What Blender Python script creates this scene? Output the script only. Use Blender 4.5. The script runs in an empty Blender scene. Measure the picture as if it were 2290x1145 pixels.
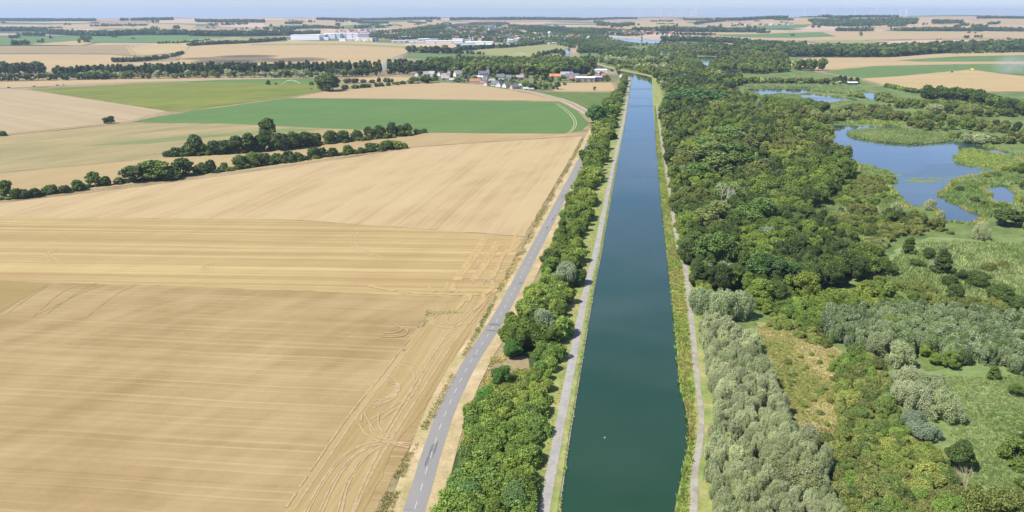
import bpy, bmesh, math, random
import numpy as np
from mathutils import Vector, Matrix
from mathutils.geometry import delaunay_2d_cdt

# ------------------------------------------------------------------ camera, sky, sun, exposure
SC = bpy.context.scene
COL = SC.collection
W_PX, H_PX, F_PX = 2290.0, 1145.0, 1527.0          # the photograph's frame, focal length in its pixels
CAM_H = 110.0
PITCH = math.atan((H_PX / 2 - 26.0) / F_PX)         # true horizon a little above the hills
cam_d = bpy.data.cameras.new('camera')
cam_d.sensor_width = 36.0
cam_d.lens = 36.0 * F_PX / W_PX
cam_d.clip_start = 0.5
cam_d.clip_end = 60000
cam = bpy.data.objects.new('camera', cam_d)
COL.objects.link(cam)
cam.location = (0, 0, CAM_H)
cam.rotation_euler = (math.pi / 2 - PITCH, 0, 0)
SC.camera = cam

SUN_EL = math.radians(54)
TO_SUN_AZ = math.atan2(-0.91, -0.41)                # measured from +Y towards +X: left and a little behind
sun_vec = Vector((math.sin(TO_SUN_AZ) * math.cos(SUN_EL), math.cos(TO_SUN_AZ) * math.cos(SUN_EL), math.sin(SUN_EL)))
sun_d = bpy.data.lights.new('sun', 'SUN')
sun_d.energy = 5.0
sun_d.angle = math.radians(0.53)
sun_d.color = (1.0, 0.95, 0.87)
sun = bpy.data.objects.new('sun', sun_d)
COL.objects.link(sun)
sun.rotation_euler = sun_vec.to_track_quat('Z', 'Y').to_euler()

world = bpy.data.worlds.new('World')
SC.world = world
world.use_nodes = True
wn = world.node_tree
wn.nodes.clear()
sky = wn.nodes.new('ShaderNodeTexSky')
sky.sky_type = 'NISHITA'
sky.sun_disc = False
sky.sun_elevation = SUN_EL
sky.sun_rotation = TO_SUN_AZ
sky.air_density = 1.0
sky.dust_density = 0.15
sky.ozone_density = 5.0
sky.altitude = 120
tc = wn.nodes.new('ShaderNodeTexCoord')
mp = wn.nodes.new('ShaderNodeMapping')
mp.inputs['Scale'].default_value = (2.2, 2.2, 14.0)
nz = wn.nodes.new('ShaderNodeTexNoise')
nz.inputs['Scale'].default_value = 1.6
nz.inputs['Detail'].default_value = 6
nz.inputs['Roughness'].default_value = 0.62
rp = wn.nodes.new('ShaderNodeValToRGB')
rp.color_ramp.elements[0].position = 0.40
rp.color_ramp.elements[0].color = (0.16, 0.16, 0.16, 1)
rp.color_ramp.elements[1].position = 0.78
rp.color_ramp.elements[1].color = (0.62, 0.62, 0.62, 1)
hs = wn.nodes.new('ShaderNodeMix')                   # thin high haze takes the yellow out of the low sky
hs.data_type = 'RGBA'
hs.blend_type = 'MULTIPLY'
hs.inputs[0].default_value = 1.0
hs.inputs[7].default_value = (0.80, 0.90, 1.14, 1)
mixc = wn.nodes.new('ShaderNodeMix')
mixc.data_type = 'RGBA'
mixc.inputs[7].default_value = (4.8, 5.5, 7.9, 1)
bg = wn.nodes.new('ShaderNodeBackground')
bg.inputs['Strength'].default_value = 0.08
wo = wn.nodes.new('ShaderNodeOutputWorld')
wn.links.new(tc.outputs['Generated'], mp.inputs['Vector'])
wn.links.new(mp.outputs['Vector'], nz.inputs['Vector'])
wn.links.new(nz.outputs['Fac'], rp.inputs['Fac'])
wn.links.new(sky.outputs['Color'], hs.inputs[6])
wn.links.new(hs.outputs[2], mixc.inputs[6])
wn.links.new(rp.outputs['Color'], mixc.inputs[0])
wn.links.new(mixc.outputs[2], bg.inputs['Color'])
wn.links.new(bg.outputs['Background'], wo.inputs['Surface'])

SC.view_settings.view_transform = 'Standard'
SC.view_settings.look = 'None'
SC.view_settings.exposure = 0.72
SC.view_settings.gamma = 1.0
SC.view_settings.use_curve_mapping = False
SC.render.engine = 'CYCLES'
SC.cycles.use_denoising = True
SC.cycles.max_bounces = 5
SC.cycles.diffuse_bounces = 2
SC.cycles.glossy_bounces = 2
SC.cycles.transmission_bounces = 3
SC.cycles.transparent_max_bounces = 8
SC.cycles.volume_bounces = 0
SC.cycles.caustics_reflective = False
SC.cycles.caustics_refractive = False

# ------------------------------------------------------------------ terrain and layout helpers
RNG = np.random.default_rng(7)
random.seed(7)

def sstep(a, b, x):
    t = np.clip((x - a) / (b - a), 0, 1)
    return t * t * (3 - 2 * t)

def terrain(x, y):
    x = np.asarray(x, float); y = np.asarray(y, float)
    r = np.hypot(x, y)
    az = np.arctan2(x, y)
    top = 45 + 16 * sstep(0.05, 0.6, az) - 4 * np.exp(-((az - 0.05) / 0.12) ** 2)
    top = top + 4.5 * np.sin(az * 15 + 0.7) + 2.5 * np.sin(az * 37)
    rise = top * sstep(2300, 6600, r) * (1 - 0.9 * sstep(7400, 10500, r))
    und = (10 * np.sin(x / 620 + 1.3) * np.sin(y / 480 + 0.6) + 7 * np.sin(x / 1010 - y / 560 + 2.0)
           + 2.6 * np.sin(x / 260 + y / 390))
    z = rise + (und + 2) * sstep(2300, 4200, r)
    return np.maximum(z, 0.0)

_R = np.geomspace(60, 13500, 4200)

def at(px, py):
    """where the line of sight through a point of the photograph meets the land"""
    px = np.atleast_1d(np.asarray(px, float)); py = np.atleast_1d(np.asarray(py, float))
    cp, sp = math.cos(PITCH), math.sin(PITCH)
    dx = px - W_PX / 2
    v = H_PX / 2 - py
    dy = F_PX * cp + v * sp
    dz = -F_PX * sp + v * cp
    dh = np.hypot(dx, dy)
    out = np.zeros((len(px), 3))
    for i in range(len(px)):
        ux, uy, sl = dx[i] / dh[i], dy[i] / dh[i], dz[i] / dh[i]
        zt = terrain(ux * _R, uy * _R)
        g = CAM_H + _R * sl - zt
        k = np.argmax(g <= 0) if (g <= 0).any() else 0
        if g[0] <= 0:                                # closer than the first step: level ground
            r = -CAM_H / sl
        elif k == 0:
            far = (_R > 3500) & (_R < 7600)
            k = np.where(far)[0][np.argmin((g / _R)[far])]
            r = _R[k]
        else:
            r = _R[k - 1] + (_R[k] - _R[k - 1]) * g[k - 1] / (g[k - 1] - g[k])
        out[i] = (ux * r, uy * r, float(terrain(ux * r, uy * r)))
    return out

def P(pts):
    a = np.array(pts, float)
    return at(a[:, 0], a[:, 1])

def pt(x, y):
    return Vector(at(x, y)[0])

def inside(poly, pts):
    x, y = pts[:, 0], pts[:, 1]
    c = np.zeros(len(pts), bool)
    n = len(poly)
    j = n - 1
    for i in range(n):
        xi, yi, xj, yj = poly[i][0], poly[i][1], poly[j][0], poly[j][1]
        if yi != yj:
            m = ((yi > y) != (yj > y)) & (x < (xj - xi) * (y - yi) / (yj - yi) + xi)
            c ^= m
        j = i
    return c

def scatter(poly, s, rng, jit=0.42):
    """uneven planting inside a world polygon, about one plant every s metres"""
    p = np.asarray(poly)[:, :2]
    x0, y0 = p.min(0); x1, y1 = p.max(0)
    nx, ny = int((x1 - x0) / s) + 2, int((y1 - y0) / (s * 0.866)) + 2
    if nx * ny > 900000:
        raise ValueError('too many points')
    gx, gy = np.meshgrid(np.arange(nx), np.arange(ny))
    X = x0 + (gx + 0.5 * (gy % 2)) * s + rng.uniform(-jit, jit, gx.shape) * s
    Y = y0 + gy * s * 0.866 + rng.uniform(-jit, jit, gx.shape) * s
    q = np.stack([X.ravel(), Y.ravel()], 1)
    return q[inside(p, q)]

def value_noise(q, scale, seed):
    r2 = np.random.default_rng(seed)
    g = r2.random((64, 64))
    u = q / scale
    i = np.floor(u).astype(int); f = u - i
    f = f * f * (3 - 2 * f)
    a = g[i[:, 0] % 64, i[:, 1] % 64]; b = g[(i[:, 0] + 1) % 64, i[:, 1] % 64]
    c = g[i[:, 0] % 64, (i[:, 1] + 1) % 64]; d = g[(i[:, 0] + 1) % 64, (i[:, 1] + 1) % 64]
    return (a * (1 - f[:, 0]) + b * f[:, 0]) * (1 - f[:, 1]) + (c * (1 - f[:, 0]) + d * f[:, 0]) * f[:, 1]

def catmull(pts, step):
    p = np.asarray(pts, float)[:, :2]
    p = np.vstack([2 * p[0] - p[1], p, 2 * p[-1] - p[-2]])
    out = []
    for i in range(1, len(p) - 2):
        a, b, c, d = p[i - 1], p[i], p[i + 1], p[i + 2]
        n = max(2, int(np.hypot(*(c - b)) / step))
        for t in np.linspace(0, 1, n, endpoint=False):
            out.append(0.5 * (2 * b + (c - a) * t + (2 * a - 5 * b + 4 * c - d) * t * t + (3 * b - a - 3 * c + d) * t ** 3))
    out.append(p[-2])
    return np.array(out)

def back(p, d=160.0):
    """carry a line on behind the viewpoint"""
    p = np.asarray(p)[:, :2]
    u = p[0] - p[1]
    return np.vstack([p[0] + u / np.hypot(*u) * d, p])

def normals2(p):
    t = np.gradient(p, axis=0)
    t /= np.maximum(np.hypot(t[:, 0], t[:, 1]), 1e-6)[:, None]
    return np.stack([t[:, 1], -t[:, 0]], 1)          # to the right of the way of travel

def lift(x, y, k):
    r = np.hypot(x, y)
    return terrain(x, y) + 0.03 * k + 0.35 * k * sstep(1600, 2600, r)

# ------------------------------------------------------------------ objects
def mesh_obj(name, verts, faces, mat, parent=None, smooth=False):
    me = bpy.data.meshes.new(name)
    me.from_pydata([tuple(v) for v in verts], [], [tuple(f) for f in faces])
    me.update()
    for m in (mat if isinstance(mat, (list, tuple)) else [mat]):
        me.materials.append(m)
    if smooth:
        me.polygons.foreach_set('use_smooth', [True] * len(me.polygons))
    o = bpy.data.objects.new(name, me)
    COL.objects.link(o)
    if parent is not None:
        o.parent = parent
    return o

def link_mesh(name, me, parent=None, loc=None, rot=None, scale=None):
    o = bpy.data.objects.new(name, me)
    COL.objects.link(o)
    if parent is not None:
        o.parent = parent
    if loc is not None:
        o.location = loc
    if rot is not None:
        o.rotation_euler = rot
    if scale is not None:
        o.scale = scale
    return o

def tag(o, label=None, cat=None, group=None, kind=None):
    if label: o['label'] = label
    if cat: o['category'] = cat
    if group: o['group'] = group
    if kind: o['kind'] = kind
    return o

def empty(name, loc, rz=0.0):
    o = bpy.data.objects.new(name, None)
    o.empty_display_size = 0.5
    COL.objects.link(o)
    o.location = loc
    o.rotation_euler = (0, 0, rz)
    return o

def sheet(name, px, mat, k=1, label=None, world=None, jitter=0.0, kind='structure', cat=None):
    """a field, meadow or pond laid on the land, corners read off the photograph"""
    poly = P(px) if world is None else np.asarray(world)
    poly = poly[:, :2]
    r = np.hypot(poly[:, 0], poly[:, 1])
    far = r.max() > 1700
    step = max(40.0, r.mean() * 0.03) if far else 1e9
    if jitter:
        step = min(step, max(3.0, r.mean() * 0.012))
    pts = []
    n = len(poly)
    for i in range(n):
        a, b = poly[i], poly[(i + 1) % n]
        m = max(1, int(np.hypot(*(b - a)) / step))
        for t in range(m):
            q = a + (b - a) * t / m
            if jitter:
                q = q + RNG.normal(0, jitter, 2)
            pts.append(q)
    nb = len(pts)
    edges = [(i, (i + 1) % nb) for i in range(nb)]
    if far:
        s = max(55.0, r.mean() * 0.025)
        inner = scatter(poly, s, RNG, 0.1)
        pts += list(inner)
    res = delaunay_2d_cdt([Vector((float(q[0]), float(q[1]))) for q in pts], edges, [], 1, 1e-4)
    v = np.array([(q.x, q.y) for q in res[0]])
    z = lift(v[:, 0], v[:, 1], k)
    o = mesh_obj(name, np.column_stack([v, z]), [f for f in res[2]], mat)
    if label: o['label'] = label
    if cat: o['category'] = cat
    o['kind'] = kind
    return o

def ribbon(name, line, profile, mat, k=0, step=4.0, parent=None, smooth_line=True):
    """a strip that follows a line on the land; profile = (sideways, up) pairs"""
    p = catmull(line, step) if smooth_line else np.asarray(line)[:, :2]
    nr = normals2(p)
    V, Fc = [], []
    m = len(profile)
    for i in range(len(p)):
        for (u, h) in profile:
            x, y = p[i] + nr[i] * u
            V.append((x, y, float(lift(x, y, k)) + h))
    for i in range(len(p) - 1):
        for j in range(m - 1):
            a = i * m + j
            Fc.append((a, a + 1, a + m + 1, a + m))
    return mesh_obj(name, V, Fc, mat, parent)

# ------------------------------------------------------------------ materials
class Nodes:
    def __init__(self, name):
        self.m = bpy.data.materials.new(name)
        self.m.use_nodes = True
        self.t = self.m.node_tree
        self.t.nodes.clear()
        self.out = self.t.nodes.new('ShaderNodeOutputMaterial')

    def n(self, typ, **kw):
        nd = self.t.nodes.new(typ)
        for k_, v in kw.items():
            setattr(nd, k_, v)
        return nd

    def put(self, sock, v):
        if isinstance(v, bpy.types.NodeSocket):
            self.t.links.new(v, sock)
        elif isinstance(v, (tuple, list)):
            if len(v) == 3 and sock.type == 'RGBA':
                v = (*v, 1)
            sock.default_value = v
        else:
            sock.default_value = v

    def math(self, op, a, b=0.0, clamp=False):
        nd = self.n('ShaderNodeMath', operation=op, use_clamp=clamp)
        self.put(nd.inputs[0], a); self.put(nd.inputs[1], b)
        return nd.outputs[0]

    def mix(self, f, a, b, blend='MIX'):
        nd = self.n('ShaderNodeMix', data_type='RGBA', blend_type=blend)
        self.put(nd.inputs[0], f); self.put(nd.inputs[6], a); self.put(nd.inputs[7], b)
        return nd.outputs[2]

    def pos(self):
        return self.n('ShaderNodeNewGeometry').outputs['Position']

    def map(self, v, loc=(0, 0, 0), rot=(0, 0, 0), scale=(1, 1, 1)):
        nd = self.n('ShaderNodeMapping')
        self.put(nd.inputs['Vector'], v)
        nd.inputs['Location'].default_value = loc
        nd.inputs['Rotation'].default_value = rot
        nd.inputs['Scale'].default_value = scale
        return nd.outputs[0]

    def noise(self, v, scale=1.0, detail=3.0, rough=0.55, dist=0.0):
        nd = self.n('ShaderNodeTexNoise')
        self.put(nd.inputs['Vector'], v)
        nd.inputs['Scale'].default_value = scale
        nd.inputs['Detail'].default_value = detail
        nd.inputs['Roughness'].default_value = rough
        nd.inputs['Distortion'].default_value = dist
        return nd.outputs['Fac']

    def ramp(self, f, stops, interp='LINEAR'):
        nd = self.n('ShaderNodeValToRGB')
        self.put(nd.inputs['Fac'], f)
        cr = nd.color_ramp
        cr.interpolation = interp
        while len(cr.elements) < len(stops):
            cr.elements.new(0.5)
        for e, (p_, c) in zip(cr.elements, stops):
            e.position = p_
            e.color = (*c, 1) if len(c) == 3 else c
        return nd.outputs['Color']

    def band(self, f, a, b):
        return self.ramp(f, [(a, (0, 0, 0)), (b, (1, 1, 1))])

    def principled(self, color, rough=0.85, spec=0.25, normal=None, **kw):
        nd = self.n('ShaderNodeBsdfPrincipled')
        self.put(nd.inputs['Base Color'], color)
        self.put(nd.inputs['Roughness'], rough)
        nd.inputs['Specular IOR Level'].default_value = spec
        if normal is not None:
            self.put(nd.inputs['Normal'], normal)
        for k_, v in kw.items():
            self.put(nd.inputs[k_], v)
        return nd.outputs[0]

    def bump(self, h, strength=0.3, dist=0.1):
        nd = self.n('ShaderNodeBump')
        nd.inputs['Strength'].default_value = strength
        nd.inputs['Distance'].default_value = dist
        self.put(nd.inputs['Height'], h)
        return nd.outputs[0]

    def done(self, shader):
        self.t.links.new(shader, self.out.inputs['Surface'])
        return self.m

def rgb(r, g, b):
    f = lambda c: ((c / 255 + 0.055) / 1.055) ** 2.4 if c > 10 else c / 255 / 12.92
    return (f(r), f(g), f(b))

def mul(c, s):
    return tuple(x * s for x in c)

def plain(name, c, rough=0.7, spec=0.3, var=0.12, scale=0.6):
    N = Nodes(name)
    n1 = N.noise(N.pos(), scale, 3)
    col = N.mix(n1, mul(c, 1 - var), mul(c, 1 + var))
    return N.done(N.principled(col, rough, spec))

KF = 0.585                                            # straw and leaf crops: albedo of the whole field
def mul3(c): return (c[0] * 0.99, c[1] * 1.0, c[2] * 0.86)
def grass_mat(name, cols, s1=0.05, s2=0.9, amt=0.35):
    """uneven grass: broad patches of the given colours and finer mottling"""
    N = Nodes(name)
    p = N.pos()
    a = N.noise(p, s1, 5, 0.6)
    n = len(cols)
    cols = [mul(c, 0.72) for c in cols]
    col = N.ramp(a, [(0.32 + 0.36 * i / max(1, n - 1), c) for i, c in enumerate(cols)])
    b = N.noise(p, s2, 3, 0.65)
    c2 = N.noise(p, s2 * 0.22, 3, 0.6)
    f = N.math('ADD', N.math('MULTIPLY', b, 0.6), N.math('MULTIPLY', c2, 0.6))
    m = N.ramp(f, [(0.35, (1 - amt,) * 3), (0.85, (1 + amt,) * 3)])
    col = N.mix(1.0, col, m, 'MULTIPLY')
    nd = N.bump(b, 0.5, 0.25)
    return N.done(N.principled(col, 0.9, 0.15, nd))

def crop_mat(name, base, alt, ang, row=3.0, streak=0.5, patch=0.4, tram=None, tramc=None, gauge=1.0, patch_scale=0.012, wide=14.0, wide_amt=0.5, alt2=None, along=0.004):
    """a field: drilled rows and cutter widths along ang, broad patches, wheel lines every tram metres"""
    N = Nodes(name)
    p = N.pos()
    warp = N.math('MULTIPLY', N.math('SUBTRACT', N.noise(p, 0.02, 2), 0.5), 2.6)
    q = N.map(p, rot=(0, 0, -ang))
    sep = N.n('ShaderNodeSeparateXYZ'); N.put(sep.inputs[0], q)
    yy = N.math('ADD', sep.outputs[1], warp)
    cmb = N.n('ShaderNodeCombineXYZ'); N.put(cmb.inputs[0], N.math('MULTIPLY', sep.outputs[0], along)); N.put(cmb.inputs[1], N.math('MULTIPLY', yy, 1.0 / row))
    fine = N.noise(cmb.outputs[0], 1.0, 2, 0.5)
    cmb2 = N.n('ShaderNodeCombineXYZ'); N.put(cmb2.inputs[0], N.math('MULTIPLY', sep.outputs[0], along * 0.5)); N.put(cmb2.inputs[1], N.math('MULTIPLY', yy, 1.0 / wide))
    broad = N.noise(cmb2.outputs[0], 1.0, 1, 0.5)
    pat = N.noise(p, patch_scale, 5, 0.62)
    mic = N.noise(p, 0.8, 3, 0.7)
    dia = N.noise(N.map(N.map(p, rot=(0, 0, -0.95)), scale=(0.012, 0.06, 1)), 1.0, 3, 0.6)
    f = N.math('MULTIPLY', N.math('SUBTRACT', fine, 0.5), streak * 1.6)
    f = N.math('ADD', f, N.math('MULTIPLY', N.math('SUBTRACT', broad, 0.5), wide_amt * 1.6))
    f = N.math('ADD', f, N.math('MULTIPLY', N.math('SUBTRACT', pat, 0.5), patch * 2.0))
    f = N.math('ADD', f, N.math('MULTIPLY', N.math('SUBTRACT', mic, 0.5), 0.35))
    f = N.math('ADD', f, N.math('MULTIPLY', N.math('SUBTRACT', dia, 0.5), patch * 1.7))
    f = N.math('ADD', f, 0.5, clamp=True)
    base, alt = mul3(mul(base, KF)), mul3(mul(alt, KF)); alt2 = mul3(mul(alt2, KF)) if alt2 else None; tramc = mul3(mul(tramc, KF)) if tramc else None
    stops = [(0.12, alt), (0.88, base)] if alt2 is None else [(0.08, alt), (0.5, base), (0.92, alt2)]
    col = N.ramp(f, stops)
    if tram:
        fr = N.math('FRACT', N.math('DIVIDE', yy, tram))
        d = N.math('MULTIPLY', N.math('ABSOLUTE', N.math('SUBTRACT', fr, 0.5)), tram)
        d = N.math('ABSOLUTE', N.math('SUBTRACT', d, gauge))
        ln = N.ramp(N.math('DIVIDE', d, 2.0), [(0.06, (1, 1, 1)), (0.24, (0, 0, 0))])
        brk = N.band(N.noise(N.map(p, scale=(1, 1, 1)), 0.018, 4, 0.65), 0.38, 0.60)
        col = N.mix(N.math('MULTIPLY', N.math('MULTIPLY', ln, brk), 0.46), col, tramc)
    nd = N.bump(N.math('ADD', fine, N.math('MULTIPLY', mic, 0.6)), 0.35, 0.2)
    return N.done(N.principled(col, 0.95, 0.08, nd))

def water_mat(name, deep, scale=1.0, rough=0.09, smear=0.5):
    N = Nodes(name)
    p = N.pos()
    w1 = N.noise(N.map(p, scale=(1, 0.45, 1)), 0.9 * scale, 3, 0.6)
    w2 = N.noise(p, 0.16 * scale, 3, 0.6)
    calm = N.band(N.noise(N.map(p, rot=(0, 0, 0.35), scale=(0.5, 1.6, 1)), 0.012, 3, 0.55, 0.8), 0.50, 0.64)
    h = N.math('MULTIPLY', N.math('ADD', w1, N.math('MULTIPLY', w2, 0.7)), N.math('ADD', N.math('MULTIPLY', calm, smear * 1.6), 0.35))
    nd = N.bump(h, 0.03, 0.35)
    col = N.mix(N.noise(p, 0.01, 3), mul(deep, 0.86), mul(deep, 1.12))
    ro = N.math('ADD', N.math('MULTIPLY', calm, 0.24), rough)
    return N.done(N.principled(col, ro, 1.0, nd, **{'IOR': 1.45, 'Coat Weight': 0.6, 'Coat Roughness': 0.05, 'Coat IOR': 1.35}))

# ------------------------------------------------------------------ the ground
def heading(a, b):
    w = P([a, b])
    return math.atan2(w[1, 1] - w[0, 1], w[1, 0] - w[0, 0])

def make_ground():
    N = Nodes('ground_land')
    p = N.pos()
    q = N.map(N.map(p, rot=(0, 0, 0.35)), scale=(1 / 560, 1 / 300, 0))
    vo = N.n('ShaderNodeTexVoronoi')
    vo.inputs['Scale'].default_value = 1.0
    vo.inputs['Randomness'].default_value = 0.8
    N.put(vo.inputs['Vector'], q)
    sp = N.n('ShaderNodeSeparateColor'); N.put(sp.inputs[0], vo.outputs['Color'])
    far = N.ramp(sp.outputs[0], [(0.0, (0.50, 0.36, 0.235)), (0.2, (0.62, 0.47, 0.32)), (0.38, (0.42, 0.30, 0.20)), (0.52, (0.56, 0.44, 0.30)),
                                 (0.70, (0.10, 0.19, 0.075)), (0.80, (0.60, 0.44, 0.29)), (0.90, (0.17, 0.22, 0.09))], 'CONSTANT')
    st = N.noise(N.map(N.map(p, rot=(0, 0, 0.35)), scale=(0.002, 0.03, 0)), 1.0, 3)
    far = N.mix(1.0, far, N.ramp(st, [(0.3, (0.54,) * 3), (0.7, (0.68,) * 3)]), 'MULTIPLY')
    near = N.ramp(N.noise(p, 0.03, 5, 0.6), [(0.3, (0.20, 0.17, 0.085)), (0.5, (0.34, 0.27, 0.15)), (0.7, (0.42, 0.33, 0.20))])
    near = N.mix(1.0, near, N.ramp(N.noise(p, 0.7, 3, 0.65), [(0.3, (0.5,) * 3), (0.7, (0.8,) * 3)]), 'MULTIPLY')
    ln = N.n('ShaderNodeVectorMath', operation='LENGTH'); N.put(ln.inputs[0], p)
    f = N.math('DIVIDE', N.math('SUBTRACT', ln.outputs['Value'], 1900), 300, clamp=True)
    m = N.done(N.principled(N.mix(f, near, far), 0.95, 0.1))
    az = np.concatenate([np.linspace(-0.85, 0.85, 420), np.linspace(0.85, 2 * math.pi - 0.85, 60)[1:-1]])
    rr = np.concatenate([[0.0, 20, 45], np.geomspace(80, 13800, 300)])
    na, nr = len(az), len(rr)
    A, R = np.meshgrid(az, rr[1:])
    X, Y = R * np.sin(A), R * np.cos(A)
    Z = terrain(X, Y)
    V = np.vstack([[0, 0, 0], np.column_stack([X.ravel(), Y.ravel(), Z.ravel()])])
    F = [(0, 1 + (j + 1) % na, 1 + j) for j in range(na)]
    for i in range(nr - 2):
        b = 1 + i * na
        for j in range(na):
            j2 = (j + 1) % na
            F.append((b + j, b + j2, b + na + j2, b + na + j))
    o = mesh_obj('ground', V, F, m, smooth=True)
    # faces must look up
    if o.data.polygons[5].normal.z < 0:
        o.data.flip_normals()
    tag(o, kind='structure')
make_ground()

# field colours (as the crops are, in even light)
STRAW = (0.50, 0.375, 0.22); STRAW_D = (0.37, 0.27, 0.145); STRAW_L = (0.60, 0.47, 0.30)
GOLD = (0.56, 0.42, 0.215); GOLD_L = (0.66, 0.51, 0.27); PINKISH = (0.52, 0.385, 0.25)
G_BEET = (0.085, 0.19, 0.062); G_BEET_D = (0.062, 0.15, 0.05); G_LIME = (0.27, 0.295, 0.072); G_LIME_D = (0.175, 0.215, 0.055)

aA = heading((0, 854), (760, 894))
aB = heading((0, 492), (760, 502))
aC = heading((796, 492), (1052, 323))
aG = heading((20, 215), (300, 258))
mA = crop_mat('stubble_near', (0.45, 0.325, 0.18), (0.365, 0.255, 0.13), aA, row=1.3, streak=0.45, patch=0.85, tram=9.6, gauge=1.5, tramc=(0.62, 0.48, 0.30), patch_scale=0.02, wide=9.0, wide_amt=0.32, alt2=(0.52, 0.395, 0.235))
mB = crop_mat('stubble_gold', (0.50, 0.365, 0.195), (0.41, 0.285, 0.145), aB, row=2.6, streak=0.75, patch=0.22, tram=17.0, tramc=(0.66, 0.52, 0.27), patch_scale=0.012, wide=9.0, wide_amt=0.7, alt2=(0.63, 0.49, 0.26))
mC = crop_mat('stubble_upper', (0.58, 0.435, 0.275), (0.46, 0.335, 0.20), aC, row=2.4, streak=0.5, patch=0.5, tram=26.0, tramc=(0.36, 0.26, 0.155), patch_scale=0.012, wide=13.0, wide_amt=0.5, alt2=(0.61, 0.475, 0.30))
mE = crop_mat('stubble_weedy', (0.50, 0.39, 0.235), (0.30, 0.28, 0.14), heading((0, 380), (400, 345)), row=5.0, streak=0.5, patch=0.6, patch_scale=0.008, wide=30.0, wide_amt=0.5)
mD = crop_mat('stubble_strip', (0.55, 0.42, 0.25), (0.44, 0.325, 0.185), heading((0, 400), (500, 350)), row=3.0, streak=0.5, patch=0.4, wide=20)
mG = crop_mat('stubble_rows', (0.57, 0.45, 0.315), (0.45, 0.345, 0.235), aG, row=4.0, streak=0.5, patch=0.25, wide=12, tram=16.0, tramc=(0.38, 0.29, 0.19))
mI = crop_mat('stubble_rosy', (0.56, 0.425, 0.27), (0.49, 0.36, 0.225), heading((700, 215), (1200, 222)), row=5, streak=0.3, patch=0.3, wide=25)
mGreen = crop_mat('beet_crop', (0.165, 0.275, 0.098), (0.122, 0.215, 0.078), heading((500, 285), (1200, 296)), row=2.5, streak=0.3, patch=0.4, wide=20, wide_amt=0.3, patch_scale=0.01)
mLime = crop_mat('lime_crop', G_LIME, G_LIME_D, heading((100, 205), (680, 195)), row=6, streak=0.5, patch=0.8, wide=30, wide_amt=0.4, patch_scale=0.014)
mGreen2 = crop_mat('maize_crop', (0.18, 0.25, 0.085), (0.13, 0.19, 0.065), heading((1250, 206), (1330, 250)), row=3.0, streak=0.5, patch=0.35, wide=12, tram=20.0, tramc=(0.06, 0.09, 0.035))
mGreenF = crop_mat('green_far', (0.18, 0.29, 0.105), (0.14, 0.23, 0.085), 0.1, row=8, streak=0.3, patch=0.4, wide=60, patch_scale=0.004)
mStrawF = crop_mat('straw_far', (0.60, 0.45, 0.28), (0.51, 0.375, 0.225), 0.25, row=8, streak=0.4, patch=0.35, wide=50, patch_scale=0.004)
mStrawR = crop_mat('straw_right', (0.62, 0.47, 0.28), (0.52, 0.385, 0.22), heading((1950, 188), (2280, 190)), row=4, streak=0.5, patch=0.3, wide=26, wide_amt=0.6, patch_scale=0.005)
mBrownF = crop_mat('brown_far', (0.44, 0.335, 0.22), (0.36, 0.28, 0.17), 0.15, row=8, streak=0.4, patch=0.4, wide=60, patch_scale=0.004)
mOlive = crop_mat('olive_far', (0.40, 0.39, 0.19), (0.32, 0.33, 0.15), heading((1080, 123), (1280, 105)), row=6, streak=0.5, patch=0.4, wide=40, patch_scale=0.005)

mOliveG = crop_mat('regrowth_green', (0.28, 0.32, 0.15), (0.23, 0.27, 0.12), 0.2, row=4, streak=0.4, patch=0.6, wide=14)
FL = 'stubble_field'
sheet(FL, [(-300, 2600), (-900, 1500), (-900, 650), (-300, 622), (0, 626), (400, 640), (760, 652), (1000, 664), (1112, 652), (1085, 700), (1030, 800), (985, 880), (940, 950), (915, 1000), (850, 1120), (760, 1320), (380, 2600)], mA, 2, jitter=0.25)
sheet(FL, [(-900, 652), (-900, 470), (0, 486), (640, 491), (1000, 516), (1172, 531), (1112, 654), (1000, 665), (760, 653), (400, 641), (0, 627), (-300, 623)], mB, 3, jitter=0.25)
sheet(FL, [(-400, 520), (-300, 486), (0, 455), (250, 426), (560, 386), (830, 346), (930, 330), (1090, 319), (1303, 305), (1290, 330), (1172, 529), (1000, 516), (640, 491), (0, 487)], mC, 4, jitter=0.3)
sheet(FL, [(-300, 470), (-300, 415), (0, 388), (370, 352), (700, 322), (950, 298), (1300, 299), (1302, 303), (1090, 317), (930, 328), (830, 343), (560, 380), (250, 418), (0, 446)], mD, 3, jitter=0.3)
sheet(FL, [(-300, 410), (-300, 340), (0, 305), (285, 277), (520, 276), (720, 284), (945, 296), (700, 320), (370, 350), (0, 386)], mE, 3, jitter=0.3)
sheet('crop_strip', [(185, 326), (330, 312), (540, 296), (640, 288), (710, 290), (640, 297), (470, 307), (330, 322)], mOliveG, 5, jitter=0.4)
sheet('beet_field', [(292, 273), (425, 249), (560, 232), (645, 220), (900, 222), (1252, 228), (1290, 248), (1318, 276), (1300, 293), (1260, 299), (955, 296), (720, 287), (520, 277)], mGreen, 4, jitter=0.3)
sheet(FL, [(-300, 340), (-300, 190), (0, 199), (62, 201), (372, 249), (285, 272), (0, 301)], mG, 4, jitter=0.3)
sheet('lime_green_field', [(66, 200), (300, 188), (560, 182), (708, 178), (728, 201), (690, 209), (645, 218), (540, 231), (425, 247), (376, 248)], mLime, 5, jitter=0.4)
sheet('beet_field', [(300, 186.5), (500, 178.5), (706, 174.5), (710, 186), (560, 184), (420, 184)], mGreen, 6, jitter=0.4)
sheet(FL, [(652, 219), (728, 205), (860, 193), (965, 184), (1060, 188), (1130, 200), (1190, 211), (1250, 226), (900, 221)], mI, 4, jitter=0.3)
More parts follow.
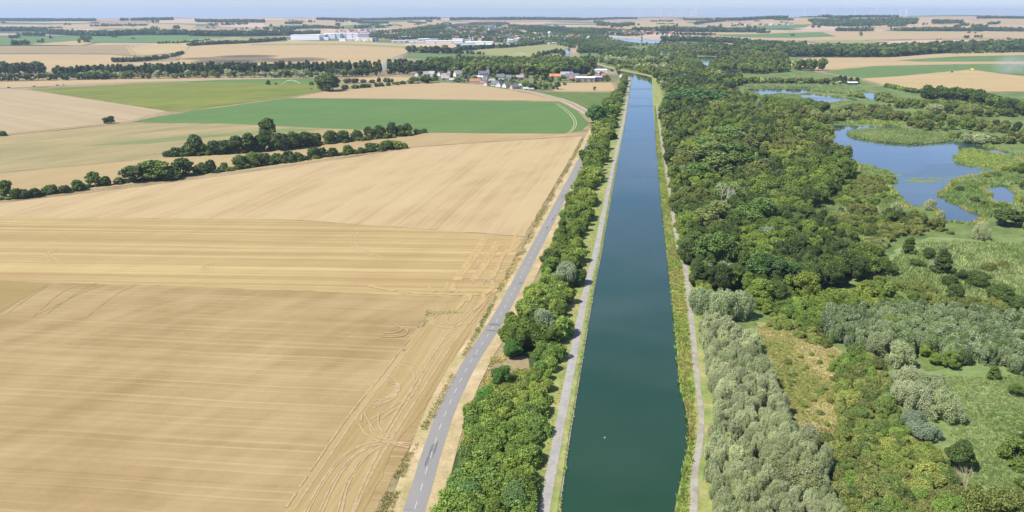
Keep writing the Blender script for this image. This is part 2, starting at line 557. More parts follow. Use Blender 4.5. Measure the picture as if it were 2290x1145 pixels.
sheet('maize_field', [(1195, 205), (1240, 206), (1372, 207), (1388, 215), (1376, 232), (1330, 251), (1318, 246), (1290, 231), (1255, 219)], mGreen2, 4, jitter=0.3)
sheet(FL, [(1236, 186), (1368, 185), (1376, 204), (1240, 204)], mStrawF, 4, jitter=0.3)
sheet(FL, [(795, 174), (918, 172), (925, 180), (862, 187), (800, 184)], mStrawF, 4)
sheet(FL, [(-300, 200), (-300, 183), (0, 184), (200, 178), (700, 171), (712, 174), (300, 185), (60, 195), (0, 198)], mStrawF, 3)
sheet(FL, [(285, 140), (400, 137), (414, 112), (425, 103), (640, 93), (770, 92), (905, 98), (912, 116), (860, 150), (500, 156), (330, 152)], mStrawF, 2)
sheet('green_strip', [(560, 98.5), (760, 97), (915, 104), (912, 108), (760, 100.5), (560, 101.5)], mOlive, 3)
sheet(FL, [(-200, 152), (-200, 121), (240, 122), (300, 128), (290, 140), (130, 160), (0, 164)], mStrawF, 2)
sheet('ploughed_field', [(-200, 120), (-200, 104), (150, 103), (290, 101), (312, 126), (240, 121)], mBrownF, 3)
sheet('green_field', [(-200, 102), (-200, 84), (200, 82), (420, 80), (500, 84), (430, 94), (330, 96), (200, 95), (150, 102)], mGreenF, 3)
sheet(FL, [(60, 101), (175, 92), (200, 91), (192, 96), (215, 97), (180, 103)], mStrawF, 5)
sheet(FL, [(290, 108), (350, 98), (418, 98), (424, 103), (412, 118), (318, 125)], mStrawR, 4)
sheet('green_field', [(350, 96), (470, 86), (640, 84), (640, 92), (430, 102)], mOlive, 4)
sheet('green_field', [(900, 128), (915, 121), (1030, 121), (1150, 127), (1200, 132), (1195, 137), (950, 134)], mGreenF, 4)
sheet('grass_field', [(1028, 118), (1080, 110), (1160, 105), (1255, 99), (1290, 102), (1250, 116), (1190, 128), (1150, 126), (1080, 122)], mOlive, 4)
# right side of the valley
sheet(FL, [(1925, 176), (2010, 171), (2100, 162), (2170, 156), (2230, 164), (2500, 195), (2500, 215), (2290, 204), (2090, 206), (2040, 204), (1990, 193)], mStrawR, 5)
sheet('green_field', [(1840, 160), (1960, 148), (2200, 144), (2500, 146), (2500, 192), (2230, 163), (2170, 155), (2010, 170), (1930, 175), (1880, 168)], mGreenF, 4)
sheet(FL, [(1745, 133), (1830, 130), (1990, 129), (2100, 121), (2200, 117), (2500, 116), (2500, 144), (2200, 143), (1960, 147), (1840, 157), (1760, 146)], mStrawF, 3)
sheet('green_field', [(2005, 135), (2140, 127), (2290, 124), (2500, 124), (2500, 138), (2050, 138)], mGreenF, 4)
sheet('green_field', [(1742, 129), (1800, 128), (1780, 136), (1745, 136)], mGreenF, 4)
sheet(FL, [(1430, 73), (1550, 73), (1700, 73), (1840, 70), (1990, 70), (2290, 72), (2500, 73), (2500, 86), (2250, 87), (1950, 90), (1700, 92), (1640, 86), (1560, 78)], mStrawF, 3)
sheet('green_field', [(1590, 78), (1700, 77), (1838, 72.5), (1868, 82), (1780, 85), (1660, 84)], mGreenF, 5)
sheet('green_field', [(1790, 92), (1920, 90), (1990, 95), (1930, 99), (1830, 98)], mOlive, 5)
sheet(FL, [(1330, 56), (1430, 47), (1530, 48), (1560, 58), (1480, 62), (1350, 64)], mStrawF, 2)
sheet(FL, [(1560, 56), (1660, 48), (1820, 42), (1900, 46), (1830, 55), (1700, 58)], mStrawF, 2)
sheet('green_field', [(1600, 62), (1760, 55), (1815, 55), (1800, 61), (1700, 66)], mGreenF, 4)
sheet(FL, [(1880, 63), (1990, 57), (2150, 56), (2290, 58), (2500, 58), (2500, 66), (2200, 65), (1960, 65)], mStrawF, 3)
sheet(FL, [(2040, 51), (2150, 48), (2290, 42), (2500, 42), (2500, 53), (2290, 55), (2150, 54)], mStrawF, 2)
sheet(FL, [(0, 58), (120, 55), (320, 52), (440, 56), (430, 66), (200, 64), (0, 66)], mStrawF, 2)
sheet(FL, [(590, 49), (720, 47), (860, 50), (1000, 47), (1010, 56), (900, 62), (700, 58), (590, 56)], mStrawF, 2)
sheet('green_field', [(740, 60), (830, 54), (880, 57), (860, 63), (770, 64)], mGreenF, 4)
sheet('green_field', [(590, 60), (660, 56), (740, 62), (690, 66), (600, 65)], mGreenF, 4)

# ------------------------------------------------------------------ valley floor on the right of the canal
mMarsh = grass_mat('marsh_grass', [(0.09, 0.145, 0.04), (0.15, 0.205, 0.06), (0.21, 0.26, 0.095)], 0.035, 0.8, 0.4)
mDryGrass = grass_mat('dry_grass', [(0.42, 0.35, 0.18), (0.32, 0.30, 0.12), (0.22, 0.24, 0.08)], 0.12, 1.0, 0.35)
mVerge = grass_mat('verge_grass', [(0.56, 0.43, 0.26), (0.47, 0.37, 0.20), (0.36, 0.31, 0.14)], 0.06, 1.2, 0.28)
mBankGrass = grass_mat('bank_grass', [(0.40, 0.35, 0.15), (0.26, 0.30, 0.09), (0.19, 0.27, 0.065)], 0.10, 1.1, 0.3)
mReedLand = grass_mat('reed_meadow', [(0.15, 0.22, 0.065), (0.20, 0.265, 0.095), (0.26, 0.31, 0.135)], 0.04, 0.9, 0.3)
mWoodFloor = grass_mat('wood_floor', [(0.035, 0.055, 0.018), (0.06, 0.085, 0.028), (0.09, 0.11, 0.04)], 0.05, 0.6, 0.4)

sheet('marsh_meadow', [(1562, 1900), (1562, 1145), (1578, 940), (1548, 660), (1520, 540), (1495, 380), (1478, 230), (1466, 180), (1430, 163), (1340, 143), (1300, 128), (1290, 112), (1330, 95), (1430, 88), (1560, 92), (1700, 118), (1760, 148), (1850, 166), (1925, 180), (1990, 196), (2090, 208), (2290, 206), (2700, 215), (3400, 400), (3400, 1900)], mMarsh, 1)
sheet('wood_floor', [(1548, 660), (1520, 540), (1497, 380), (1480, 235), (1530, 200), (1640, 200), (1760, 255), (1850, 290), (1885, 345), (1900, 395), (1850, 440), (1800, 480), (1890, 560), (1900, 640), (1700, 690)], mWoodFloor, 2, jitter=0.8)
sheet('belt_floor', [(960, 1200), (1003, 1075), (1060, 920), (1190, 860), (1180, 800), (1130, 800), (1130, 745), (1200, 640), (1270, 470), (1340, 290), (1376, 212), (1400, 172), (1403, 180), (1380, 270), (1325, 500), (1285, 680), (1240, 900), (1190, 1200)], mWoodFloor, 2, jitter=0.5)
sheet('dry_clearing', [(1690, 720), (1830, 735), (1885, 790), (1890, 870), (1880, 960), (1850, 1000), (1790, 960), (1740, 880)], mDryGrass, 3, jitter=0.6)
sheet('scrub_floor', [(1800, 960), (1880, 950), (1900, 850), (1960, 800), (2010, 960), (2110, 1010), (2150, 1200), (1860, 1200)], grass_mat('scrub_grass', [(0.24, 0.22, 0.06), (0.16, 0.18, 0.045), (0.10, 0.14, 0.035)], 0.15, 1.0, 0.4), 3, jitter=0.6)
sheet('reed_meadow', [(2060, 830), (2290, 800), (2600, 800), (2600, 1250), (2290, 1180), (2160, 1060), (2120, 960), (2180, 880)], mReedLand, 3, jitter=0.6)
sheet('reed_meadow', [(1950, 640), (2000, 560), (2080, 530), (2290, 540), (2500, 540), (2500, 690), (2200, 690), (2060, 670)], mReedLand, 3, jitter=0.6)
sheet('reed_meadow', [(1780, 480), (1880, 440), (1990, 440), (2010, 470), (1960, 500), (1820, 500)], mReedLand, 3, jitter=0.6)

# ponds
mPond = water_mat('pond_water', (0.034, 0.066, 0.062), 0.7, 0.05, 0.5)
PONDS = []
def c3(pts):
    return [(1530 + x * 0.3319, 160 + y * 0.3319) for x, y in pts]
def c4(pts):
    return [(1300 + x * 0.2489, y * 0.2489) for x, y in pts]
def wobble(px, n=3):
    """round off a shore line read at its corners"""
    p = np.array(px + px[:1], float)
    q = catmull(p, 6.0)[:-1]
    return [tuple(v) for v in q]
main_pond = c3([(960, 385), (985, 366), (1100, 362), (1250, 372), (1395, 365), (1500, 395), (1780, 455), (2000, 495), (2150, 535), (2300, 590), (2300, 610), (2100, 560), (1950, 530), (1860, 545), (1815, 590), (1870, 622), (1960, 645), (2060, 660), (2140, 668), (2000, 695), (1880, 722), (1800, 742), (1775, 790), (1730, 835), (1850, 905), (1950, 950), (2030, 985), (1960, 1025), (1850, 1020), (1740, 1010), (1690, 930), (1600, 905), (1460, 905), (1455, 840), (1385, 790), (1420, 740), (1400, 690), (1310, 660), (1200, 640), (1110, 600), (1060, 530), (975, 485), (1000, 430)])
sheet('pond', wobble(main_pond), mPond, 4, label='large blue marsh pond with reed islets', jitter=0.3)
sheet('pond', wobble(c3([(2005, 782), (2100, 768), (2200, 785), (2245, 840), (2262, 890), (2200, 902), (2120, 892), (2060, 880), (2050, 830)])), mPond, 4, label='small square-ish pond ringed by reeds', jitter=0.3)
sheet('pond', wobble(c3([(405, 118), (480, 108), (700, 108), (875, 112), (880, 130), (790, 155), (640, 152), (560, 162), (430, 138)])), mPond, 4, label='upper marsh pond with straight reed edge', jitter=0.3)
sheet('pond', wobble(c3([(760, 168), (800, 152), (1000, 168), (1160, 192), (1060, 206), (940, 222), (850, 208)])), mPond, 4, label='pond below the upper marsh pond', jitter=0.3)
sheet('pond', wobble(c3([(1200, 155), (1270, 148), (1310, 200), (1255, 188)])), mPond, 4, label='narrow pond arm beside reeds', jitter=0.2)
sheet('pond', wobble(c4([(225, 340), (380, 348), (560, 360), (870, 368), (800, 388), (600, 395), (430, 380)])), mPond, 5, label='farthest blue pond before the village')
sheet('pond', wobble(c4([(690, 480), (800, 478), (808, 494), (720, 498)])), mPond, 5, label='tiny far pond in the marsh')
sheet('pond', wobble(c4([(1035, 518), (1120, 510), (1260, 520), (1180, 542), (1060, 548)])), mPond, 5, label='far pond in front of pale trees')
sheet('pond', wobble(c4([(1080, 565), (1155, 560), (1155, 590), (1090, 590)])), mPond, 5, label='small far pond under the pale trees')
sheet('pond', wobble(c4([(1235, 648), (1330, 640), (1425, 638), (1395, 684), (1290, 678)])), mPond, 5, label='pond between dark marsh trees')

for o_ in [o_ for o_ in COL.objects if o_.name.split('.')[0] == 'pond']:
    # outline of each pond, kept clear of trees
    bm_ = bmesh.new(); bm_.from_mesh(o_.data)
    lp = [e_ for e_ in bm_.edges if e_.is_boundary]
    nb = {}
    for e_ in lp:
        a_, b_ = e_.verts[0].index, e_.verts[1].index
        nb.setdefault(a_, []).append(b_); nb.setdefault(b_, []).append(a_)
    st_ = lp[0].verts[0].index; seq = [st_]; prev = None; cur = st_
    while True:
        nx_ = [v_ for v_ in nb[cur] if v_ != prev]
        prev, cur = cur, nx_[0]
        if cur == st_ or len(seq) > 5000: break
        seq.append(cur)
    bm_.verts.ensure_lookup_table()
    PONDS.append(np.array([bm_.verts[i_].co[:2] for i_ in seq])); bm_.free()
def clear_of_water(q, h, k_=0.8):
    """drop plants that would stand in a pond or hide it from the rise the photograph was taken from"""
    ok = np.ones(len(q), bool)
    r_ = np.hypot(q[:, 0], q[:, 1])
    d_ = q / r_[:, None]
    ln_ = h * r_ / CAM_H * k_
    for pl in PONDS:
        for t_ in (0.0, 0.35, 0.7, 1.0):
            ok &= ~inside(pl, q + d_ * (ln_ * t_)[:, None])
    return ok

# islets and duckweed in the main pond
mIslet = grass_mat('islet_grass', [(0.24, 0.27, 0.07), (0.14, 0.20, 0.05), (0.33, 0.27, 0.12)], 0.09, 0.9, 0.35)
def islet(px, h, label, mat=mIslet):
    w = catmull(np.vstack([P(px), P(px[:1])]), 2.0)[:-1]
    w = w + RNG.normal(0, 0.35, w.shape)
    c = w.mean(0)
    V, F = [], []
    n = len(w)
    rings = [(1.0, 0.12), (0.93, 0.55 * h), (0.6, h), (0.25, 0.9 * h)]
    for s, z in rings:
        for q in w:
            V.append((*(c + (q - c) * s), z + (RNG.normal(0, 0.08) if s < 1 else 0)))
    V.append((*c, h))
    for k_ in range(len(rings) - 1):
        for i in range(n):
            j = (i + 1) % n
            F.append((k_ * n + i, k_ * n + j, (k_ + 1) * n + j, (k_ + 1) * n + i))
    b = (len(rings) - 1) * n
    for i in range(n):
        F.append((b + i, b + (i + 1) % n, len(V) - 1))
    o = mesh_obj('islet', V, F, mat)
    bm = bmesh.new(); bm.from_mesh(o.data); bmesh.ops.recalc_face_normals(bm, faces=bm.faces); bm.to_mesh(o.data); bm.free()
    tag(o, label, kind='structure')
    return w
isl1 = islet(c3([(1102, 412), (1250, 397), (1500, 402), (1650, 425), (1780, 462), (1700, 482), (1500, 492), (1300, 472), (1130, 442)]), 0.9, 'long reedy islet at the far end of the large pond')
isl2 = islet(c3([(1870, 545), (1950, 525), (2100, 545), (2200, 575), (2300, 610), (2310, 660), (2150, 660), (2000, 640), (1830, 600)]), 0.9, 'sandy green islet in the large pond')
def duckweed_mat():
    N = Nodes('duckweed')
    p = N.pos()
    col = N.mix(N.noise(p, 0.3, 3), (0.12, 0.17, 0.035), (0.20, 0.24, 0.06))
    f = N.band(N.noise(N.map(p, scale=(0.5, 1.4, 1)), 0.22, 5, 0.7), 0.44, 0.56)
    mx = N.n('ShaderNodeMixShader'); N.put(mx.inputs[0], f)
    tr = N.n('ShaderNodeBsdfTransparent')
    N.t.links.new(tr.outputs[0], mx.inputs[1]); N.t.links.new(N.principled(col, 0.8, 0.2), mx.inputs[2])
    return N.done(mx.outputs[0])
mWeed = duckweed_mat()
def weed(px, label):
    o = sheet('duckweed_mat', wobble(c3(px)), mWeed, 5, label=label, jitter=0.9)
    return o
weed([(1470, 725), (1560, 715), (1680, 722), (1760, 732), (1720, 748), (1600, 752), (1500, 745)], 'long yellow-green duckweed patch floating on the large pond')
weed([(1350, 672), (1390, 665), (1418, 676), (1380, 690), (1345, 690)], 'small duckweed patch by the left shore')
weed([(1705, 702), (1745, 700), (1760, 708), (1720, 712)], 'smallest duckweed patch on the large pond')
weed([(1400, 700), (1440, 695), (1450, 705), (1415, 710)], 'thin duckweed wisp beside the left shore')

# ------------------------------------------------------------------ canal, banks and towpaths
L_EDGE = [(1205, 1420), (1251, 1145), (1277, 969), (1302, 815), (1327, 662), (1347, 560), (1357, 499), (1381, 366), (1400, 266), (1409, 205), (1412, 180), (1409, 172), (1400, 167), (1385, 163), (1360, 158), (1335, 150), (1312, 143)]
R_EDGE = [(1470, 1420), (1508, 1145), (1540, 985), (1533, 915), (1520, 860), (1512, 760), (1505, 690), (1492, 575), (1484, 499), (1474, 399), (1466, 300), (1460, 225), (1458, 185), (1455, 173), (1430, 166), (1385, 157.5), (1360, 152), (1337, 145), (1316, 138)]
Lw, Rw = P(L_EDGE), P(R_EDGE)
Lc, Rc = catmull(back(Lw), 4.0), catmull(back(Rw), 4.0)
mCanal = water_mat('canal_water', (0.0055, 0.034, 0.0030), 1.0, 0.04, 0.9)
sheet('canal', None, mCanal, 5, label='wide straight canal of dark green water', world=np.vstack([Lc, Rc[::-1]]))
sheet('canal', [(1256, 116), (1274, 109), (1276, 118), (1266, 126)], mCanal, 5, label='short far reach of the canal seen between trees')

def bank(name, line, prof, mat, label):
    o = ribbon(name, line, prof, mat, 0, smooth_line=False)
    return tag(o, label, kind='structure')
# land side is to the left of the left edge (travelling away), to the right of the right edge
nL = normals2(Lc)
keepL = np.arange(len(Lc)) < np.argmin(np.hypot(*(Lc - Lw[10][:2]).T))
keepR = np.arange(len(Rc)) < np.argmin(np.hypot(*(Rc - Rw[13][:2]).T))
mPiling = plain('piling_concrete', (0.24, 0.225, 0.19), 0.85, 0.2, 0.3, 0.5)
bank('canal_bank', Lc[keepL], [(0.0, -0.2), (0.0, 0.42), (-0.28, 0.46)], mPiling, 'thin pale concrete edge along the left side of the canal')
bank('canal_bank', Lc[keepL], [(-0.28, 0.45), (-0.5, 0.62), (-11.5, 0.66), (-14.5, 0.05)], mBankGrass, 'grassy left canal bank that carries the gravel towpath')
bank('canal_bank', Rc[keepR], [(-0.3, -0.2), (0.3, 0.30), (1.6, 0.62), (11.5, 0.66), (14.5, 0.05)], mBankGrass, 'overgrown right canal bank with yellowing grass')
kR2 = (~keepR) & (np.arange(len(Rc)) < len(Rc) - 2)
bank('canal_bank', Rc[kR2], [(-0.3, -0.2), (0.3, 0.3), (1.6, 0.8), (8.0, 0.8), (11, 0.3)], mDryGrass, 'dry grass bank on the outside of the canal bend')

LP = catmull(back(P([(1168, 1420), (1217, 1145), (1250, 969), (1279, 815), (1309, 662), (1334, 560), (1346, 499), (1373, 366), (1395, 266), (1404, 205), (1408, 180), (1403, 171)])), 3.0)
mGravel = None
def gravel(name, c, c2, edge):
    N = Nodes(name)
    p = N.pos()
    a = N.noise(p, 0.25, 4, 0.6); b = N.noise(p, 2.0, 3, 0.7)
    col = N.mix(N.band(a, 0.42, 0.62), c, c2)
    col = N.mix(N.band(N.noise(p, 0.5, 4, 0.7), 0.58, 0.72), col, edge)
    col = N.mix(1.0, col, N.ramp(b, [(0.3, (0.82,) * 3), (0.7, (1.12,) * 3)]), 'MULTIPLY')
    return N.done(N.principled(col, 0.92, 0.15, N.bump(b, 0.3, 0.05)))
mGravel = gravel('towpath_gravel', (0.285, 0.272, 0.246), (0.24, 0.229, 0.205), (0.245, 0.223, 0.145))
mTrack = gravel('track_gravel', (0.29, 0.268, 0.227), (0.235, 0.213, 0.17), (0.18, 0.172, 0.092))
def wavy(line, wd, amp):
    """left and right borders that wander a little, as worn path edges do"""
    n = len(line)
    a = np.convolve(RNG.normal(0, 1, n + 8), np.ones(9) / 3, 'valid')[:n] * amp
    b = np.convolve(RNG.normal(0, 1, n + 8), np.ones(9) / 3, 'valid')[:n] * amp
    nr = normals2(line)
    return line - nr * (wd / 2 + a)[:, None], line + nr * (wd / 2 + b)[:, None]
def path(name, line, wd, mat, z, amp, label, crown=0.02):
    a, b = wavy(line, wd, amp)
    n = len(line)
    V = []
    for i in range(n):
        for q, h in ((a[i], 0), (line[i], crown), (b[i], 0)):
            V.append((q[0], q[1], z + h))
    F = []
    for i in range(n - 1):
        k_ = i * 3
        F += [(k_, k_ + 1, k_ + 4, k_ + 3), (k_ + 1, k_ + 2, k_ + 5, k_ + 4)]
    o = mesh_obj(name, V, F, mat)
    return tag(o, label, kind='structure')
path('towpath', LP, 2.7, mGravel, 0.685, 0.06, 'pale grey gravel towpath on the left bank of the canal')
RP = catmull(back(P([(1525, 1420), (1551, 1145), (1553, 1060), (1563, 1000), (1568, 943), (1560, 866), (1553, 790), (1545, 713), (1539, 650), (1531, 590), (1517, 553), (1507, 499), (1498, 426), (1487, 359), (1476, 293), (1468, 235)])), 3.0)
path('towpath', RP, 1.9, mTrack, 0.70, 0.12, 'narrow worn track on the right bank of the canal')

# ------------------------------------------------------------------ the road
ROAD_PX = [(800, 1500), (926, 1145), (964, 1020), (1000, 917), (1050, 815), (1102, 734), (1143, 662), (1193, 565), (1228, 499), (1255, 446), (1296, 366), (1327, 300), (1338, 279), (1333, 267), (1316, 254), (1286, 237), (1263, 226), (1225, 215), (1183, 205), (1141, 199)]
RD = catmull(back(P(ROAD_PX)), 2.5)
def make_asphalt():
    N = Nodes('road_asphalt')
    p = N.pos()
    a = N.noise(p, 0.06, 4, 0.6)
    b = N.noise(p, 3.0, 3, 0.7)
    col = N.mix(a, (0.172, 0.165, 0.153), (0.218, 0.210, 0.196))
    col = N.mix(1.0, col, N.ramp(b, [(0.3, (0.86,) * 3), (0.7, (1.1,) * 3)]), 'MULTIPLY')
    pat = N.band(N.noise(N.map(p, rot=(0, 0, 0.5), scale=(0.3, 1, 1)), 0.22, 4, 0.7), 0.64, 0.70)
    col = N.mix(N.math('MULTIPLY', pat, 0.55), col, (0.085, 0.083, 0.081))
    return N.done(N.principled(col, 0.85, 0.25, N.bump(b, 0.2, 0.02)))
mAsph = make_asphalt()
ribs = [(-6.2, 0.02), (-2.75, 0.16), (2.75, 0.16), (6.4, 0.02)]
vg = ribbon('road_verge', RD, ribs, mVerge, 4, smooth_line=False)
tag(vg, 'dry grass verges on both sides of the country road', kind='structure')
road = path('road', RD, 5.2, mAsph, 0.30, 0.03, 'grey asphalt country road between field and tree belt', crown=0.05)
mPaint = plain('road_paint', (0.48, 0.48, 0.46), 0.7, 0.2, 0.12, 2.0)
seg = np.concatenate([[0], np.cumsum(np.hypot(*np.diff(RD, axis=0).T))])
dash = bpy.data.meshes.new('centre_dash')
dash.from_pydata([(-1.4, -0.055, 0), (1.4, -0.055, 0), (1.4, 0.055, 0), (-1.4, 0.055, 0)], [], [(0, 1, 2, 3)])
dash.materials.append(mPaint)
s = 60.0
while s < min(seg[-1], 920):
    x, y = np.interp(s, seg, RD[:, 0]), np.interp(s, seg, RD[:, 1])
    x2, y2 = np.interp(s + 1, seg, RD[:, 0]), np.interp(s + 1, seg, RD[:, 1])
    link_mesh('centre_dash', dash, road, (x, y, 0.360), (0, 0, math.atan2(y2 - y, x2 - x)))
    s += 6.5 if s < 490 else 9.0
# worn repairs on the road
mTar = plain('road_tar', (0.118, 0.116, 0.113), 0.8, 0.3, 0.3, 1.0)
tar_z = 0.352
for (px, py, ln, wd) in [(1104, 730, 1.6, 4.4), (1098, 739, 0.9, 4.6), (960, 1022, 9.0, 0.7), (972, 1010, 7.0, 0.6), (955, 1030, 4.0, 0.5), (1258, 440, 9, 1.0), (1222, 512, 10, 0.9), (1236, 492, 6, 1.0)]:
    c = pt(px, py)
    i = int(np.argmin(np.hypot(RD[:, 0] - c.x, RD[:, 1] - c.y)))
    d = RD[i + 1] - RD[i - 1]
    an = math.atan2(d[1], d[0])
    q = []
    nn = 14
    for k_ in range(nn):
        t = 2 * math.pi * k_ / nn
        rr = 1 + RNG.normal(0, 0.18)
        q.append((ln / 2 * math.cos(t) * rr, max(-2.45, min(2.45, wd / 2 * math.sin(t) * rr)), 0))
    off = (c.x - RD[i][0]) * -math.sin(an) + (c.y - RD[i][1]) * math.cos(an)
    off = max(-(2.45 - wd / 2), min(2.45 - wd / 2, off)) if wd < 4.6 else 0
    o = mesh_obj('tar_patch', q, [tuple(range(nn))], mTar, road)
    tar_z += 0.0006
    o.location = (RD[i][0] - math.sin(an) * off, RD[i][1] + math.cos(an) * off, tar_z)
    o.rotation_euler = (0, 0, an)

# smaller roads and tracks
mLane = gravel('lane_tarmac', (0.22, 0.22, 0.215), (0.18, 0.18, 0.175), (0.20, 0.19, 0.16))
def lane(name, px, wd, mat, k, label, h=0.05):
    o = ribbon(name, P(px), [(-wd / 2, h), (wd / 2, h)], mat, k, step=10)
    return tag(o, label, kind='structure')
lane('road', [(-250, 206), (0, 197), (100, 193), (200, 188), (300, 184), (450, 178.5), (600, 174.5), (710, 172.5)], 7.5, mLane, 5, 'far country road edging the lime green field')
lane('road', [(855, 160), (858, 148), (868, 138), (885, 128), (905, 121), (930, 118)], 9, mLane, 6, 'grey road climbing between the poplar wood and the straw field')
lane('farm_track', [(380, 249), (425, 247.5), (470, 243), (560, 231), (650, 217.5), (730, 203)], 4.0, mDryGrass, 7, 'dry farm track between lime green and dark green fields')
lane('farm_track', [(-100, 312), (0, 303), (120, 291), (240, 279), (290, 273), (380, 252)], 3.2, mVerge, 7, 'grassy field edge under the pale stubble')
mWheel = plain('wheel_line', (0.32, 0.31, 0.17), 0.9, 0.1, 0.1, 0.5)
for px in ([(1242, 232), (1262, 246), (1278, 262), (1284, 276), (1279, 290), (1268, 299)], [(1247, 231), (1267, 245), (1283, 261), (1289, 276), (1284, 289), (1273, 298)]):
    lane('wheel_track', px, 0.85, mWheel, 7, 'pale wheel line curving through the beet field')
for px in ([(283, 106), (300, 125)], [(290, 105), (312, 126)]):
    lane('wheel_track', px, 6, mStrawR, 7, 'pale straight track between far fields')

# turning tracks of harvest machines at the headland
def worn(name, c, amt):
    """straw pressed flat in patches: the mark thins out and comes back"""
    N = Nodes(name)
    p = N.pos()
    f = N.math('MULTIPLY', N.band(N.noise(p, 0.35, 4, 0.7), 0.34, 0.62), amt)
    col = N.mix(f, (0.275, 0.202, 0.102), c)
    col = N.mix(1.0, col, N.ramp(N.noise(p, 1.5, 3), [(0.3, (0.9,) * 3), (0.7, (1.1,) * 3)]), 'MULTIPLY')
    return N.done(N.principled(col, 0.95, 0.05))
mTrackL = worn('track_pale', (0.345, 0.26, 0.148), 0.85)
mTrackG = worn('track_gold', (0.375, 0.272, 0.115), 0.85)
mTrackD = plain('track_dark', (0.33, 0.235, 0.12), 0.95, 0.05, 0.2, 0.4)
def track_set(lines, mat, label, wd=0.5, z=0.14):
    V, F = [], []
    for px in lines:
        w = catmull(P(px), 1.5)
        nr = normals2(w)
        n = len(w)
        a = wd / 2 * (0.6 + 0.8 * RNG.random(n))
        b0 = len(V)
        z += 0.006
        for i in range(n):
            V.append((*(w[i] - nr[i] * a[i]), z)); V.append((*(w[i] + nr[i] * a[i]), z))
        for i in range(n - 1):
            if RNG.random() < 0.98:
                F.append((b0 + 2 * i, b0 + 2 * i + 1, b0 + 2 * i + 3, b0 + 2 * i + 2))
    o = mesh_obj('wheel_tracks', V, F, mat)
    tag(o, label, kind='stuff')
def para(px, dx, n, rngj=2.0):
    return [[(x + dx * i + RNG.uniform(-rngj, rngj) * 0.4, y + RNG.uniform(-rngj, rngj) * 0.4) for x, y in px] for i in range(n)]
def k1(pts): return [(640 + x * 0.441, 640 + y * 0.441) for x, y in pts]
def k2(pts): return [(900 + x * 0.1922, 480 + y * 0.1922) for x, y in pts]
def k3(pts): return [(x * 0.2445, 440 + y * 0.2445) for x, y in pts]
aH = heading((706, 1041), (905, 777))
mH = crop_mat('stubble_headland', (0.46, 0.335, 0.175), (0.37, 0.26, 0.125), aH, row=1.5, streak=0.55, patch=0.35, tram=7.0, tramc=(0.56, 0.43, 0.255), patch_scale=0.03, wide=5.0, wide_amt=0.55, alt2=(0.54, 0.41, 0.24))
sheet('headland', k1([(-140, 1320), (0, 1135), (150, 912), (330, 652), (470, 482), (600, 312), (720, 150), (900, 60), (1040, 40), (960, 180), (880, 330), (780, 500), (680, 650), (560, 790), (500, 930), (400, 1145), (320, 1340)]), mH, 4, jitter=0.3)
track_set([k1([(0, 1125), (150, 900), (330, 640), (470, 470), (600, 300), (715, 160)]), k1([(40, 1135), (185, 915), (360, 660), (495, 490), (625, 320), (735, 185)])], mTrackL, 'pale double wheel line dividing the near stubble from its headland', 0.55, 0.16)
arcs = []
for i in range(5):
    d = i * 9
    arcs.append(k1([(500 + d * 0.4, 470 + d), (545 + d * 0.4, 470 + d * 0.7), (560 + d * 0.5, 500 + d * 0.6), (520 + d * .4, 560 + d * 0.5), (440, 585 + d)]))
arcs += [k1([(560, 395), (625, 420), (650, 470), (630, 540), (560, 600), (460, 660), (400, 700)]), k1([(575, 380), (660, 405), (690, 450), (660, 530), (600, 590), (480, 680)]),
         k1([(730, 180), (760, 205), (830, 215), (900, 195)]), k1([(745, 170), (790, 195), (850, 195), (890, 170)]), k1([(760, 150), (742, 175), (775, 205), (860, 218)]), k1([(820, 160), (815, 185), (850, 200)]),
         k1([(490, 240), (560, 235), (590, 215), (550, 195)]), k1([(480, 260), (590, 255), (615, 225), (560, 205)]),
         k1([(370, 700), (400, 750), (470, 790), (560, 800)]), k1([(420, 690), (440, 750), (520, 790)]), k1([(470, 640), (470, 710), (520, 770)]), k1([(380, 690), (390, 640), (420, 690), (470, 760), (560, 790)])]
track_set(arcs, mTrackL, 'pale looping wheel tracks on the near headland', 0.55, 0.17)
gate = []
for i in (0, 0.5, 2.2, 2.8, 5.0, 5.6):
    gate.append(k1([(640 - i * 3, 800 + i * 4), (520, 790 + i * 3), (400 + i * 6, 800 + i * 8), (290 + i * 14, 860 + i * 10), (190 + i * 22, 980 + i * 6), (90 + i * 34, 1150)]))
track_set(gate, mTrackL, 'fan of wheel tracks leading from the field gateway', 0.5, 0.175)
long_ = [k1([(1010, 60), (940, 130), (840, 240), (740, 380), (620, 580), (500, 780), (400, 980), (330, 1160)]), k1([(990, 70), (900, 150), (800, 270), (700, 420), (590, 590), (470, 790)]), k1([(1025, 70), (950, 160), (870, 260), (760, 420), (640, 610), (520, 800), (430, 960), (340, 1160)])]
track_set(long_, mTrackL, 'long wheel tracks running beside the roadside weeds', 0.7, 0.18)
gold = []
for b in ([(945, 240), (860, 400), (720, 600), (600, 770)], [(980, 270), (900, 420), (760, 620), (650, 770)], [(1100, 310), (1000, 480), (880, 660), (810, 770)], [(1140, 310), (1050, 480), (930, 650), (850, 760)],
          [(1310, 250), (1300, 330), (1250, 410), (1200, 445)], [(1360, 260), (1350, 330), (1280, 420), (1200, 450), (1080, 490)], [(1030, 770), (1060, 830), (1000, 900), (930, 930)], [(530, 790), (520, 850), (570, 900)], [(590, 800), (580, 860), (650, 905)],
          [(-400, 830), (0, 905), (400, 925), (700, 935), (900, 930)], [(300, 850), (380, 900)], [(1190, 440), (1100, 640), (1040, 760)], [(740, 940), (690, 1040), (620, 1110)], [(800, 920), (760, 1010)], [(930, 930), (950, 980), (900, 1050), (820, 1120)]):
    gold.append(k2(b))
track_set(gold, mTrackG, 'golden straw bands left by turning harvest machines', 1.9, 0.16)
loops = []
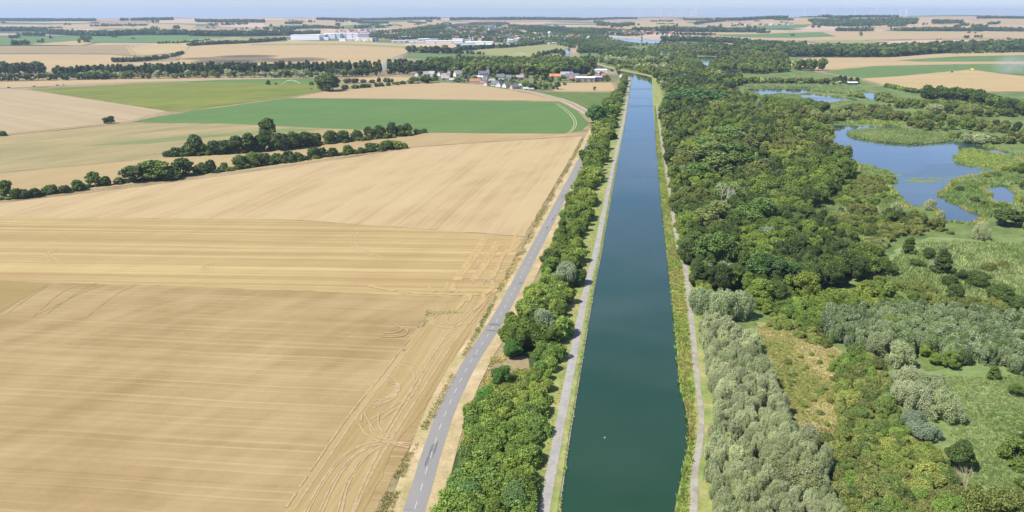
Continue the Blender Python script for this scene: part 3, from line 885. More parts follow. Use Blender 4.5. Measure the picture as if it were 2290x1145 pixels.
for (cx, cy, rx, ry) in [(900, 460, 70, 40), (920, 470, 50, 60), (830, 570, 60, 40), (840, 580, 40, 50), (940, 710, 90, 50), (960, 720, 60, 70), (760, 780, 70, 40), (1130, 440, 60, 30), (1130, 650, 70, 25), (560, 850, 60, 60), (1000, 820, 60, 60), (910, 950, 50, 50)]:
    t0 = RNG.uniform(0, 6.28)
    loops.append(k2([(cx + rx * math.cos(t0 + t), cy + ry * math.sin(t0 + t)) for t in np.linspace(0, 4.2, 9)]))
track_set(loops, mTrackL, 'pale tight wheel loops among the golden straw bands', 0.6, 0.17)
track_set([k3([(480, 478), (435, 520), (428, 550), (470, 590), (600, 625)]), k3([(530, 470), (475, 515), (470, 545), (520, 575), (640, 610)])], mTrackG, 'hooked double wheel line at the far left of the golden stubble', 0.7, 0.15)
track_set([k3([(1940, 600), (1870, 640), (1830, 675), (1880, 710)]), k3([(1975, 600), (1910, 645), (1870, 670), (1930, 700)])], mTrackG, 'small hooked wheel line in the middle of the golden stubble', 0.6, 0.15)
track_set([[(789, 522), (784, 535), (786, 548), (800, 560), (840, 575)], [(799, 521), (793, 535), (795, 546), (815, 560), (860, 578)]], mTrackL, 'hooked double wheel line in the upper golden stubble', 0.9, 0.15)
dk = []
for i in range(6):
    x0 = 100 + RNG.uniform(0, 260); k_ = RNG.uniform(0.5, 1.1)
    dk.append([(x0, 633 + RNG.uniform(0, 6)), (x0 - 60 * k_, 660 + RNG.uniform(-6, 8)), (x0 - 150 * k_, 700 + RNG.uniform(-12, 14))])
track_set(dk, mTrackL, 'crossing pale wheel marks at the left of the near stubble', 0.32, 0.15)
sheet('stubble_corner', [(-200, 628), (0, 629), (112, 634), (60, 664), (0, 700), (-200, 790)], crop_mat('stubble_olive', (0.41, 0.305, 0.145), (0.36, 0.262, 0.12), aA, row=2.5, streak=0.4, patch=0.3, wide=8), 4, jitter=0.3)

# ------------------------------------------------------------------ plants: meshes shared by every tree of a kind
KT = 1.68                                           # leaf colour over the mean colour of a crown, which shades itself
def leaf_mat(name, silver=0.0, trans=0.27, vary=0.5, rough=0.55):
    N = Nodes(name)
    at_ = N.n('ShaderNodeAttribute', attribute_type='INSTANCER', attribute_name='tint')
    lv = N.n('ShaderNodeAttribute', attribute_type='GEOMETRY', attribute_name='leaf')
    rnd = N.n('ShaderNodeObjectInfo').outputs['Random']
    f = N.math('ADD', N.math('MULTIPLY', lv.outputs['Fac'], 2 * vary), 1 - vary)
    f = N.math('MULTIPLY', f, N.math('ADD', N.math('MULTIPLY', rnd, 0.24), 0.88))
    g = N.n('ShaderNodeCombineColor')
    for i in range(3):
        N.put(g.inputs[i], f)
    col = N.mix(1.0, at_.outputs['Color'], g.outputs[0], 'MULTIPLY')
    warm = N.mix(1.0, col, (1.14, 1.05, 0.82), 'MULTIPLY')
    col = N.mix(N.math('MULTIPLY', rnd, 0.35), col, warm)
    if silver:
        hi = N.band(lv.outputs['Fac'], 0.52 if silver < 0.9 else 0.58, 0.90 if silver < 0.9 else 0.74)
        col = N.mix(N.math('MULTIPLY', hi, silver), col, (0.40, 0.43, 0.32) if silver < 0.9 else (0.50, 0.53, 0.43))
    d = N.principled(col, rough, 0.22)
    tr = N.n('ShaderNodeBsdfTranslucent')
    N.put(tr.inputs['Color'], N.mix(1.0, col, (1.25, 1.3, 0.6), 'MULTIPLY'))
    mx = N.n('ShaderNodeMixShader')
    mx.inputs[0].default_value = trans
    N.t.links.new(d, mx.inputs[1]); N.t.links.new(tr.outputs[0], mx.inputs[2])
    return N.done(mx.outputs[0])
mLeaf = leaf_mat('leaf_green')
mLeafSilver = leaf_mat('leaf_silver', silver=0.55, vary=0.32, trans=0.28)
mLeafWhite = leaf_mat('leaf_white_poplar', silver=0.95, vary=0.40, trans=0.28)
mBark = plain('bark', (0.13, 0.10, 0.075), 0.9, 0.15, 0.35, 1.5)
mDead = plain('bare_wood', (0.42, 0.38, 0.32), 0.85, 0.2, 0.25, 1.0)

def profile(kind, t):
    if kind == 'round':
        return np.sqrt(np.maximum(0, 1 - ((t - 0.46) / 0.56) ** 2))
    if kind == 'tall':
        return np.sqrt(np.maximum(0, 1 - ((t - 0.42) / 0.6) ** 2)) * 0.9
    if kind == 'cone':
        return np.clip(1.06 - t, 0, 1) ** 0.75 * np.clip(0.45 + t * 4, 0, 1)
    if kind == 'poplar':
        return np.clip(np.sin(np.pi * np.clip(t * 0.86 + 0.12, 0, 1)), 0, 1) ** 0.6
    if kind == 'shrub':
        return np.sqrt(np.maximum(0, 1 - (t * 0.93) ** 2.2))
    if kind == 'willow':
        return np.sqrt(np.maximum(0, 1 - ((t - 0.34) / 0.68) ** 2))
    return np.ones_like(t)

KINDS = {                       # crown radius, foot, top (m), clumps, clump size, upright stretch
    'round': (4.6, 1.6, 10.0, 30, (0.26, 0.42), 0.85),
    'tall': (4.0, 1.8, 13.0, 34, (0.26, 0.40), 1.05),
    'cone': (3.3, 0.9, 11.0, 30, (0.22, 0.36), 1.0),
    'poplar': (2.9, 1.6, 17.0, 36, (0.30, 0.46), 1.5),
    'shrub': (3.4, 0.0, 4.0, 24, (0.26, 0.42), 0.8),
    'willow': (4.6, 0.5, 9.0, 46, (0.17, 0.29), 2.0),
}
LEAVES = {'n': (7600, 0.36), 'm': (2600, 0.62), 'f': (480, 1.4)}

def crown_mesh(kind, lod, seed):
    rng = np.random.default_rng(seed * 31 + sum(map(ord, kind)))
    R, z0, z1, nc, (ra, rb), st = KINDS[kind]
    nl, ls = LEAVES[lod]
    if kind == 'shrub':
        nl = int(nl * 0.6); ls *= 0.8
    if kind == 'willow':
        ls *= 0.85; nl = int(nl * 1.3)
    if lod == 'f':
        nc = int(nc * 0.6)
    lobes = rng.uniform(0.55, 1.28, 7)
    lean = rng.normal(0, 0.10, 2) * R
    if lod != 'f':
        nc = int(nc * 1.7); ra, rb = ra * 0.62, rb * 0.86
    t = rng.beta(1.5, 1.15, nc)
    a = rng.uniform(0, 2 * np.pi, nc)
    lob = np.interp(a, np.linspace(0, 2 * np.pi, 8), np.append(lobes, lobes[0]))
    rad = profile(kind, t) * R * np.sqrt(rng.uniform(0.16, 1.0, nc)) * 0.80 * lob
    cr = R * rng.uniform(ra, rb, nc) * (0.72 + 0.34 * profile(kind, t))
    C = np.stack([rad * np.cos(a) + lean[0] * t * 2, rad * np.sin(a) + lean[1] * t * 2, z0 + (z1 - z0) * (0.05 + 0.84 * t)], 1)
    ctone = rng.uniform(0.25, 0.75, nc)
    w = cr ** 2 / (cr ** 2).sum()
    n_try = int(nl * 2.4)
    k = rng.choice(nc, n_try, p=w)
    d = rng.normal(0, 1, (n_try, 3)); d /= np.linalg.norm(d, axis=1)[:, None]
    mid = np.array([0, 0, z0 + (z1 - z0) * 0.4])
    outw = C[k] - mid; outw /= np.maximum(np.linalg.norm(outw, axis=1), 1e-3)[:, None]
    flip = (d * outw).sum(1) < -0.25
    d[flip] *= -1
    pos = C[k] + d * (cr[k] * (0.62 + 0.72 * rng.beta(2.2, 2.0, n_try)))[:, None] * np.array([1, 1, st])
    ok = pos[:, 2] > z0 * 0.5
    # keep what is not buried in another clump (a share stays to close the crown)
    for j in range(nc):
        q = (pos - C[j]) / np.array([1, 1, st])
        ok &= (np.linalg.norm(q, axis=1) > cr[j] * 0.70) | (k == j) | (rng.random(n_try) < 0.12)
    idx = np.where(ok)[0][:nl]
    pos, d, k = pos[idx], d[idx], k[idx]
    n = len(pos)
    nrm = d * 0.55 + np.array([0, 0, 0.34]) + rng.normal(0, 0.52, (n, 3))
    nrm /= np.linalg.norm(nrm, axis=1)[:, None]
    ref = rng.normal(0, 1, (n, 3))
    if kind == 'willow':
        ref = ref * 0.45 + d * 0.5 + np.array([0.25, 0.1, 1.0])
    u = ref - nrm * (ref * nrm).sum(1)[:, None]; u /= np.maximum(np.linalg.norm(u, axis=1), 1e-4)[:, None]
    v = np.cross(nrm, u)
    s = ls * rng.uniform(0.55, 1.3, n)[:, None]
    asp = 0.34 if kind == 'willow' else 0.52
    V = np.empty((n, 4, 3))
    V[:, 0] = pos - u * s * 0.62
    V[:, 1] = pos + v * s * asp + nrm * s * 0.08 * rng.normal(0, 1, (n, 1))
    V[:, 2] = pos + u * s * 0.78
    V[:, 3] = pos - v * s * asp
    me = bpy.data.meshes.new(f'{kind}_crown')
    me.vertices.add(n * 4)
    me.vertices.foreach_set('co', V.reshape(-1))
    me.loops.add(n * 4)
    me.loops.foreach_set('vertex_index', np.arange(n * 4))
    me.polygons.add(n)
    me.polygons.foreach_set('loop_start', np.arange(n) * 4)
    me.polygons.foreach_set('loop_total', np.full(n, 4))
    at_ = me.attributes.new('leaf', 'FLOAT', 'FACE')
    at_.data.foreach_set('value', np.clip(0.5 * ctone[k] + 0.5 * rng.random(n) + rng.normal(0, 0.06, n), 0, 1))
    me.update()
    return me

def tube(V, F, a, b, r0, r1, n=7):
    a, b = Vector(a), Vector(b)
    ax = (b - a).normalized()
    u = ax.orthogonal().normalized(); v = ax.cross(u)
    i0 = len(V)
    for c, r in ((a, r0), (b, r1)):
        for i in range(n):
            t = 2 * math.pi * i / n
            V.append(tuple(c + (u * math.cos(t) + v * math.sin(t)) * r))
    for i in range(n):
        j = (i + 1) % n
        F.append((i0 + i, i0 + j, i0 + n + j, i0 + n + i))

def trunk_mesh(kind):
    R, z0, z1, *_ = KINDS[kind]
    rng = random.Random(sum(map(ord, kind)))
    V, F = [], []
    h = z0 + (z1 - z0) * (0.3 if kind == 'shrub' else 0.55)
    r = 0.10 if kind == 'shrub' else 0.028 * z1
    zz = [0, h * 0.5, h]
    tube(V, F, (0, 0, -0.3), (0.1, 0.05, h * 0.5), r, r * 0.75)
    tube(V, F, (0.1, 0.05, h * 0.5), (0.0, 0.15, h), r * 0.75, r * 0.45)
    for i in range(6):
        a = i * 1.05 + rng.random() * 0.5
        zb = h * rng.uniform(0.45, 0.98)
        tube(V, F, (0.05, 0.08, zb), (R * 0.6 * math.cos(a), R * 0.6 * math.sin(a), zb + (z1 - zb) * 0.45), r * 0.4, r * 0.1, 5)
    me = bpy.data.meshes.new(f'{kind}_trunk')
    me.from_pydata(V, [], F)
    me.materials.append(mBark)
    return me

CROWN, TRUNK = {}, {}
def crown(kind, lod, variant, mat):
    key = (kind, lod, variant, mat.name)
    if key not in CROWN:
        base = (kind, lod, variant)
        if base not in CROWN:
            CROWN[base] = crown_mesh(kind, lod, variant + 1)
            me = CROWN[base]
        else:
            me = CROWN[base].copy()
        me.materials.clear()
        me.materials.append(mat)
        CROWN[key] = me
    return CROWN[key]
def trunk(kind):
    if kind not in TRUNK:
        TRUNK[kind] = trunk_mesh(kind)
    return TRUNK[kind]
WHOLE = {}
def whole(kind, lod, variant, mat):
    """crown and trunk in one mesh, for trees a few pixels high"""
    key = (kind, lod, variant, mat.name)
    if key not in WHOLE:
        bm = bmesh.new()
        bm.from_mesh(crown(kind, lod, variant, mat))
        nf = len(bm.faces)
        bm.from_mesh(trunk(kind))
        bm.faces.ensure_lookup_table()
        for f in bm.faces[nf:]:
            f.material_index = 1
        me = bpy.data.meshes.new(f'{kind}_tree')
        bm.to_mesh(me); bm.free()
        me.materials.append(mat); me.materials.append(mBark)
        WHOLE[key] = me
    return WHOLE[key]

NV = {'n': 5, 'm': 5, 'f': 3}
def plant(name, kind, xy, height, tint, label, cat, group=None, mat=None, rng=random, wide=1.0, lod=None, parts=None):
    """one tree or bush as a thing: an Empty at its foot with trunk and crown"""
    mat = mat or mLeaf
    x, y = float(xy[0]), float(xy[1])
    r = math.hypot(x, y)
    big = height * F_PX / r                          # how tall it stands in the photograph
    lod = lod or ('n' if r < 420 or big > 42 else 'm' if r < 1000 or big > 24 else 'f')
    R, z0, z1, *_ = KINDS[kind]
    sc = height / z1
    v = rng.randrange(NV[lod])
    z = float(terrain(x, y))
    rz = rng.uniform(0, 6.283)
    sx = sc * wide * rng.uniform(0.9, 1.1)
    parts = (r < 900) if parts is None else parts
    tint = [float(c) * KT for c in tint]
    if parts:
        e = empty(name, (x, y, z), rz)
        e.scale = (sx, sx * rng.uniform(0.9, 1.1), sc)
        link_mesh('trunk', trunk(kind), e)
        c = link_mesh('crown', crown(kind, lod, v, mat), e)
        c['tint'] = tint
    else:
        e = link_mesh(name, whole(kind, lod, v, mat), None, (x, y, z), (0, 0, rz), (sx, sx * rng.uniform(0.9, 1.1), sc))
        e['tint'] = tint
    return tag(e, label, cat, group)

# masses nobody could count: points that carry plants
PROTO = {}
def proto_collection(key, meshes):
    if key not in PROTO:
        c = bpy.data.collections.new(key)
        for i, me in enumerate(meshes):
            o = bpy.data.objects.new(f'{key}_{i}', me)
            c.objects.link(o)
        PROTO[key] = c
    return PROTO[key]

def mass(name, pts, scales, tints, coll, label, cat=None, zoff=0.0, zs=None):
    n = len(pts)
    me = bpy.data.meshes.new(name)
    z = terrain(pts[:, 0], pts[:, 1]) + zoff
    me.vertices.add(n)
    me.vertices.foreach_set('co', np.column_stack([pts, z]).reshape(-1))
    me.attributes.new('size', 'FLOAT_VECTOR', 'POINT').data.foreach_set('vector', np.asarray(scales, float).reshape(-1))
    tn = np.column_stack([np.asarray(tints) * KT, np.ones(n)])
    me.attributes.new('tint', 'FLOAT_COLOR', 'POINT').data.foreach_set('color', tn.reshape(-1))
    rot = np.zeros((n, 3)); rot[:, 2] = RNG.uniform(0, 6.283, n)
    me.attributes.new('turn', 'FLOAT_VECTOR', 'POINT').data.foreach_set('vector', rot.reshape(-1))
    o = bpy.data.objects.new(name, me)
    COL.objects.link(o)
    ng = bpy.data.node_groups.new(name, 'GeometryNodeTree')
    ng.interface.new_socket('Geometry', in_out='INPUT', socket_type='NodeSocketGeometry')
    ng.interface.new_socket('Geometry', in_out='OUTPUT', socket_type='NodeSocketGeometry')
    gi, go = ng.nodes.new('NodeGroupInput'), ng.nodes.new('NodeGroupOutput')
    ip = ng.nodes.new('GeometryNodeInstanceOnPoints')
    ci = ng.nodes.new('GeometryNodeCollectionInfo')
    ci.inputs['Collection'].default_value = coll
    ci.inputs['Separate Children'].default_value = True
    ci.inputs['Reset Children'].default_value = True
    ip.inputs['Pick Instance'].default_value = True
    a1 = ng.nodes.new('GeometryNodeInputNamedAttribute'); a1.data_type = 'FLOAT_VECTOR'; a1.inputs['Name'].default_value = 'size'
    a2 = ng.nodes.new('GeometryNodeInputNamedAttribute'); a2.data_type = 'FLOAT_VECTOR'; a2.inputs['Name'].default_value = 'turn'
    rv = ng.nodes.new('FunctionNodeRandomValue'); rv.data_type = 'INT'
    rv.inputs['Min'].default_value = 0; rv.inputs['Max'].default_value = len(coll.objects) - 1
    mr = ng.nodes.new('FunctionNodeEulerToRotation')
    L = ng.links.new
    L(gi.outputs[0], ip.inputs['Points']); L(ci.outputs[0], ip.inputs['Instance'])
    L(next(s_ for s_ in a1.outputs if s_.enabled), ip.inputs['Scale'])
    L(next(s_ for s_ in a2.outputs if s_.enabled), mr.inputs[0])
    L(mr.outputs[0], ip.inputs['Rotation'])
    L([s_ for s_ in rv.outputs if s_.enabled][0], ip.inputs['Instance Index'])
    L(ip.outputs[0], go.inputs[0])
    md = o.modifiers.new('plants', 'NODES')
    md.node_group = ng
    o['kind'] = 'stuff'
    o['label'] = label
    if cat: o['category'] = cat
    return o

def tuft_mesh(seed, h, w, n, spread, lean=0.35, mat=None):
    rng = np.random.default_rng(seed)
    V, F = [], []
    for i in range(n):
        a = rng.uniform(0, 6.283); r = spread * math.sqrt(rng.random())
        x, y = r * math.cos(a), r * math.sin(a)
        b = rng.uniform(0, 6.283)
        hh = h * rng.uniform(0.6, 1.15)
        ww = w * rng.uniform(0.7, 1.3)
        lx, ly = rng.normal(0, lean, 2) * hh
        k = len(V)
        V += [(x - ww * math.cos(b), y - ww * math.sin(b), -0.05), (x + ww * math.cos(b), y + ww * math.sin(b), -0.05), (x + lx + ww * 0.35 * math.cos(b), y + ly + ww * 0.35 * math.sin(b), hh * 0.75), (x + lx * 1.4, y + ly * 1.4, hh)]
        F.append((k, k + 1, k + 2, k + 3))
    me = bpy.data.meshes.new('tuft')
    me.from_pydata(V, [], F)
    at_ = me.attributes.new('leaf', 'FLOAT', 'FACE')
    at_.data.foreach_set('value', rng.random(n))
    me.materials.append(mat or mLeaf)
    return me
TUFT = proto_collection('tuft', [tuft_mesh(s_, 1.0, 0.16, 26, 0.7) for s_ in range(4)])
REED = proto_collection('reed', [tuft_mesh(20 + s_, 1.0, 0.11, 34, 0.75, 0.12) for s_ in range(4)])

def tints(n, cols, rng, jit=0.14):
    c = np.array(cols)[rng.integers(0, len(cols), n)]
    return np.clip(c * (1 + rng.normal(0, jit, (n, 1))) * (1 + rng.normal(0, 0.05, (n, 3))), 0.005, 0.8)

def tuft_mass(name, px, s, hs, cols, label, coll=None, seed=1, world=None, thresh=None, nscale=8.0, zoff=0.03, wide=1.0):
    rng = np.random.default_rng(seed)
    poly = P(px) if world is None else np.asarray(world)
    q = scatter(poly, s, rng, 0.5)
    if thresh is not None:
        q = q[value_noise(q, nscale, seed + 5) > thresh]
    n = len(q)
    h = rng.uniform(hs[0], hs[1], n)
    wv = h * rng.uniform(0.8, 1.4, n) * wide
    # colour drifts over a few metres, as stands of one plant do
    g = value_noise(q, nscale * 1.7, seed + 9)
    cs = np.array(cols)
    ci = np.clip((g * len(cols) + rng.normal(0, 0.45, n)).astype(int), 0, len(cols) - 1)
    tn = np.clip(cs[ci] * (1 + rng.normal(0, 0.15, (n, 1))), 0.005, 0.8)
    return mass(name, q, np.stack([wv, wv, h], 1), tn, coll or TUFT, label, zoff=zoff)

ORD = ['first', 'second', 'third', 'fourth', 'fifth', 'sixth', 'seventh', 'eighth', 'ninth', 'tenth', 'eleventh', 'twelfth', 'thirteenth', 'fourteenth', 'fifteenth', 'sixteenth', 'seventeenth', 'eighteenth', 'nineteenth']
TENS = ['twenty', 'thirty', 'forty', 'fifty', 'sixty', 'seventy', 'eighty', 'ninety']
TENTH = ['twentieth', 'thirtieth', 'fortieth', 'fiftieth', 'sixtieth', 'seventieth', 'eightieth', 'ninetieth']
def ordinal(i):
    if i < 19: return ORD[i]
    k_ = i + 1
    if k_ >= 100:
        return 'hundredth' if k_ == 100 else 'hundred-and-' + ordinal(k_ - 101)
    return TENTH[k_ // 10 - 2] if k_ % 10 == 0 else TENS[k_ // 10 - 2] + '-' + ORD[k_ % 10 - 1]

# ------------------------------------------------------------------ planting
PR = random.Random(11)
def metres(px, py, n):
    """size in metres of n photograph pixels standing at this spot"""
    w = at(px, py)[0]
    depth = w[1] * math.cos(PITCH) + (CAM_H - w[2]) * math.sin(PITCH)
    return n * depth / F_PX

GRN = [(0.086, 0.124, 0.024), (0.104, 0.144, 0.027), (0.073, 0.106, 0.023), (0.122, 0.158, 0.030)]
GRN_D = [(0.050, 0.077, 0.020), (0.058, 0.089, 0.021), (0.045, 0.068, 0.019)]
GRN_Y = [(0.135, 0.172, 0.034), (0.115, 0.158, 0.034), (0.155, 0.185, 0.038)]
GRN_B = [(0.098, 0.150, 0.030), (0.115, 0.166, 0.032), (0.082, 0.132, 0.030)]
OLIVE = [(0.105, 0.125, 0.032), (0.09, 0.11, 0.030), (0.125, 0.138, 0.040)]
SILV = [(0.200, 0.226, 0.122), (0.222, 0.247, 0.138), (0.182, 0.212, 0.106), (0.168, 0.202, 0.096)]
SCRUB = [(0.122, 0.152, 0.036), (0.106, 0.142, 0.034), (0.138, 0.158, 0.040), (0.088, 0.126, 0.034), (0.115, 0.130, 0.040)]
def tone_word(c):
    l = c[0] * 0.3 + c[1] * 0.6 + c[2] * 0.1
    return 'dark green' if l < 0.07 else 'mid green' if l < 0.115 else 'pale green'

def zone(px, s, kinds, hs, cols, name, where, cat, group, cap, mass_name, mass_label, mat=None, seed=1, wide=1.0, thresh=None, nscale=30.0, word=None, tones=True, skip=None, grow=None):
    rng = np.random.default_rng(seed)
    pr = random.Random(seed)
    poly = P(px)
    q = scatter(poly, s, rng, 0.46)
    if thresh is not None:
        q = q[value_noise(q, nscale, seed + 3) > thresh]
    if skip is not None:
        for (sx, sy, sr) in skip:
            q = q[np.hypot(q[:, 0] - sx, q[:, 1] - sy) > sr]
    q = q[clear_of_water(q, np.full(len(q), 0.5 * (hs[0] + hs[1])))]
    r = np.hypot(q[:, 0], q[:, 1])
    q = q[np.argsort(r)]
    n = len(q)
    g = value_noise(q, nscale * 0.8, seed + 7)
    h = (hs[0] + (hs[1] - hs[0]) * np.clip(0.5 * g + 0.5 * rng.beta(2, 2, n) + rng.normal(0, 0.12, n), 0, 1))
    ci = np.clip((value_noise(q, nscale, seed + 13) * 1.3 - 0.15) * len(cols) + rng.normal(0, 0.7, n), 0, len(cols) - 1).astype(int)
    tn = np.clip(np.array(cols)[ci] * (1 + rng.normal(0, 0.13, (n, 1))), 0.01, 0.5)
    kk = [k_ for k_, w in kinds for _ in range(w)]
    count = {}
    for i in range(min(cap, n)):
        sz = 'tall' if h[i] > hs[0] + 0.62 * (hs[1] - hs[0]) else 'low' if h[i] < hs[0] + 0.38 * (hs[1] - hs[0]) else 'middling'
        kd = kk[pr.randrange(len(kk))]
        cls = f'{sz} {tone_word(tn[i])} {word or cat}'
        k_ = count[cls] = count.get(cls, -1) + 1
        lab = f'{"nearest" if k_ == 0 else ordinal(k_) + " nearest"} {cls} {where}'
        plant(name, kd, q[i], h[i], tn[i], lab, cat, group, mat, pr, wide)
    if n > cap:
        q2, h2, t2 = q[cap:], h[cap:], tn[cap:]
        lod = 'm' if np.hypot(*q2.mean(0)) < 1000 else 'f'
        key = '_'.join(sorted({k_ for k_, _ in kinds})) + lod + (mat or mLeaf).name
        if key not in PROTO:
            proto_collection(key, [whole(k_, lod, v, mat or mLeaf) for k_ in sorted({k_ for k_, _ in kinds}) for v in range(3)])
        # the size of each stand of plants follows its first kind
        z1 = np.mean([KINDS[k_][2] for k_, _ in kinds])
        sc = h2 / z1
        sw = sc * wide * rng.uniform(0.9, 1.1, len(sc))
        mass(mass_name, q2, np.stack([sw, sw, sc], 1), t2, PROTO[key], mass_label)
    return q, h

# --- belt between road and canal
belt_low = [(1003, 1190), (1028, 1070), (1050, 985), (1066, 905), (1105, 890), (1165, 885), (1200, 835), (1210, 790), (1246, 780), (1222, 900), (1192, 1030), (1166, 1190)]
zone(belt_low, 3.4, [('shrub', 3), ('round', 2)], (3.2, 6.0), GRN_B + GRN_B + GRN[:2] + GRN_Y[:1], 'hedge_shrub', 'in the thicket beside the near road', 'shrub', 'shrubs of the thicket beside the near road', 300, 'thicket', 'rest of the bright thicket', seed=21, nscale=12, word='bush')
belt_mid = [(1125, 790), (1140, 745), (1175, 690), (1205, 640), (1245, 545), (1265, 490), (1313, 500), (1292, 600), (1270, 680), (1246, 780), (1205, 792)]
zone(belt_mid, 5.2, [('round', 3), ('shrub', 1), ('tall', 1)], (4.5, 9.0), GRN + GRN_D[1:2] + GRN_Y[:2] + GRN_B, 'hedge_tree', 'in the belt between road and canal', 'tree', 'trees of the belt between road and canal', 300, 'tree_belt', 'rest of the tree belt', seed=22, nscale=14)
belt_far = [(1268, 488), (1295, 420), (1318, 352), (1338, 300), (1340, 262), (1372, 222), (1388, 200), (1396, 178), (1399, 180), (1388, 225), (1372, 280), (1346, 375), (1314, 498)]
zone(belt_far, 6.6, [('round', 3), ('shrub', 1)], (6.0, 9.5), GRN + GRN_Y[:1], 'hedge_tree', 'in the far belt along the towpath', 'tree', 'trees of the far belt along the towpath', 150, 'tree_belt', 'far end of the tree belt along the towpath', seed=23, nscale=25)
def single(px, py, hpx, wpx, kind, tint, name, label, cat, mat=None, group=None, parts=None):
    h = metres(px, py, hpx) * 0.88
    R, z0, z1, *_ = KINDS[kind]
    w = metres(px, py, wpx) / 2 * 0.97
    p = pt(px, py)
    return plant(name, kind, (p.x, p.y), h, tint, label, cat, group, mat, PR, wide=(w / R) / (h / z1), parts=parts)
single(1115, 852, 38, 44, 'shrub', (0.055, 0.12, 0.024), 'round_bush', 'single round dark bush in the dry gap beside the road', 'bush')
single(1145, 798, 46, 48, 'round', (0.05, 0.11, 0.022), 'hedge_tree', 'round leafy tree at the lower end of the tree belt', 'tree')
single(1085, 905, 46, 48, 'round', (0.065, 0.15, 0.024), 'hedge_tree', 'bright bush-like tree at the top of the thicket, nearest the road', 'tree')
single(1222, 752, 72, 72, 'willow', (0.16, 0.205, 0.115), 'willow_tree', 'silvery willow in the tree belt above the dry gap', 'tree', mLeafSilver)
single(1258, 640, 60, 66, 'willow', (0.16, 0.19, 0.12), 'willow_tree', 'silvery willow higher up in the tree belt', 'tree', mLeafSilver)
single(1335, 276, 46, 46, 'round', (0.05, 0.11, 0.024), 'hedge_tree', 'broad dark tree at the bend of the road', 'tree')
single(1360, 270, 36, 40, 'round', (0.05, 0.105, 0.024), 'hedge_tree', 'smaller dark tree beside the bend of the road', 'tree')
single(1384, 168, 26, 20, 'round', (0.16, 0.19, 0.05), 'hedge_tree', 'yellowish tree at the corner of the canal bend', 'tree')
single(1045, 1120, 60, 76, 'round', (0.055, 0.10, 0.034), 'hedge_tree', 'large grey-green bush at the foot of the thicket', 'tree')
single(1150, 1140, 70, 80, 'round', (0.07, 0.115, 0.036), 'hedge_tree', 'dull green bush at the foot of the thicket by the towpath', 'tree')

# --- two field hedges on the left
H1 = [(15, 442, 45, 42), (38, 444, 28, 28), (58, 443, 22, 28), (80, 440, 22, 28), (105, 433, 20, 28), (122, 433, 22, 28), (145, 430, 20, 28), (175, 425, 26, 40), (213, 415, 35, 36), (240, 414, 22, 28), (265, 412, 16, 24), (300, 406, 40, 54), (345, 401, 48, 80), (385, 400, 30, 44), (412, 393, 45, 52), (440, 388, 20, 24), (455, 386, 25, 30), (475, 385, 30, 32), (503, 381, 18, 22), (537, 375, 32, 38), (566, 371, 35, 38), (600, 367, 26, 44), (622, 364, 22, 30), (645, 362, 26, 34), (670, 358, 20, 24), (700, 353, 26, 38), (720, 350, 22, 28), (745, 348, 20, 28), (778, 344, 22, 30), (808, 342, 14, 24), (840, 337, 19, 42), (865, 334, 21, 46), (893, 332, 20, 38)]
for i, (x, y, hp, wp) in enumerate(H1):
    kd = 'round' if hp > 30 else 'shrub'
    c = GRN_D[i % 3] if i % 4 else GRN[i % 4]
    if i in (5, 6, 10): c = (0.085, 0.10, 0.04)
    single(x, y, hp, wp, kd, c, 'field_hedge_tree', f'{ordinal(i)} {"tree" if kd == "round" else "bush"} from the left in the lower field hedge', 'tree' if kd == 'round' else 'bush', group='lower field hedge', parts=True)
H2 = [(375, 350, 14, 24), (395, 349, 22, 32), (415, 347, 26, 30), (436, 346, 52, 40), (455, 346, 28, 30), (480, 345, 34, 38), (505, 343, 34, 38), (530, 342, 44, 38), (560, 340, 50, 38), (583, 338, 42, 38), (605, 333, 76, 62), (630, 335, 42, 48), (655, 332, 42, 44), (685, 328, 38, 44), (712, 320, 26, 22), (735, 320, 30, 38), (770, 316, 28, 38), (800, 312, 22, 32), (828, 310, 30, 24), (850, 308, 32, 28), (877, 305, 36, 30), (895, 303, 26, 24), (910, 302, 30, 26), (935, 299, 12, 20), (950, 297, 10, 16)]
for i, (x, y, hp, wp) in enumerate(H2):
    kd = 'tall' if hp > 48 else 'round' if hp > 24 else 'shrub'
    lab = f'{ordinal(i)} {"bush" if kd == "shrub" else "tree"} from the left in the upper field hedge'
    if i == 10: lab = 'tallest tree, rising above the upper field hedge'
    single(x, y, hp, wp, kd, GRN_D[i % 3], 'field_hedge_tree', lab, 'bush' if kd == 'shrub' else 'tree', group='upper field hedge', parts=True)
def hedge_foot(px, n, hp, wp, lab, group, seed, kind='shrub'):
    r2 = random.Random(seed)
    w = np.array(px, float)
    for i in range(n):
        f = np.clip((i + r2.uniform(-0.3, 0.3)) / (n - 1), 0, 1)
        t = np.linspace(0, 1, len(w))
        x, y = np.interp(f, t, w[:, 0]), np.interp(f, t, w[:, 1])
        c = (GRN_D + GRN_D + GRN[:2] + OLIVE[1:2])[r2.randrange(9)]
        single(x, y + r2.uniform(-0.6, 0.6), hp * r2.uniform(0.6, 1.25), wp * r2.uniform(0.8, 1.2), kind, c, 'hedge_shrub', lab.format(ordinal(i)), 'bush' if kind == 'shrub' else 'tree', group=group, parts=True)
hedge_foot([(0, 446), (100, 436), (210, 417), (345, 402), (480, 386)], 26, 8, 22, '{} low filler bush from the left in the near half of the lower field hedge', 'low bushes of the lower field hedge', 401)
hedge_foot([(480, 386), (600, 369), (720, 352), (830, 340)], 22, 10, 20, '{} low filler bush from the left in the far half of the lower field hedge', 'low bushes of the lower field hedge', 402)
hedge_foot([(385, 351), (480, 346), (600, 337), (700, 326), (760, 319), (830, 312), (915, 303)], 30, 12, 22, '{} low filler bush from the left in the upper field hedge', 'low bushes of the upper field hedge', 403)
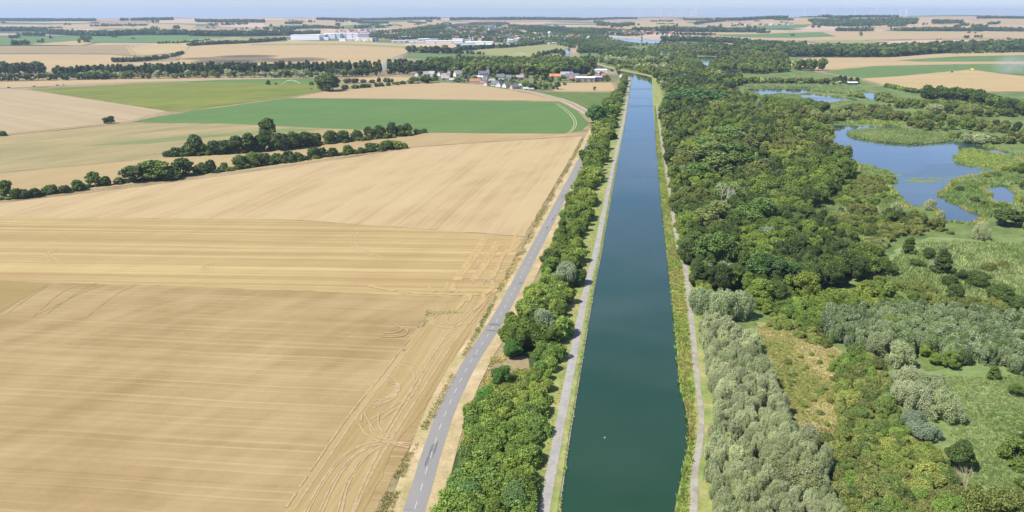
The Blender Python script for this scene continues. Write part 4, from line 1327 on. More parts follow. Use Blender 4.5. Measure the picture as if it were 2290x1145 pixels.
hedge_foot([(425, 348), (500, 344), (600, 336), (700, 324)], 14, 29, 27, '{} crown from the left in the solid middle of the upper field hedge', 'solid middle of the upper field hedge', 404, 'round')
single(238, 277, 16, 20, 'round', GRN_D[0], 'round_bush', 'left one of two dark bushes touching on the grassy field edge', 'bush')
single(250, 276, 19, 20, 'round', GRN_D[1], 'round_bush', 'right one of two dark bushes touching on the grassy field edge', 'bush')
single(8, 304, 12, 18, 'shrub', GRN_D[1], 'round_bush', 'dark bush at the left end of the grassy field edge', 'bush')
for x, y, w, lab in ((600, 189, 14, 'wider dark bush in the green strip above the lime field'), (617, 189, 6, 'tiny dark bush beside the wider one above the lime field'), (697, 190, 10, 'round dark bush near the irrigation reel')):
    single(x, y, w * 0.7, w, 'shrub', GRN_D[0], 'round_bush', lab, 'bush', parts=False)

# --- trees before the village
single(722, 202, 36, 36, 'round', GRN_D[0], 'broadleaf_tree', 'left half of the big dark tree pair at the corner of the lime field', 'tree')
single(745, 203, 42, 46, 'round', GRN_D[1], 'broadleaf_tree', 'right half of the big dark tree pair at the corner of the lime field', 'tree')
VB = [(769, 199, 10, 16), (795, 198, 9, 20), (812, 196, 9, 20), (825, 196, 9, 16), (841, 194, 10, 12), (853, 193, 8, 16), (867, 192, 8, 14), (885, 190, 7, 16), (900, 188, 7, 18), (916, 187, 8, 18), (935, 186, 15, 26), (952, 186, 17, 30), (966, 185, 13, 18), (778, 186, 12, 18), (795, 186, 12, 20), (815, 185, 8, 18), (832, 185, 7, 18), (848, 184, 11, 12), (865, 184, 10, 18), (877, 184, 8, 10)]
for i, (x, y, hp, wp) in enumerate(VB):
    single(x, y, hp, wp, 'shrub' if hp < 12 else 'round', GRN_D[i % 3], 'hedge_shrub', f'{ordinal(i)} bush of the small hedges west of the village' if i < 13 else f'{ordinal(i - 13)} bush from the left in the short hedge above the straw patch', 'bush', group='hedges west of the village')

# --- poplar rows
def row(px, n, hp, wp, kind, cols, name, lab, cat, group, seed, mat=None, jit=2.0, hj=0.12):
    r2 = random.Random(seed)
    w = np.array(px, float)
    t = np.linspace(0, 1, len(w))
    for i in range(n):
        f = (i + r2.uniform(-0.25, 0.25)) / max(1, n - 1)
        x, y = np.interp(f, t, w[:, 0]), np.interp(f, t, w[:, 1]) + r2.uniform(-jit, jit) * 0.3
        c = cols[r2.randrange(len(cols))]
        single(x, y, hp * r2.uniform(1 - hj, 1 + hj), wp * r2.uniform(0.85, 1.15), kind, c, name, lab.format(ordinal(i)), cat, mat, group)
row([(125, 174), (300, 172), (560, 169), (850, 166)], 82, 31, 11.5, 'poplar', GRN_D, 'poplar_tree', '{} poplar from the left in the long front row', 'tree', 'long front row of poplars', 31)
row([(330, 168), (560, 165), (848, 162)], 56, 31, 11.5, 'poplar', GRN_D, 'poplar_tree', '{} poplar from the left in the back row', 'tree', 'back row of poplars', 32)
row([(185, 177), (300, 176), (560, 173.5), (730, 173)], 46, 17, 17, 'round', OLIVE + SILV + GRN[:2], 'willow_tree', '{} rounded tree from the left in front of the poplars', 'tree', 'rounded trees in front of the poplars', 33, hj=0.3)
row([(-8, 181), (80, 180), (185, 178), (240, 177)], 24, 16, 15, 'round', GRN_D, 'broadleaf_tree', '{} tree from the left in the low dark row at the far left', 'tree', 'low dark row at the far left', 34)
row([(-6, 167), (40, 167), (98, 165)], 12, 28, 13, 'poplar', GRN_D, 'poplar_tree', '{} tree from the left in the tall dark copse front', 'tree', 'tall dark copse at the far left', 35)
row([(-6, 163), (40, 163), (92, 162)], 12, 28, 13, 'poplar', GRN_D, 'poplar_tree', '{} tree from the left in the tall dark copse back row', 'tree', 'tall dark copse at the far left', 36)
row([(740, 172), (800, 171), (845, 169)], 9, 20, 18, 'round', GRN_D + GRN[:1], 'broadleaf_tree', '{} rounded tree from the left behind the big dark pair', 'tree', 'rounded trees behind the big dark pair', 37)
for k_, (y, n) in enumerate(((166, 9), (162, 9), (158, 8), (154, 8))):
    row([(872, y), (955, y - 1)], n, 24, 12, 'poplar', GRN_D, 'poplar_tree', '{} poplar from the left in ' + ('the front', 'the second', 'the third', 'the last')[k_] + ' line of the poplar wood by the road', 'tree', 'poplar wood by the road', 40 + k_)
# trees among the village houses
for i, (x, y, hp, wp, kd) in enumerate(sorted([(938, 170, 12, 12, 'round'), (975, 180, 16, 12, 'tall'), (1010, 173, 12, 10, 'cone'), (1040, 176, 18, 20, 'tall'), (1025, 184, 12, 16, 'round'), (1052, 174, 15, 12, 'round'), (1062, 178, 10, 14, 'round'), (1098, 182, 10, 14, 'round'), (1110, 180, 9, 12, 'round'), (1135, 190, 9, 16, 'shrub'), (1145, 188, 8, 14, 'shrub'), (1175, 199, 18, 20, 'round'), (1187, 200, 16, 18, 'round'), (1198, 199, 9, 10, 'shrub'), (1207, 200, 16, 14, 'round'), (1219, 200, 17, 16, 'round'), (1236, 199, 9, 14, 'round'), (1247, 200, 19, 14, 'tall'), (1178, 175, 17, 14, 'cone'), (1200, 180, 16, 14, 'round'), (1218, 182, 21, 18, 'cone'), (1232, 181, 10, 14, 'shrub'), (1250, 181, 10, 12, 'shrub'), (1262, 180, 12, 12, 'round'), (1330, 202, 9, 9, 'round'), (1325, 171, 22, 14, 'cone'), (1345, 170, 10, 12, 'round'), (1100, 174, 8, 10, 'round'), (1270, 166, 10, 12, 'round'), (1120, 172, 8, 12, 'shrub')])):
    lab = 'lone small tree in the straw field below the farm' if (x, y) == (1330, 202) else f'{ordinal(i)} of the larger village garden trees counted from the left'
    single(x, y, hp, wp, kd, (GRN_D + GRN)[i % 7], 'garden_tree', lab, 'tree', group='village garden trees')
zone([(930, 178), (1000, 184), (1050, 186), (1130, 192), (1180, 198), (1240, 196), (1300, 184), (1360, 182), (1390, 174), (1330, 168), (1200, 170), (1080, 168), (960, 166)], 15, [('round', 2), ('shrub', 2)], (2.5, 5.5), GRN_D + GRN, 'garden_tree', 'between the village houses', 'tree', 'smaller garden trees between the village houses', 90, 'garden_greenery', 'rest of the village gardens', seed=50, nscale=30, thresh=0.46)
sheet('village_gardens', [(925, 182), (1000, 187), (1060, 188), (1130, 199), (1190, 203), (1235, 203), (1238, 186), (1372, 184), (1398, 170), (1330, 164), (1200, 168), (1080, 166), (925, 164)], grass_mat('garden_grass', [(0.10, 0.15, 0.05), (0.16, 0.19, 0.07), (0.24, 0.22, 0.12)], 0.05, 0.5, 0.35), 3)
# wood behind the village
zone([(958, 164), (1010, 166), (1080, 168), (1170, 168), (1240, 171), (1300, 166), (1330, 160), (1330, 147), (1200, 147), (1075, 146), (960, 149)], 10, [('round', 2), ('tall', 2)], (15, 22), GRN_D + GRN[:2] + OLIVE[:1], 'broadleaf_tree', 'in the wood behind the village', 'tree', 'trees of the wood behind the village', 30, 'village_wood', 'rest of the dark wood behind the village', seed=51, nscale=60)

# --- right of the canal: willow stand beside the track
zone([(1574, 1300), (1584, 1145), (1590, 1010), (1597, 950), (1588, 866), (1578, 790), (1570, 735), (1612, 745), (1676, 770), (1702, 838), (1735, 905), (1785, 990), (1835, 1055), (1862, 1150), (1880, 1300)], 3.1, [('willow', 1)], (4.6, 8.6), SILV + SILV[:2], 'willow_tree', 'in the silvery stand beside the track', 'tree', 'willows of the silvery stand', 270, 'willow_stand', 'rest of the silvery willow stand', mLeafSilver, seed=61, wide=0.66, nscale=16, word='willow')
for i, (x, y, hp, wp, lab) in enumerate([(1572, 700, 62, 70, 'left one of the three big willows above the silvery stand'), (1615, 712, 75, 80, 'middle one of the three big willows above the silvery stand'), (1650, 708, 70, 60, 'right one of the three big willows above the silvery stand')]):
    single(x, y, hp, wp, 'willow', (0.16, 0.20, 0.10), 'willow_tree', lab, 'tree', mLeafSilver)
for x, y, hp, wp, lab in ((1740, 1085, 84, 96, 'left of three broad olive willows at the foot of the silvery stand'), (1790, 1100, 90, 100, 'middle of three broad olive willows at the foot of the silvery stand'), (1825, 1120, 80, 84, 'right of three broad olive willows at the foot of the silvery stand')):
    single(x, y, hp, wp, 'willow', (0.135, 0.152, 0.066), 'willow_tree', lab, 'tree', mLeafSilver)

# --- alder and poplar wood
forest_near = [(1552, 650), (1528, 565), (1512, 480), (1500, 410), (1560, 420), (1700, 440), (1800, 480), (1860, 520), (1900, 560), (1960, 605), (1915, 640), (1850, 645), (1800, 672), (1700, 690), (1690, 655), (1660, 665)]
zone(forest_near, 6.9, [('round', 3), ('tall', 2), ('cone', 1)], (7.5, 14.5), GRN_D + GRN + GRN_D + OLIVE[:1], 'alder_tree', 'in the near canal-side wood', 'tree', 'trees of the near canal-side wood', 300, 'alder_wood', 'rest of the near wood right of the canal', seed=71, nscale=26)
edge = [(1562, 658), (1532, 560), (1514, 480), (1500, 395), (1487, 310), (1478, 240), (1482, 236), (1500, 330), (1520, 430), (1545, 530), (1580, 600), (1600, 650)]
zone(edge, 4.4, [('shrub', 3), ('round', 1)], (3.0, 6.0), GRN_B + GRN_Y + GRN, 'hedge_shrub', 'along the track at the wood edge', 'shrub', 'shrubs at the edge of the canal-side wood', 150, 'wood_edge', 'far shrubs at the edge of the canal-side wood', seed=72, nscale=18, word='bush')
forest_mid = [(1500, 410), (1492, 330), (1480, 250), (1500, 215), (1600, 208), (1700, 245), (1800, 285), (1870, 320), (1885, 355), (1905, 395), (1870, 425), (1830, 470), (1790, 470), (1700, 440), (1560, 420)]
zone(forest_mid, 8.2, [('round', 3), ('tall', 2)], (8, 16.5), GRN + GRN_D + OLIVE + GRN_Y[:1], 'broadleaf_tree', 'in the middle canal-side wood', 'tree', 'trees of the middle canal-side wood', 130, 'alder_wood', 'farther trees of the wood right of the canal', seed=73, nscale=34)
EM = [(1600, 400, 100, 110, 'tall', (0.105, 0.14, 0.04)), (1560, 420, 70, 80, 'round', (0.08, 0.13, 0.03)), (1640, 390, 90, 90, 'round', (0.08, 0.125, 0.03)), (1625, 470, 80, 86, 'round', (0.10, 0.14, 0.04)), (1680, 520, 100, 100, 'tall', (0.075, 0.12, 0.03)), (1585, 520, 90, 90, 'tall', (0.105, 0.13, 0.045)), (1600, 605, 110, 100, 'round', (0.06, 0.10, 0.025)), (1690, 640, 110, 80, 'tall', (0.05, 0.09, 0.025)), (1730, 650, 100, 70, 'tall', (0.045, 0.085, 0.025)), (1675, 360, 80, 44, 'poplar', (0.12, 0.135, 0.05)), (1700, 400, 60, 34, 'poplar', (0.13, 0.15, 0.06)), (1780, 650, 80, 70, 'round', (0.045, 0.085, 0.025)), (1620, 330, 60, 90, 'round', (0.10, 0.15, 0.04)), (1560, 345, 50, 80, 'round', (0.09, 0.14, 0.035)), (1545, 235, 46, 90, 'round', (0.05, 0.10, 0.03)), (1580, 238, 46, 80, 'round', (0.048, 0.098, 0.03)), (1510, 240, 40, 60, 'round', (0.052, 0.10, 0.03))]
for i, (x, y, hp, wp, kd, c) in enumerate(sorted(EM, key=lambda t_: -t_[1])):
    single(x, y, hp * 0.92, wp, kd, c, 'broadleaf_tree', f'{ordinal(i)} nearest of the big crowns standing out of the canal-side wood', 'tree', group='big crowns standing out of the wood')
for i, (x, y, hp, wp, lab) in enumerate([(1690, 262, 40, 20, 'slender silver tree far back in the wood'), (1678, 355, 40, 24, 'slim silver-blue tree in the middle of the wood'), (1525, 400, 34, 40, 'silvery bush-like willow at the track edge of the wood'), (1530, 450, 36, 34, 'small silvery willow lower on the track edge of the wood'), (1575, 632, 52, 60, 'left pale-topped poplar where the wood meets the willows'), (1620, 636, 56, 60, 'right pale-topped poplar where the wood meets the willows'), (1705, 560, 60, 56, 'pale-topped tree in the near wood')]):
    single(x, y, hp, wp, 'willow', (0.13, 0.18, 0.11), 'white_poplar_tree', lab, 'tree', mLeafWhite if i >= 4 else mLeafSilver)

# --- scrub below the wood, white poplars, yellow scrub
zone([(1690, 700), (1700, 655), (1800, 680), (1900, 650), (1960, 650), (2060, 690), (1860, 700), (1830, 740)], 4.0, [('shrub', 2), ('round', 1)], (3.0, 5.5), GRN_B + GRN + GRN_Y[:1], 'marsh_shrub', 'between wood and white poplars', 'shrub', 'shrubs between wood and white poplars', 60, 'marsh_scrub', 'rest of the shrubs between wood and white poplars', seed=81, nscale=14, word='bush')
zone([(1835, 752), (1850, 712), (1950, 705), (2060, 708), (2200, 712), (2300, 725), (2420, 740), (2420, 840), (2290, 838), (2160, 832), (2080, 800), (1960, 790), (1890, 775)], 3.8, [('willow', 2), ('round', 1)], (4.5, 7.5), [(0.095, 0.14, 0.042), (0.075, 0.118, 0.032), (0.115, 0.155, 0.055), (0.065, 0.105, 0.026)], 'white_poplar_tree', 'in the silver-flecked band', 'tree', 'white poplars of the silver-flecked band', 230, 'white_poplar_band', 'rest of the silver-flecked poplar band', mLeafWhite, seed=82, nscale=14, word='white poplar', wide=0.9, thresh=0.2)
zone([(1850, 750), (1950, 715), (2060, 715), (2290, 735), (2400, 750), (2400, 845), (2160, 838), (1960, 795)], 7.0, [('round', 2), ('shrub', 1)], (3.5, 6.5), GRN_D + GRN, 'marsh_shrub', 'mixed into the silver-flecked band', 'shrub', 'green bushes in the silver-flecked band', 70, 'marsh_scrub', 'rest of the green bushes in the band', seed=86, nscale=14, word='bush', thresh=0.35)
GW = [(1965, 790, 56, 64), (2010, 812, 60, 66), (2000, 858, 30, 44), (2025, 905, 62, 70), (2060, 915, 66, 76), (2095, 930, 66, 80), (2130, 940, 56, 60), (2040, 868, 50, 70), (2075, 880, 52, 66), (2040, 950, 34, 60), (2065, 975, 38, 66), (2095, 895, 48, 60)]
for i, (x, y, hp, wp) in enumerate(sorted(GW, key=lambda t_: -t_[1])):
    single(x, y, hp, wp, 'willow', SILV[i % 4] if i not in (0, 1) else (0.12, 0.16, 0.10), 'willow_tree', f'{ordinal(i)} nearest grey willow of the clump beside the reed meadow', 'tree', mLeafSilver, group='grey willow clump beside the reed meadow')
zone([(1835, 1010), (1870, 960), (1880, 880), (1860, 830), (1885, 800), (1930, 790), (1975, 830), (1995, 900), (2020, 960), (2070, 1000), (2115, 1040), (2150, 1110), (2180, 1220), (1880, 1220), (1868, 1090)], 3.2, [('shrub', 1)], (1.4, 3.8), SCRUB + GRN_B[:1], 'scrub_bush', 'in the yellow-green scrub', 'shrub', 'bushes of the yellow-green scrub', 240, 'yellow_scrub', 'rest of the yellow-green scrub', seed=83, nscale=10, word='scrub bush')
zone([(1720, 760), (1800, 745), (1880, 800), (1885, 890), (1875, 960), (1860, 1000), (1815, 975), (1760, 880)], 5.2, [('shrub', 1)], (0.6, 2.0), SCRUB[:4], 'scrub_bush', 'on the dry clearing', 'shrub', 'bushes on the dry clearing', 45, 'yellow_scrub', 'small bushes on the dry clearing', seed=84, nscale=10, thresh=0.45, word='scrub bush')
single(1882, 912, 24, 28, 'shrub', (0.06, 0.11, 0.03), 'round_bush', 'lone green bush on the dry clearing', 'bush')
single(1742, 690, 20, 22, 'round', (0.055, 0.11, 0.028), 'round_bush', 'small dark bush at the top of the dry clearing', 'bush')
zone([(1700, 735), (1720, 700), (1800, 712), (1835, 745), (1870, 790), (1830, 770), (1760, 745)], 4.0, [('shrub', 1)], (1.4, 3.2), SCRUB + GRN[:1], 'scrub_bush', 'along the upper rim of the dry clearing', 'shrub', 'bushes on the upper rim of the clearing', 40, 'yellow_scrub', 'rim bushes', seed=85, nscale=10, word='scrub bush')
# reed meadow singles
for (x, y, hp, wp, kd, c, lab) in [(2135, 1050, 86, 62, 'tall', GRN_D[0], 'tall dark bush standing at the near end of the reed meadow'), (2222, 846, 34, 34, 'cone', GRN_D[1], 'pointed dark bush at the top of the reed meadow'), (2268, 884, 32, 36, 'round', GRN_D[1], 'round dark bush at the right of the reed meadow'), (2272, 1035, 54, 80, 'shrub', GRN[2], 'wide dark bush at the right edge of the reed meadow'), (2295, 985, 26, 40, 'shrub', GRN_D[0], 'dark bush cut by the right edge above the reed meadow'),
                               (2190, 1150, 80, 80, 'shrub', OLIVE[1], 'large olive bush below the reed meadow'), (2245, 1160, 96, 100, 'round', OLIVE[0], 'larger olive bush in the lower right corner'), (2290, 1130, 80, 80, 'round', GRN[2], 'dark green bush in the lower right corner')]:
    single(x, y, hp, wp, kd, c, 'meadow_bush', lab, 'bush')

# --- marsh
AL = [(2028, 570, 50, 38), (2104, 614, 74, 50), (2074, 582, 34, 30), (2047, 598, 22, 34), (1976, 615, 42, 54), (1914, 618, 64, 42), (1880, 610, 50, 36), (2247, 504, 44, 64), (2285, 505, 40, 50), (2180, 640, 40, 66), (2150, 628, 30, 30), (2230, 676, 50, 66), (2120, 644, 34, 36), (2134, 674, 46, 42), (1917, 463, 26, 20), (1870, 434, 22, 20), (2005, 500, 34, 36), (2270, 690, 34, 60), (1945, 540, 34, 30), (1905, 560, 40, 34), (1960, 590, 20, 26)]
for i, (x, y, hp, wp) in enumerate(sorted(AL, key=lambda t_: -t_[1])):
    single(x, y, hp, wp, 'cone' if wp < hp * 0.85 else 'round', GRN_D[i % 3], 'alder_tree', f'{ordinal(i)} nearest of the dark alders standing singly in the marsh', 'tree', group='single dark alders in the marsh')
RB = [(2178, 455, 16, 22), (2200, 463, 15, 20), (2224, 466, 14, 26), (2248, 468, 15, 28), (2147, 428, 13, 30), (2172, 422, 12, 24), (1983, 431, 13, 16), (2205, 398, 12, 24), (2228, 396, 12, 26), (2160, 460, 7, 10)]
for i, (x, y, hp, wp) in enumerate(sorted(RB, key=lambda t_: -t_[1])):
    single(x, y, hp, wp, 'shrub', (GRN + GRN_D)[i % 7], 'marsh_shrub', f'{ordinal(i)} nearest of the round bushes around the square pond', 'bush', group='round bushes around the square pond')
SW = [(2190, 536, 48, 36), (2077, 470, 26, 32), (2100, 490, 22, 22), (1998, 478, 30, 32), (2075, 250, 18, 30), (2095, 252, 20, 34), (2165, 320, 22, 40), (2200, 322, 24, 46), (2180, 318, 22, 34), (2010, 500, 24, 26)]
for i, (x, y, hp, wp) in enumerate(sorted(SW, key=lambda t_: -t_[1])):
    single(x, y, hp, wp, 'willow', SILV[i % 4], 'willow_tree', f'{ordinal(i)} nearest of the silvery willows scattered by the ponds', 'tree', mLeafSilver, group='silvery willows scattered by the ponds')
MS = GRN + OLIVE + GRN_D[:1] + OLIVE + [(0.13, 0.15, 0.045), (0.14, 0.165, 0.06)]
zone([(1880, 520), (1830, 480), (1880, 470), (1990, 478), (2100, 500), (2290, 520), (2420, 530), (2420, 545), (2200, 530), (2080, 520), (2010, 530), (1960, 560), (1990, 600), (1960, 640), (1900, 560)], 4.6, [('shrub', 3), ('round', 1)], (2.8, 5.5), MS, 'marsh_shrub', 'in the thickets below the large pond', 'shrub', 'shrubs of the thickets below the large pond', 90, 'marsh_scrub', 'rest of the thickets below the large pond', seed=91, nscale=20, thresh=0.50, word='bush')
zone([(1990, 640), (2060, 680), (2180, 700), (2420, 720), (2420, 560), (2290, 560), (2180, 560), (2200, 600), (2120, 640)], 5.0, [('shrub', 1)], (2.2, 4.2), OLIVE + GRN + OLIVE, 'marsh_shrub', 'right of the reed beds', 'shrub', 'olive shrubs right of the reed beds', 60, 'marsh_scrub', 'rest of the olive thickets', seed=92, nscale=24, thresh=0.56, word='bush')
zone([(1860, 400), (1900, 395), (1960, 385), (1995, 400), (2000, 430), (1990, 455), (1900, 470), (1830, 480), (1850, 430)], 5.5, [('shrub', 1)], (2.0, 4.0), OLIVE + GRN, 'marsh_shrub', 'on the meadow tongue', 'shrub', 'shrubs on the meadow tongue', 25, 'marsh_scrub', 'rest of the meadow tongue shrubs', seed=93, nscale=20, thresh=0.42, word='bush')
zone([(1800, 262), (1860, 250), (1960, 245), (2030, 235), (2100, 240), (2290, 262), (2500, 290), (2500, 340), (2300, 345), (2200, 325), (2100, 305), (2000, 285), (1960, 278), (1870, 285)], 7.5, [('shrub', 2), ('round', 1)], (3.5, 8), MS, 'marsh_shrub', 'in the scrub beyond the large pond', 'shrub', 'shrubs beyond the large pond', 30, 'marsh_scrub', 'rest of the scrub beyond the large pond', seed=94, nscale=34, thresh=0.52, word='bush')
zone([(2180, 360), (2290, 375), (2450, 400), (2450, 520), (2290, 515), (2270, 480), (2290, 440), (2280, 400)], 5.5, [('shrub', 2), ('round', 1)], (2.8, 5.5), GRN + OLIVE, 'marsh_shrub', 'right of the square pond', 'shrub', 'shrubs right of the square pond', 12, 'marsh_scrub', 'rest of the shrubs right of the square pond', seed=95, nscale=24, thresh=0.35, word='bush')
zone([(1640, 215), (1680, 222), (1760, 235), (1830, 240), (1870, 250), (1800, 265), (1740, 258)], 7.5, [('round', 1), ('shrub', 1)], (5, 9), GRN + OLIVE, 'marsh_shrub', 'below the upper ponds', 'shrub', 'trees and shrubs below the upper ponds', 0, 'marsh_scrub', 'rest of the scrub below the upper ponds', seed=96, nscale=40, word='bush')
zone([(1890, 215), (1960, 212), (2060, 218), (2150, 228), (2290, 240), (2290, 262), (2100, 240), (2000, 232)], 8.5, [('shrub', 1)], (3, 5.5), MS, 'marsh_shrub', 'under the right-hand straw field', 'shrub', 'shrubs under the right-hand straw field', 0, 'marsh_scrub', 'rest of the shrubs under the right-hand straw field', seed=97, nscale=40, thresh=0.45, word='bush')
# tree line under the right-hand straw field
row([(2070, 224), (2110, 226), (2170, 232), (2230, 246), (2310, 262)], 26, 34, 30, 'round', GRN_D + GRN[:1], 'broadleaf_tree', '{} tree from the left in the dark line below the right straw field', 'tree', 'dark line below the right straw field', 98, hj=0.2)
row([(1985, 196), (2030, 205), (2075, 212), (2110, 214)], 16, 10, 18, 'shrub', GRN_D + GRN, 'marsh_shrub', '{} bush from the left along the lower rim of the right straw field', 'bush', 'bushes along the lower rim of the right straw field', 99)
row([(1780, 157), (1800, 158), (1822, 158), (1838, 157)], 6, 26, 22, 'round', GRN_D + GRN, 'broadleaf_tree', '{} tree from the left in the clump before the right fields', 'tree', 'clump before the right fields', 100)
row([(1878, 186), (1890, 187), (1919, 187)], 4, 18, 15, 'cone', GRN_D, 'broadleaf_tree', '{} tree from the left beside the marsh hut', 'tree', 'trees beside the marsh hut', 101)
row([(1660, 190), (1700, 189), (1760, 189), (1820, 190), (1875, 192)], 22, 17, 17, 'round', GRN + OLIVE + SILV[:1], 'broadleaf_tree', '{} tree from the left behind the upper pond', 'tree', 'trees behind the upper pond', 102, hj=0.3)
zone([(1480, 200), (1462, 172), (1395, 152), (1320, 135), (1290, 118), (1330, 108), (1420, 118), (1500, 132), (1570, 148), (1610, 168), (1660, 186), (1640, 205), (1600, 208), (1500, 214)], 11, [('round', 3), ('tall', 1)], (10, 16), GRN_D + GRN + OLIVE + SILV[:1], 'broadleaf_tree', 'in the wet wood behind the canal bend', 'tree', 'trees of the wet wood behind the bend', 30, 'wet_wood', 'rest of the wet wood behind the canal bend', seed=103, nscale=70, thresh=0.27)
zone([(1560, 118), (1640, 124), (1760, 130), (1765, 162), (1690, 166), (1610, 160), (1570, 146), (1500, 130)], 12, [('round', 1), ('tall', 1)], (10, 17), GRN_D + OLIVE + GRN, 'broadleaf_tree', 'in the trees between the far ponds', 'tree', 'trees between the far ponds', 15, 'wet_wood', 'rest of the trees between the far ponds', seed=104, nscale=80, thresh=0.25)
zone([(1300, 112), (1340, 92), (1480, 96), (1560, 102), (1570, 116), (1500, 128), (1400, 116)], 17, [('shrub', 1), ('round', 1)], (4, 9), GRN + OLIVE, 'marsh_shrub', 'in the far marsh', 'shrub', 'shrubs of the far marsh', 0, 'far_marsh_scrub', 'low scrub of the far marsh', seed=105, nscale=120, thresh=0.3)

# --- far woods, each read as one mass
def wood(px, depth, h, s, label, cols=None, seed=0, kinds=('round', 'tall')):
    rng = np.random.default_rng(900 + seed)
    base = catmull(P(px), 30.0)
    d = base / np.maximum(np.hypot(base[:, 0], base[:, 1]), 1)[:, None]
    poly = np.vstack([base, (base + d * depth)[::-1]])
    q = scatter(poly, s, rng, 0.45)
    if len(q) > 60 and depth > 50:
        q = q[value_noise(q, 110, 40 + seed) > 0.14]
    if len(q) == 0: return
    n = len(q)
    hh = h * rng.uniform(0.75, 1.15, n)
    z1 = np.mean([KINDS[k_][2] for k_ in kinds])
    key = '_'.join(kinds) + 'f' + mLeaf.name + 'wood'
    if key not in PROTO:
        proto_collection(key, [whole(k_, 'f', v, mLeaf) for k_ in kinds for v in range(3)])
    sc = hh / z1
    mass('distant_wood', q, np.stack([sc * 1.15, sc * 1.15, sc], 1), tints(n, cols or GRN_D + GRN_D + GRN[:2], rng), PROTO[key], label)
FW = [
    ([(0, 47), (90, 47), (165, 47.5), (215, 47.5)], 160, 17, 14, 'dark wood on the ridge at the far left'),
    ([(270, 47), (330, 46), (388, 45)], 120, 17, 14, 'thin wood on the ridge left of the middle'),
    ([(438, 49.5), (500, 50.5), (592, 51)], 160, 17, 14, 'flat-topped far wood above the brown slopes'),
    ([(709, 45), (780, 46), (900, 45), (985, 44.5)], 160, 17, 14, 'long wood on the ridge above the factory'),
    ([(1006, 45.5), (1070, 45), (1160, 44.5), (1300, 46)], 160, 17, 14, 'wood on the ridge above the town'),
    ([(1300, 46), (1425, 43)], 120, 15, 14, 'thin wood on the ridge above the canal'),
    ([(1529, 45), (1620, 46.5), (1700, 44), (1760, 42)], 220, 17, 14, 'dark wood under the wind turbines'),
    ([(1551, 55), (1585, 51), (1620, 48)], 60, 14, 12, 'sloping hedge wood below the turbines'),
    ([(1720, 42), (1760, 40), (1840, 38.5), (1930, 39.5), (2010, 40)], 160, 16, 14, 'long thin wood on the right ridge'),
    ([(2185, 42), (2290, 42), (2400, 42)], 160, 16, 14, 'wood at the right end of the ridge'),
    ([(1817, 57), (1880, 60), (1990, 56.5), (2050, 54)], 420, 17, 15, 'large dark wood on the right-hand slope'),
    ([(2083, 54), (2150, 54)], 200, 16, 14, 'small dark wood beside the large one'),
    ([(1867, 70), (1990, 70), (2130, 69.5), (2290, 71), (2400, 72)], 70, 16, 12, 'long tree line across the right-hand fields'),
    ([(1415, 71), (1550, 72), (1640, 72.5), (1710, 73)], 110, 17, 13, 'tree line behind the far village'),
    ([(1430, 77), (1520, 79), (1600, 80)], 30, 12, 11, 'hedge between the far village and the marsh'),
    ([(-60, 70), (50, 70), (105, 71)], 130, 18, 13, 'dark wood on the left slope'),
    ([(100, 77), (230, 81), (300, 79), (420, 78.5)], 150, 19, 12, 'long wood across the left middle distance'),
    ([(423, 81), (470, 80.5), (570, 81), (655, 80)], 130, 19, 12, 'wood left of the factory'),
    ([(50, 80), (75, 81), (100, 81)], 40, 13, 11, 'small grove on the left slope'),
    ([(660, 78), (715, 76)], 80, 14, 11, 'grove behind the factory'),
    ([(352, 99), (420, 96), (470, 91)], 16, 8, 8, 'thin field hedge on the left slope'),
    ([(421, 104), (480, 100), (540, 98), (602, 94)], 26, 11, 8, 'bushy hedge above the straw field'),
    ([(560, 96), (640, 91)], 40, 12, 9, 'trees beside the factory yard'),
    ([(27, 102), (50, 101), (63, 101)], 25, 14, 8, 'bushes at the edge of the far left green field'),
    ([(250, 140), (290, 139), (350, 135), (385, 128), (411, 121)], 22, 9, 6, 'curved copse in the left straw field'),
    ([(915, 118), (980, 120), (1030, 120)], 22, 18, 9, 'row of tall trees at the road bend'),
    ([(1027, 114), (1090, 110), (1155, 106), (1215, 98)], 25, 12, 8, 'dark hedge below the industrial estate'),
    ([(1028, 121), (1060, 122.5), (1082, 123)], 14, 9, 8, 'short low hedge beside the irrigated meadow'),
    ([(1190, 134), (1240, 120), (1262, 127)], 40, 12, 10, 'bushes beside the far canal reach'),
    ([(1480, 92), (1560, 94), (1640, 97), (1720, 104), (1800, 107)], 100, 16, 12, 'wood between far ponds and right-hand fields'),
    ([(1560, 118), (1640, 124), (1750, 127.5), (1870, 127.5), (1990, 127.5), (2060, 122), (2180, 116), (2290, 115), (2450, 114)], 330, 19, 13, 'broad dark wood across the right'),
    ([(800, 53), (870, 53)], 60, 14, 12, 'grove on the slope above the factory'),
    ([(110, 88), (120, 85)], 20, 12, 10, 'single dark grove on the far left field'),
    ([(2120, 121), (2290, 118)], 30, 9, 10, 'bushes at the upper edge of the right straw field'),
    ([(200, 60), (330, 58)], 30, 12, 12, 'hedge on the far left slope'),
    ([(640, 66), (720, 63), (760, 66)], 50, 14, 12, 'hedge wood above the factory'),
    ([(590, 67), (660, 68)], 60, 14, 12, 'grove on the slope left of the factory'),
]
for i, (px, dp, h, s_, lab) in enumerate(FW):
    wood(px, dp, h, s_, lab, seed=i)
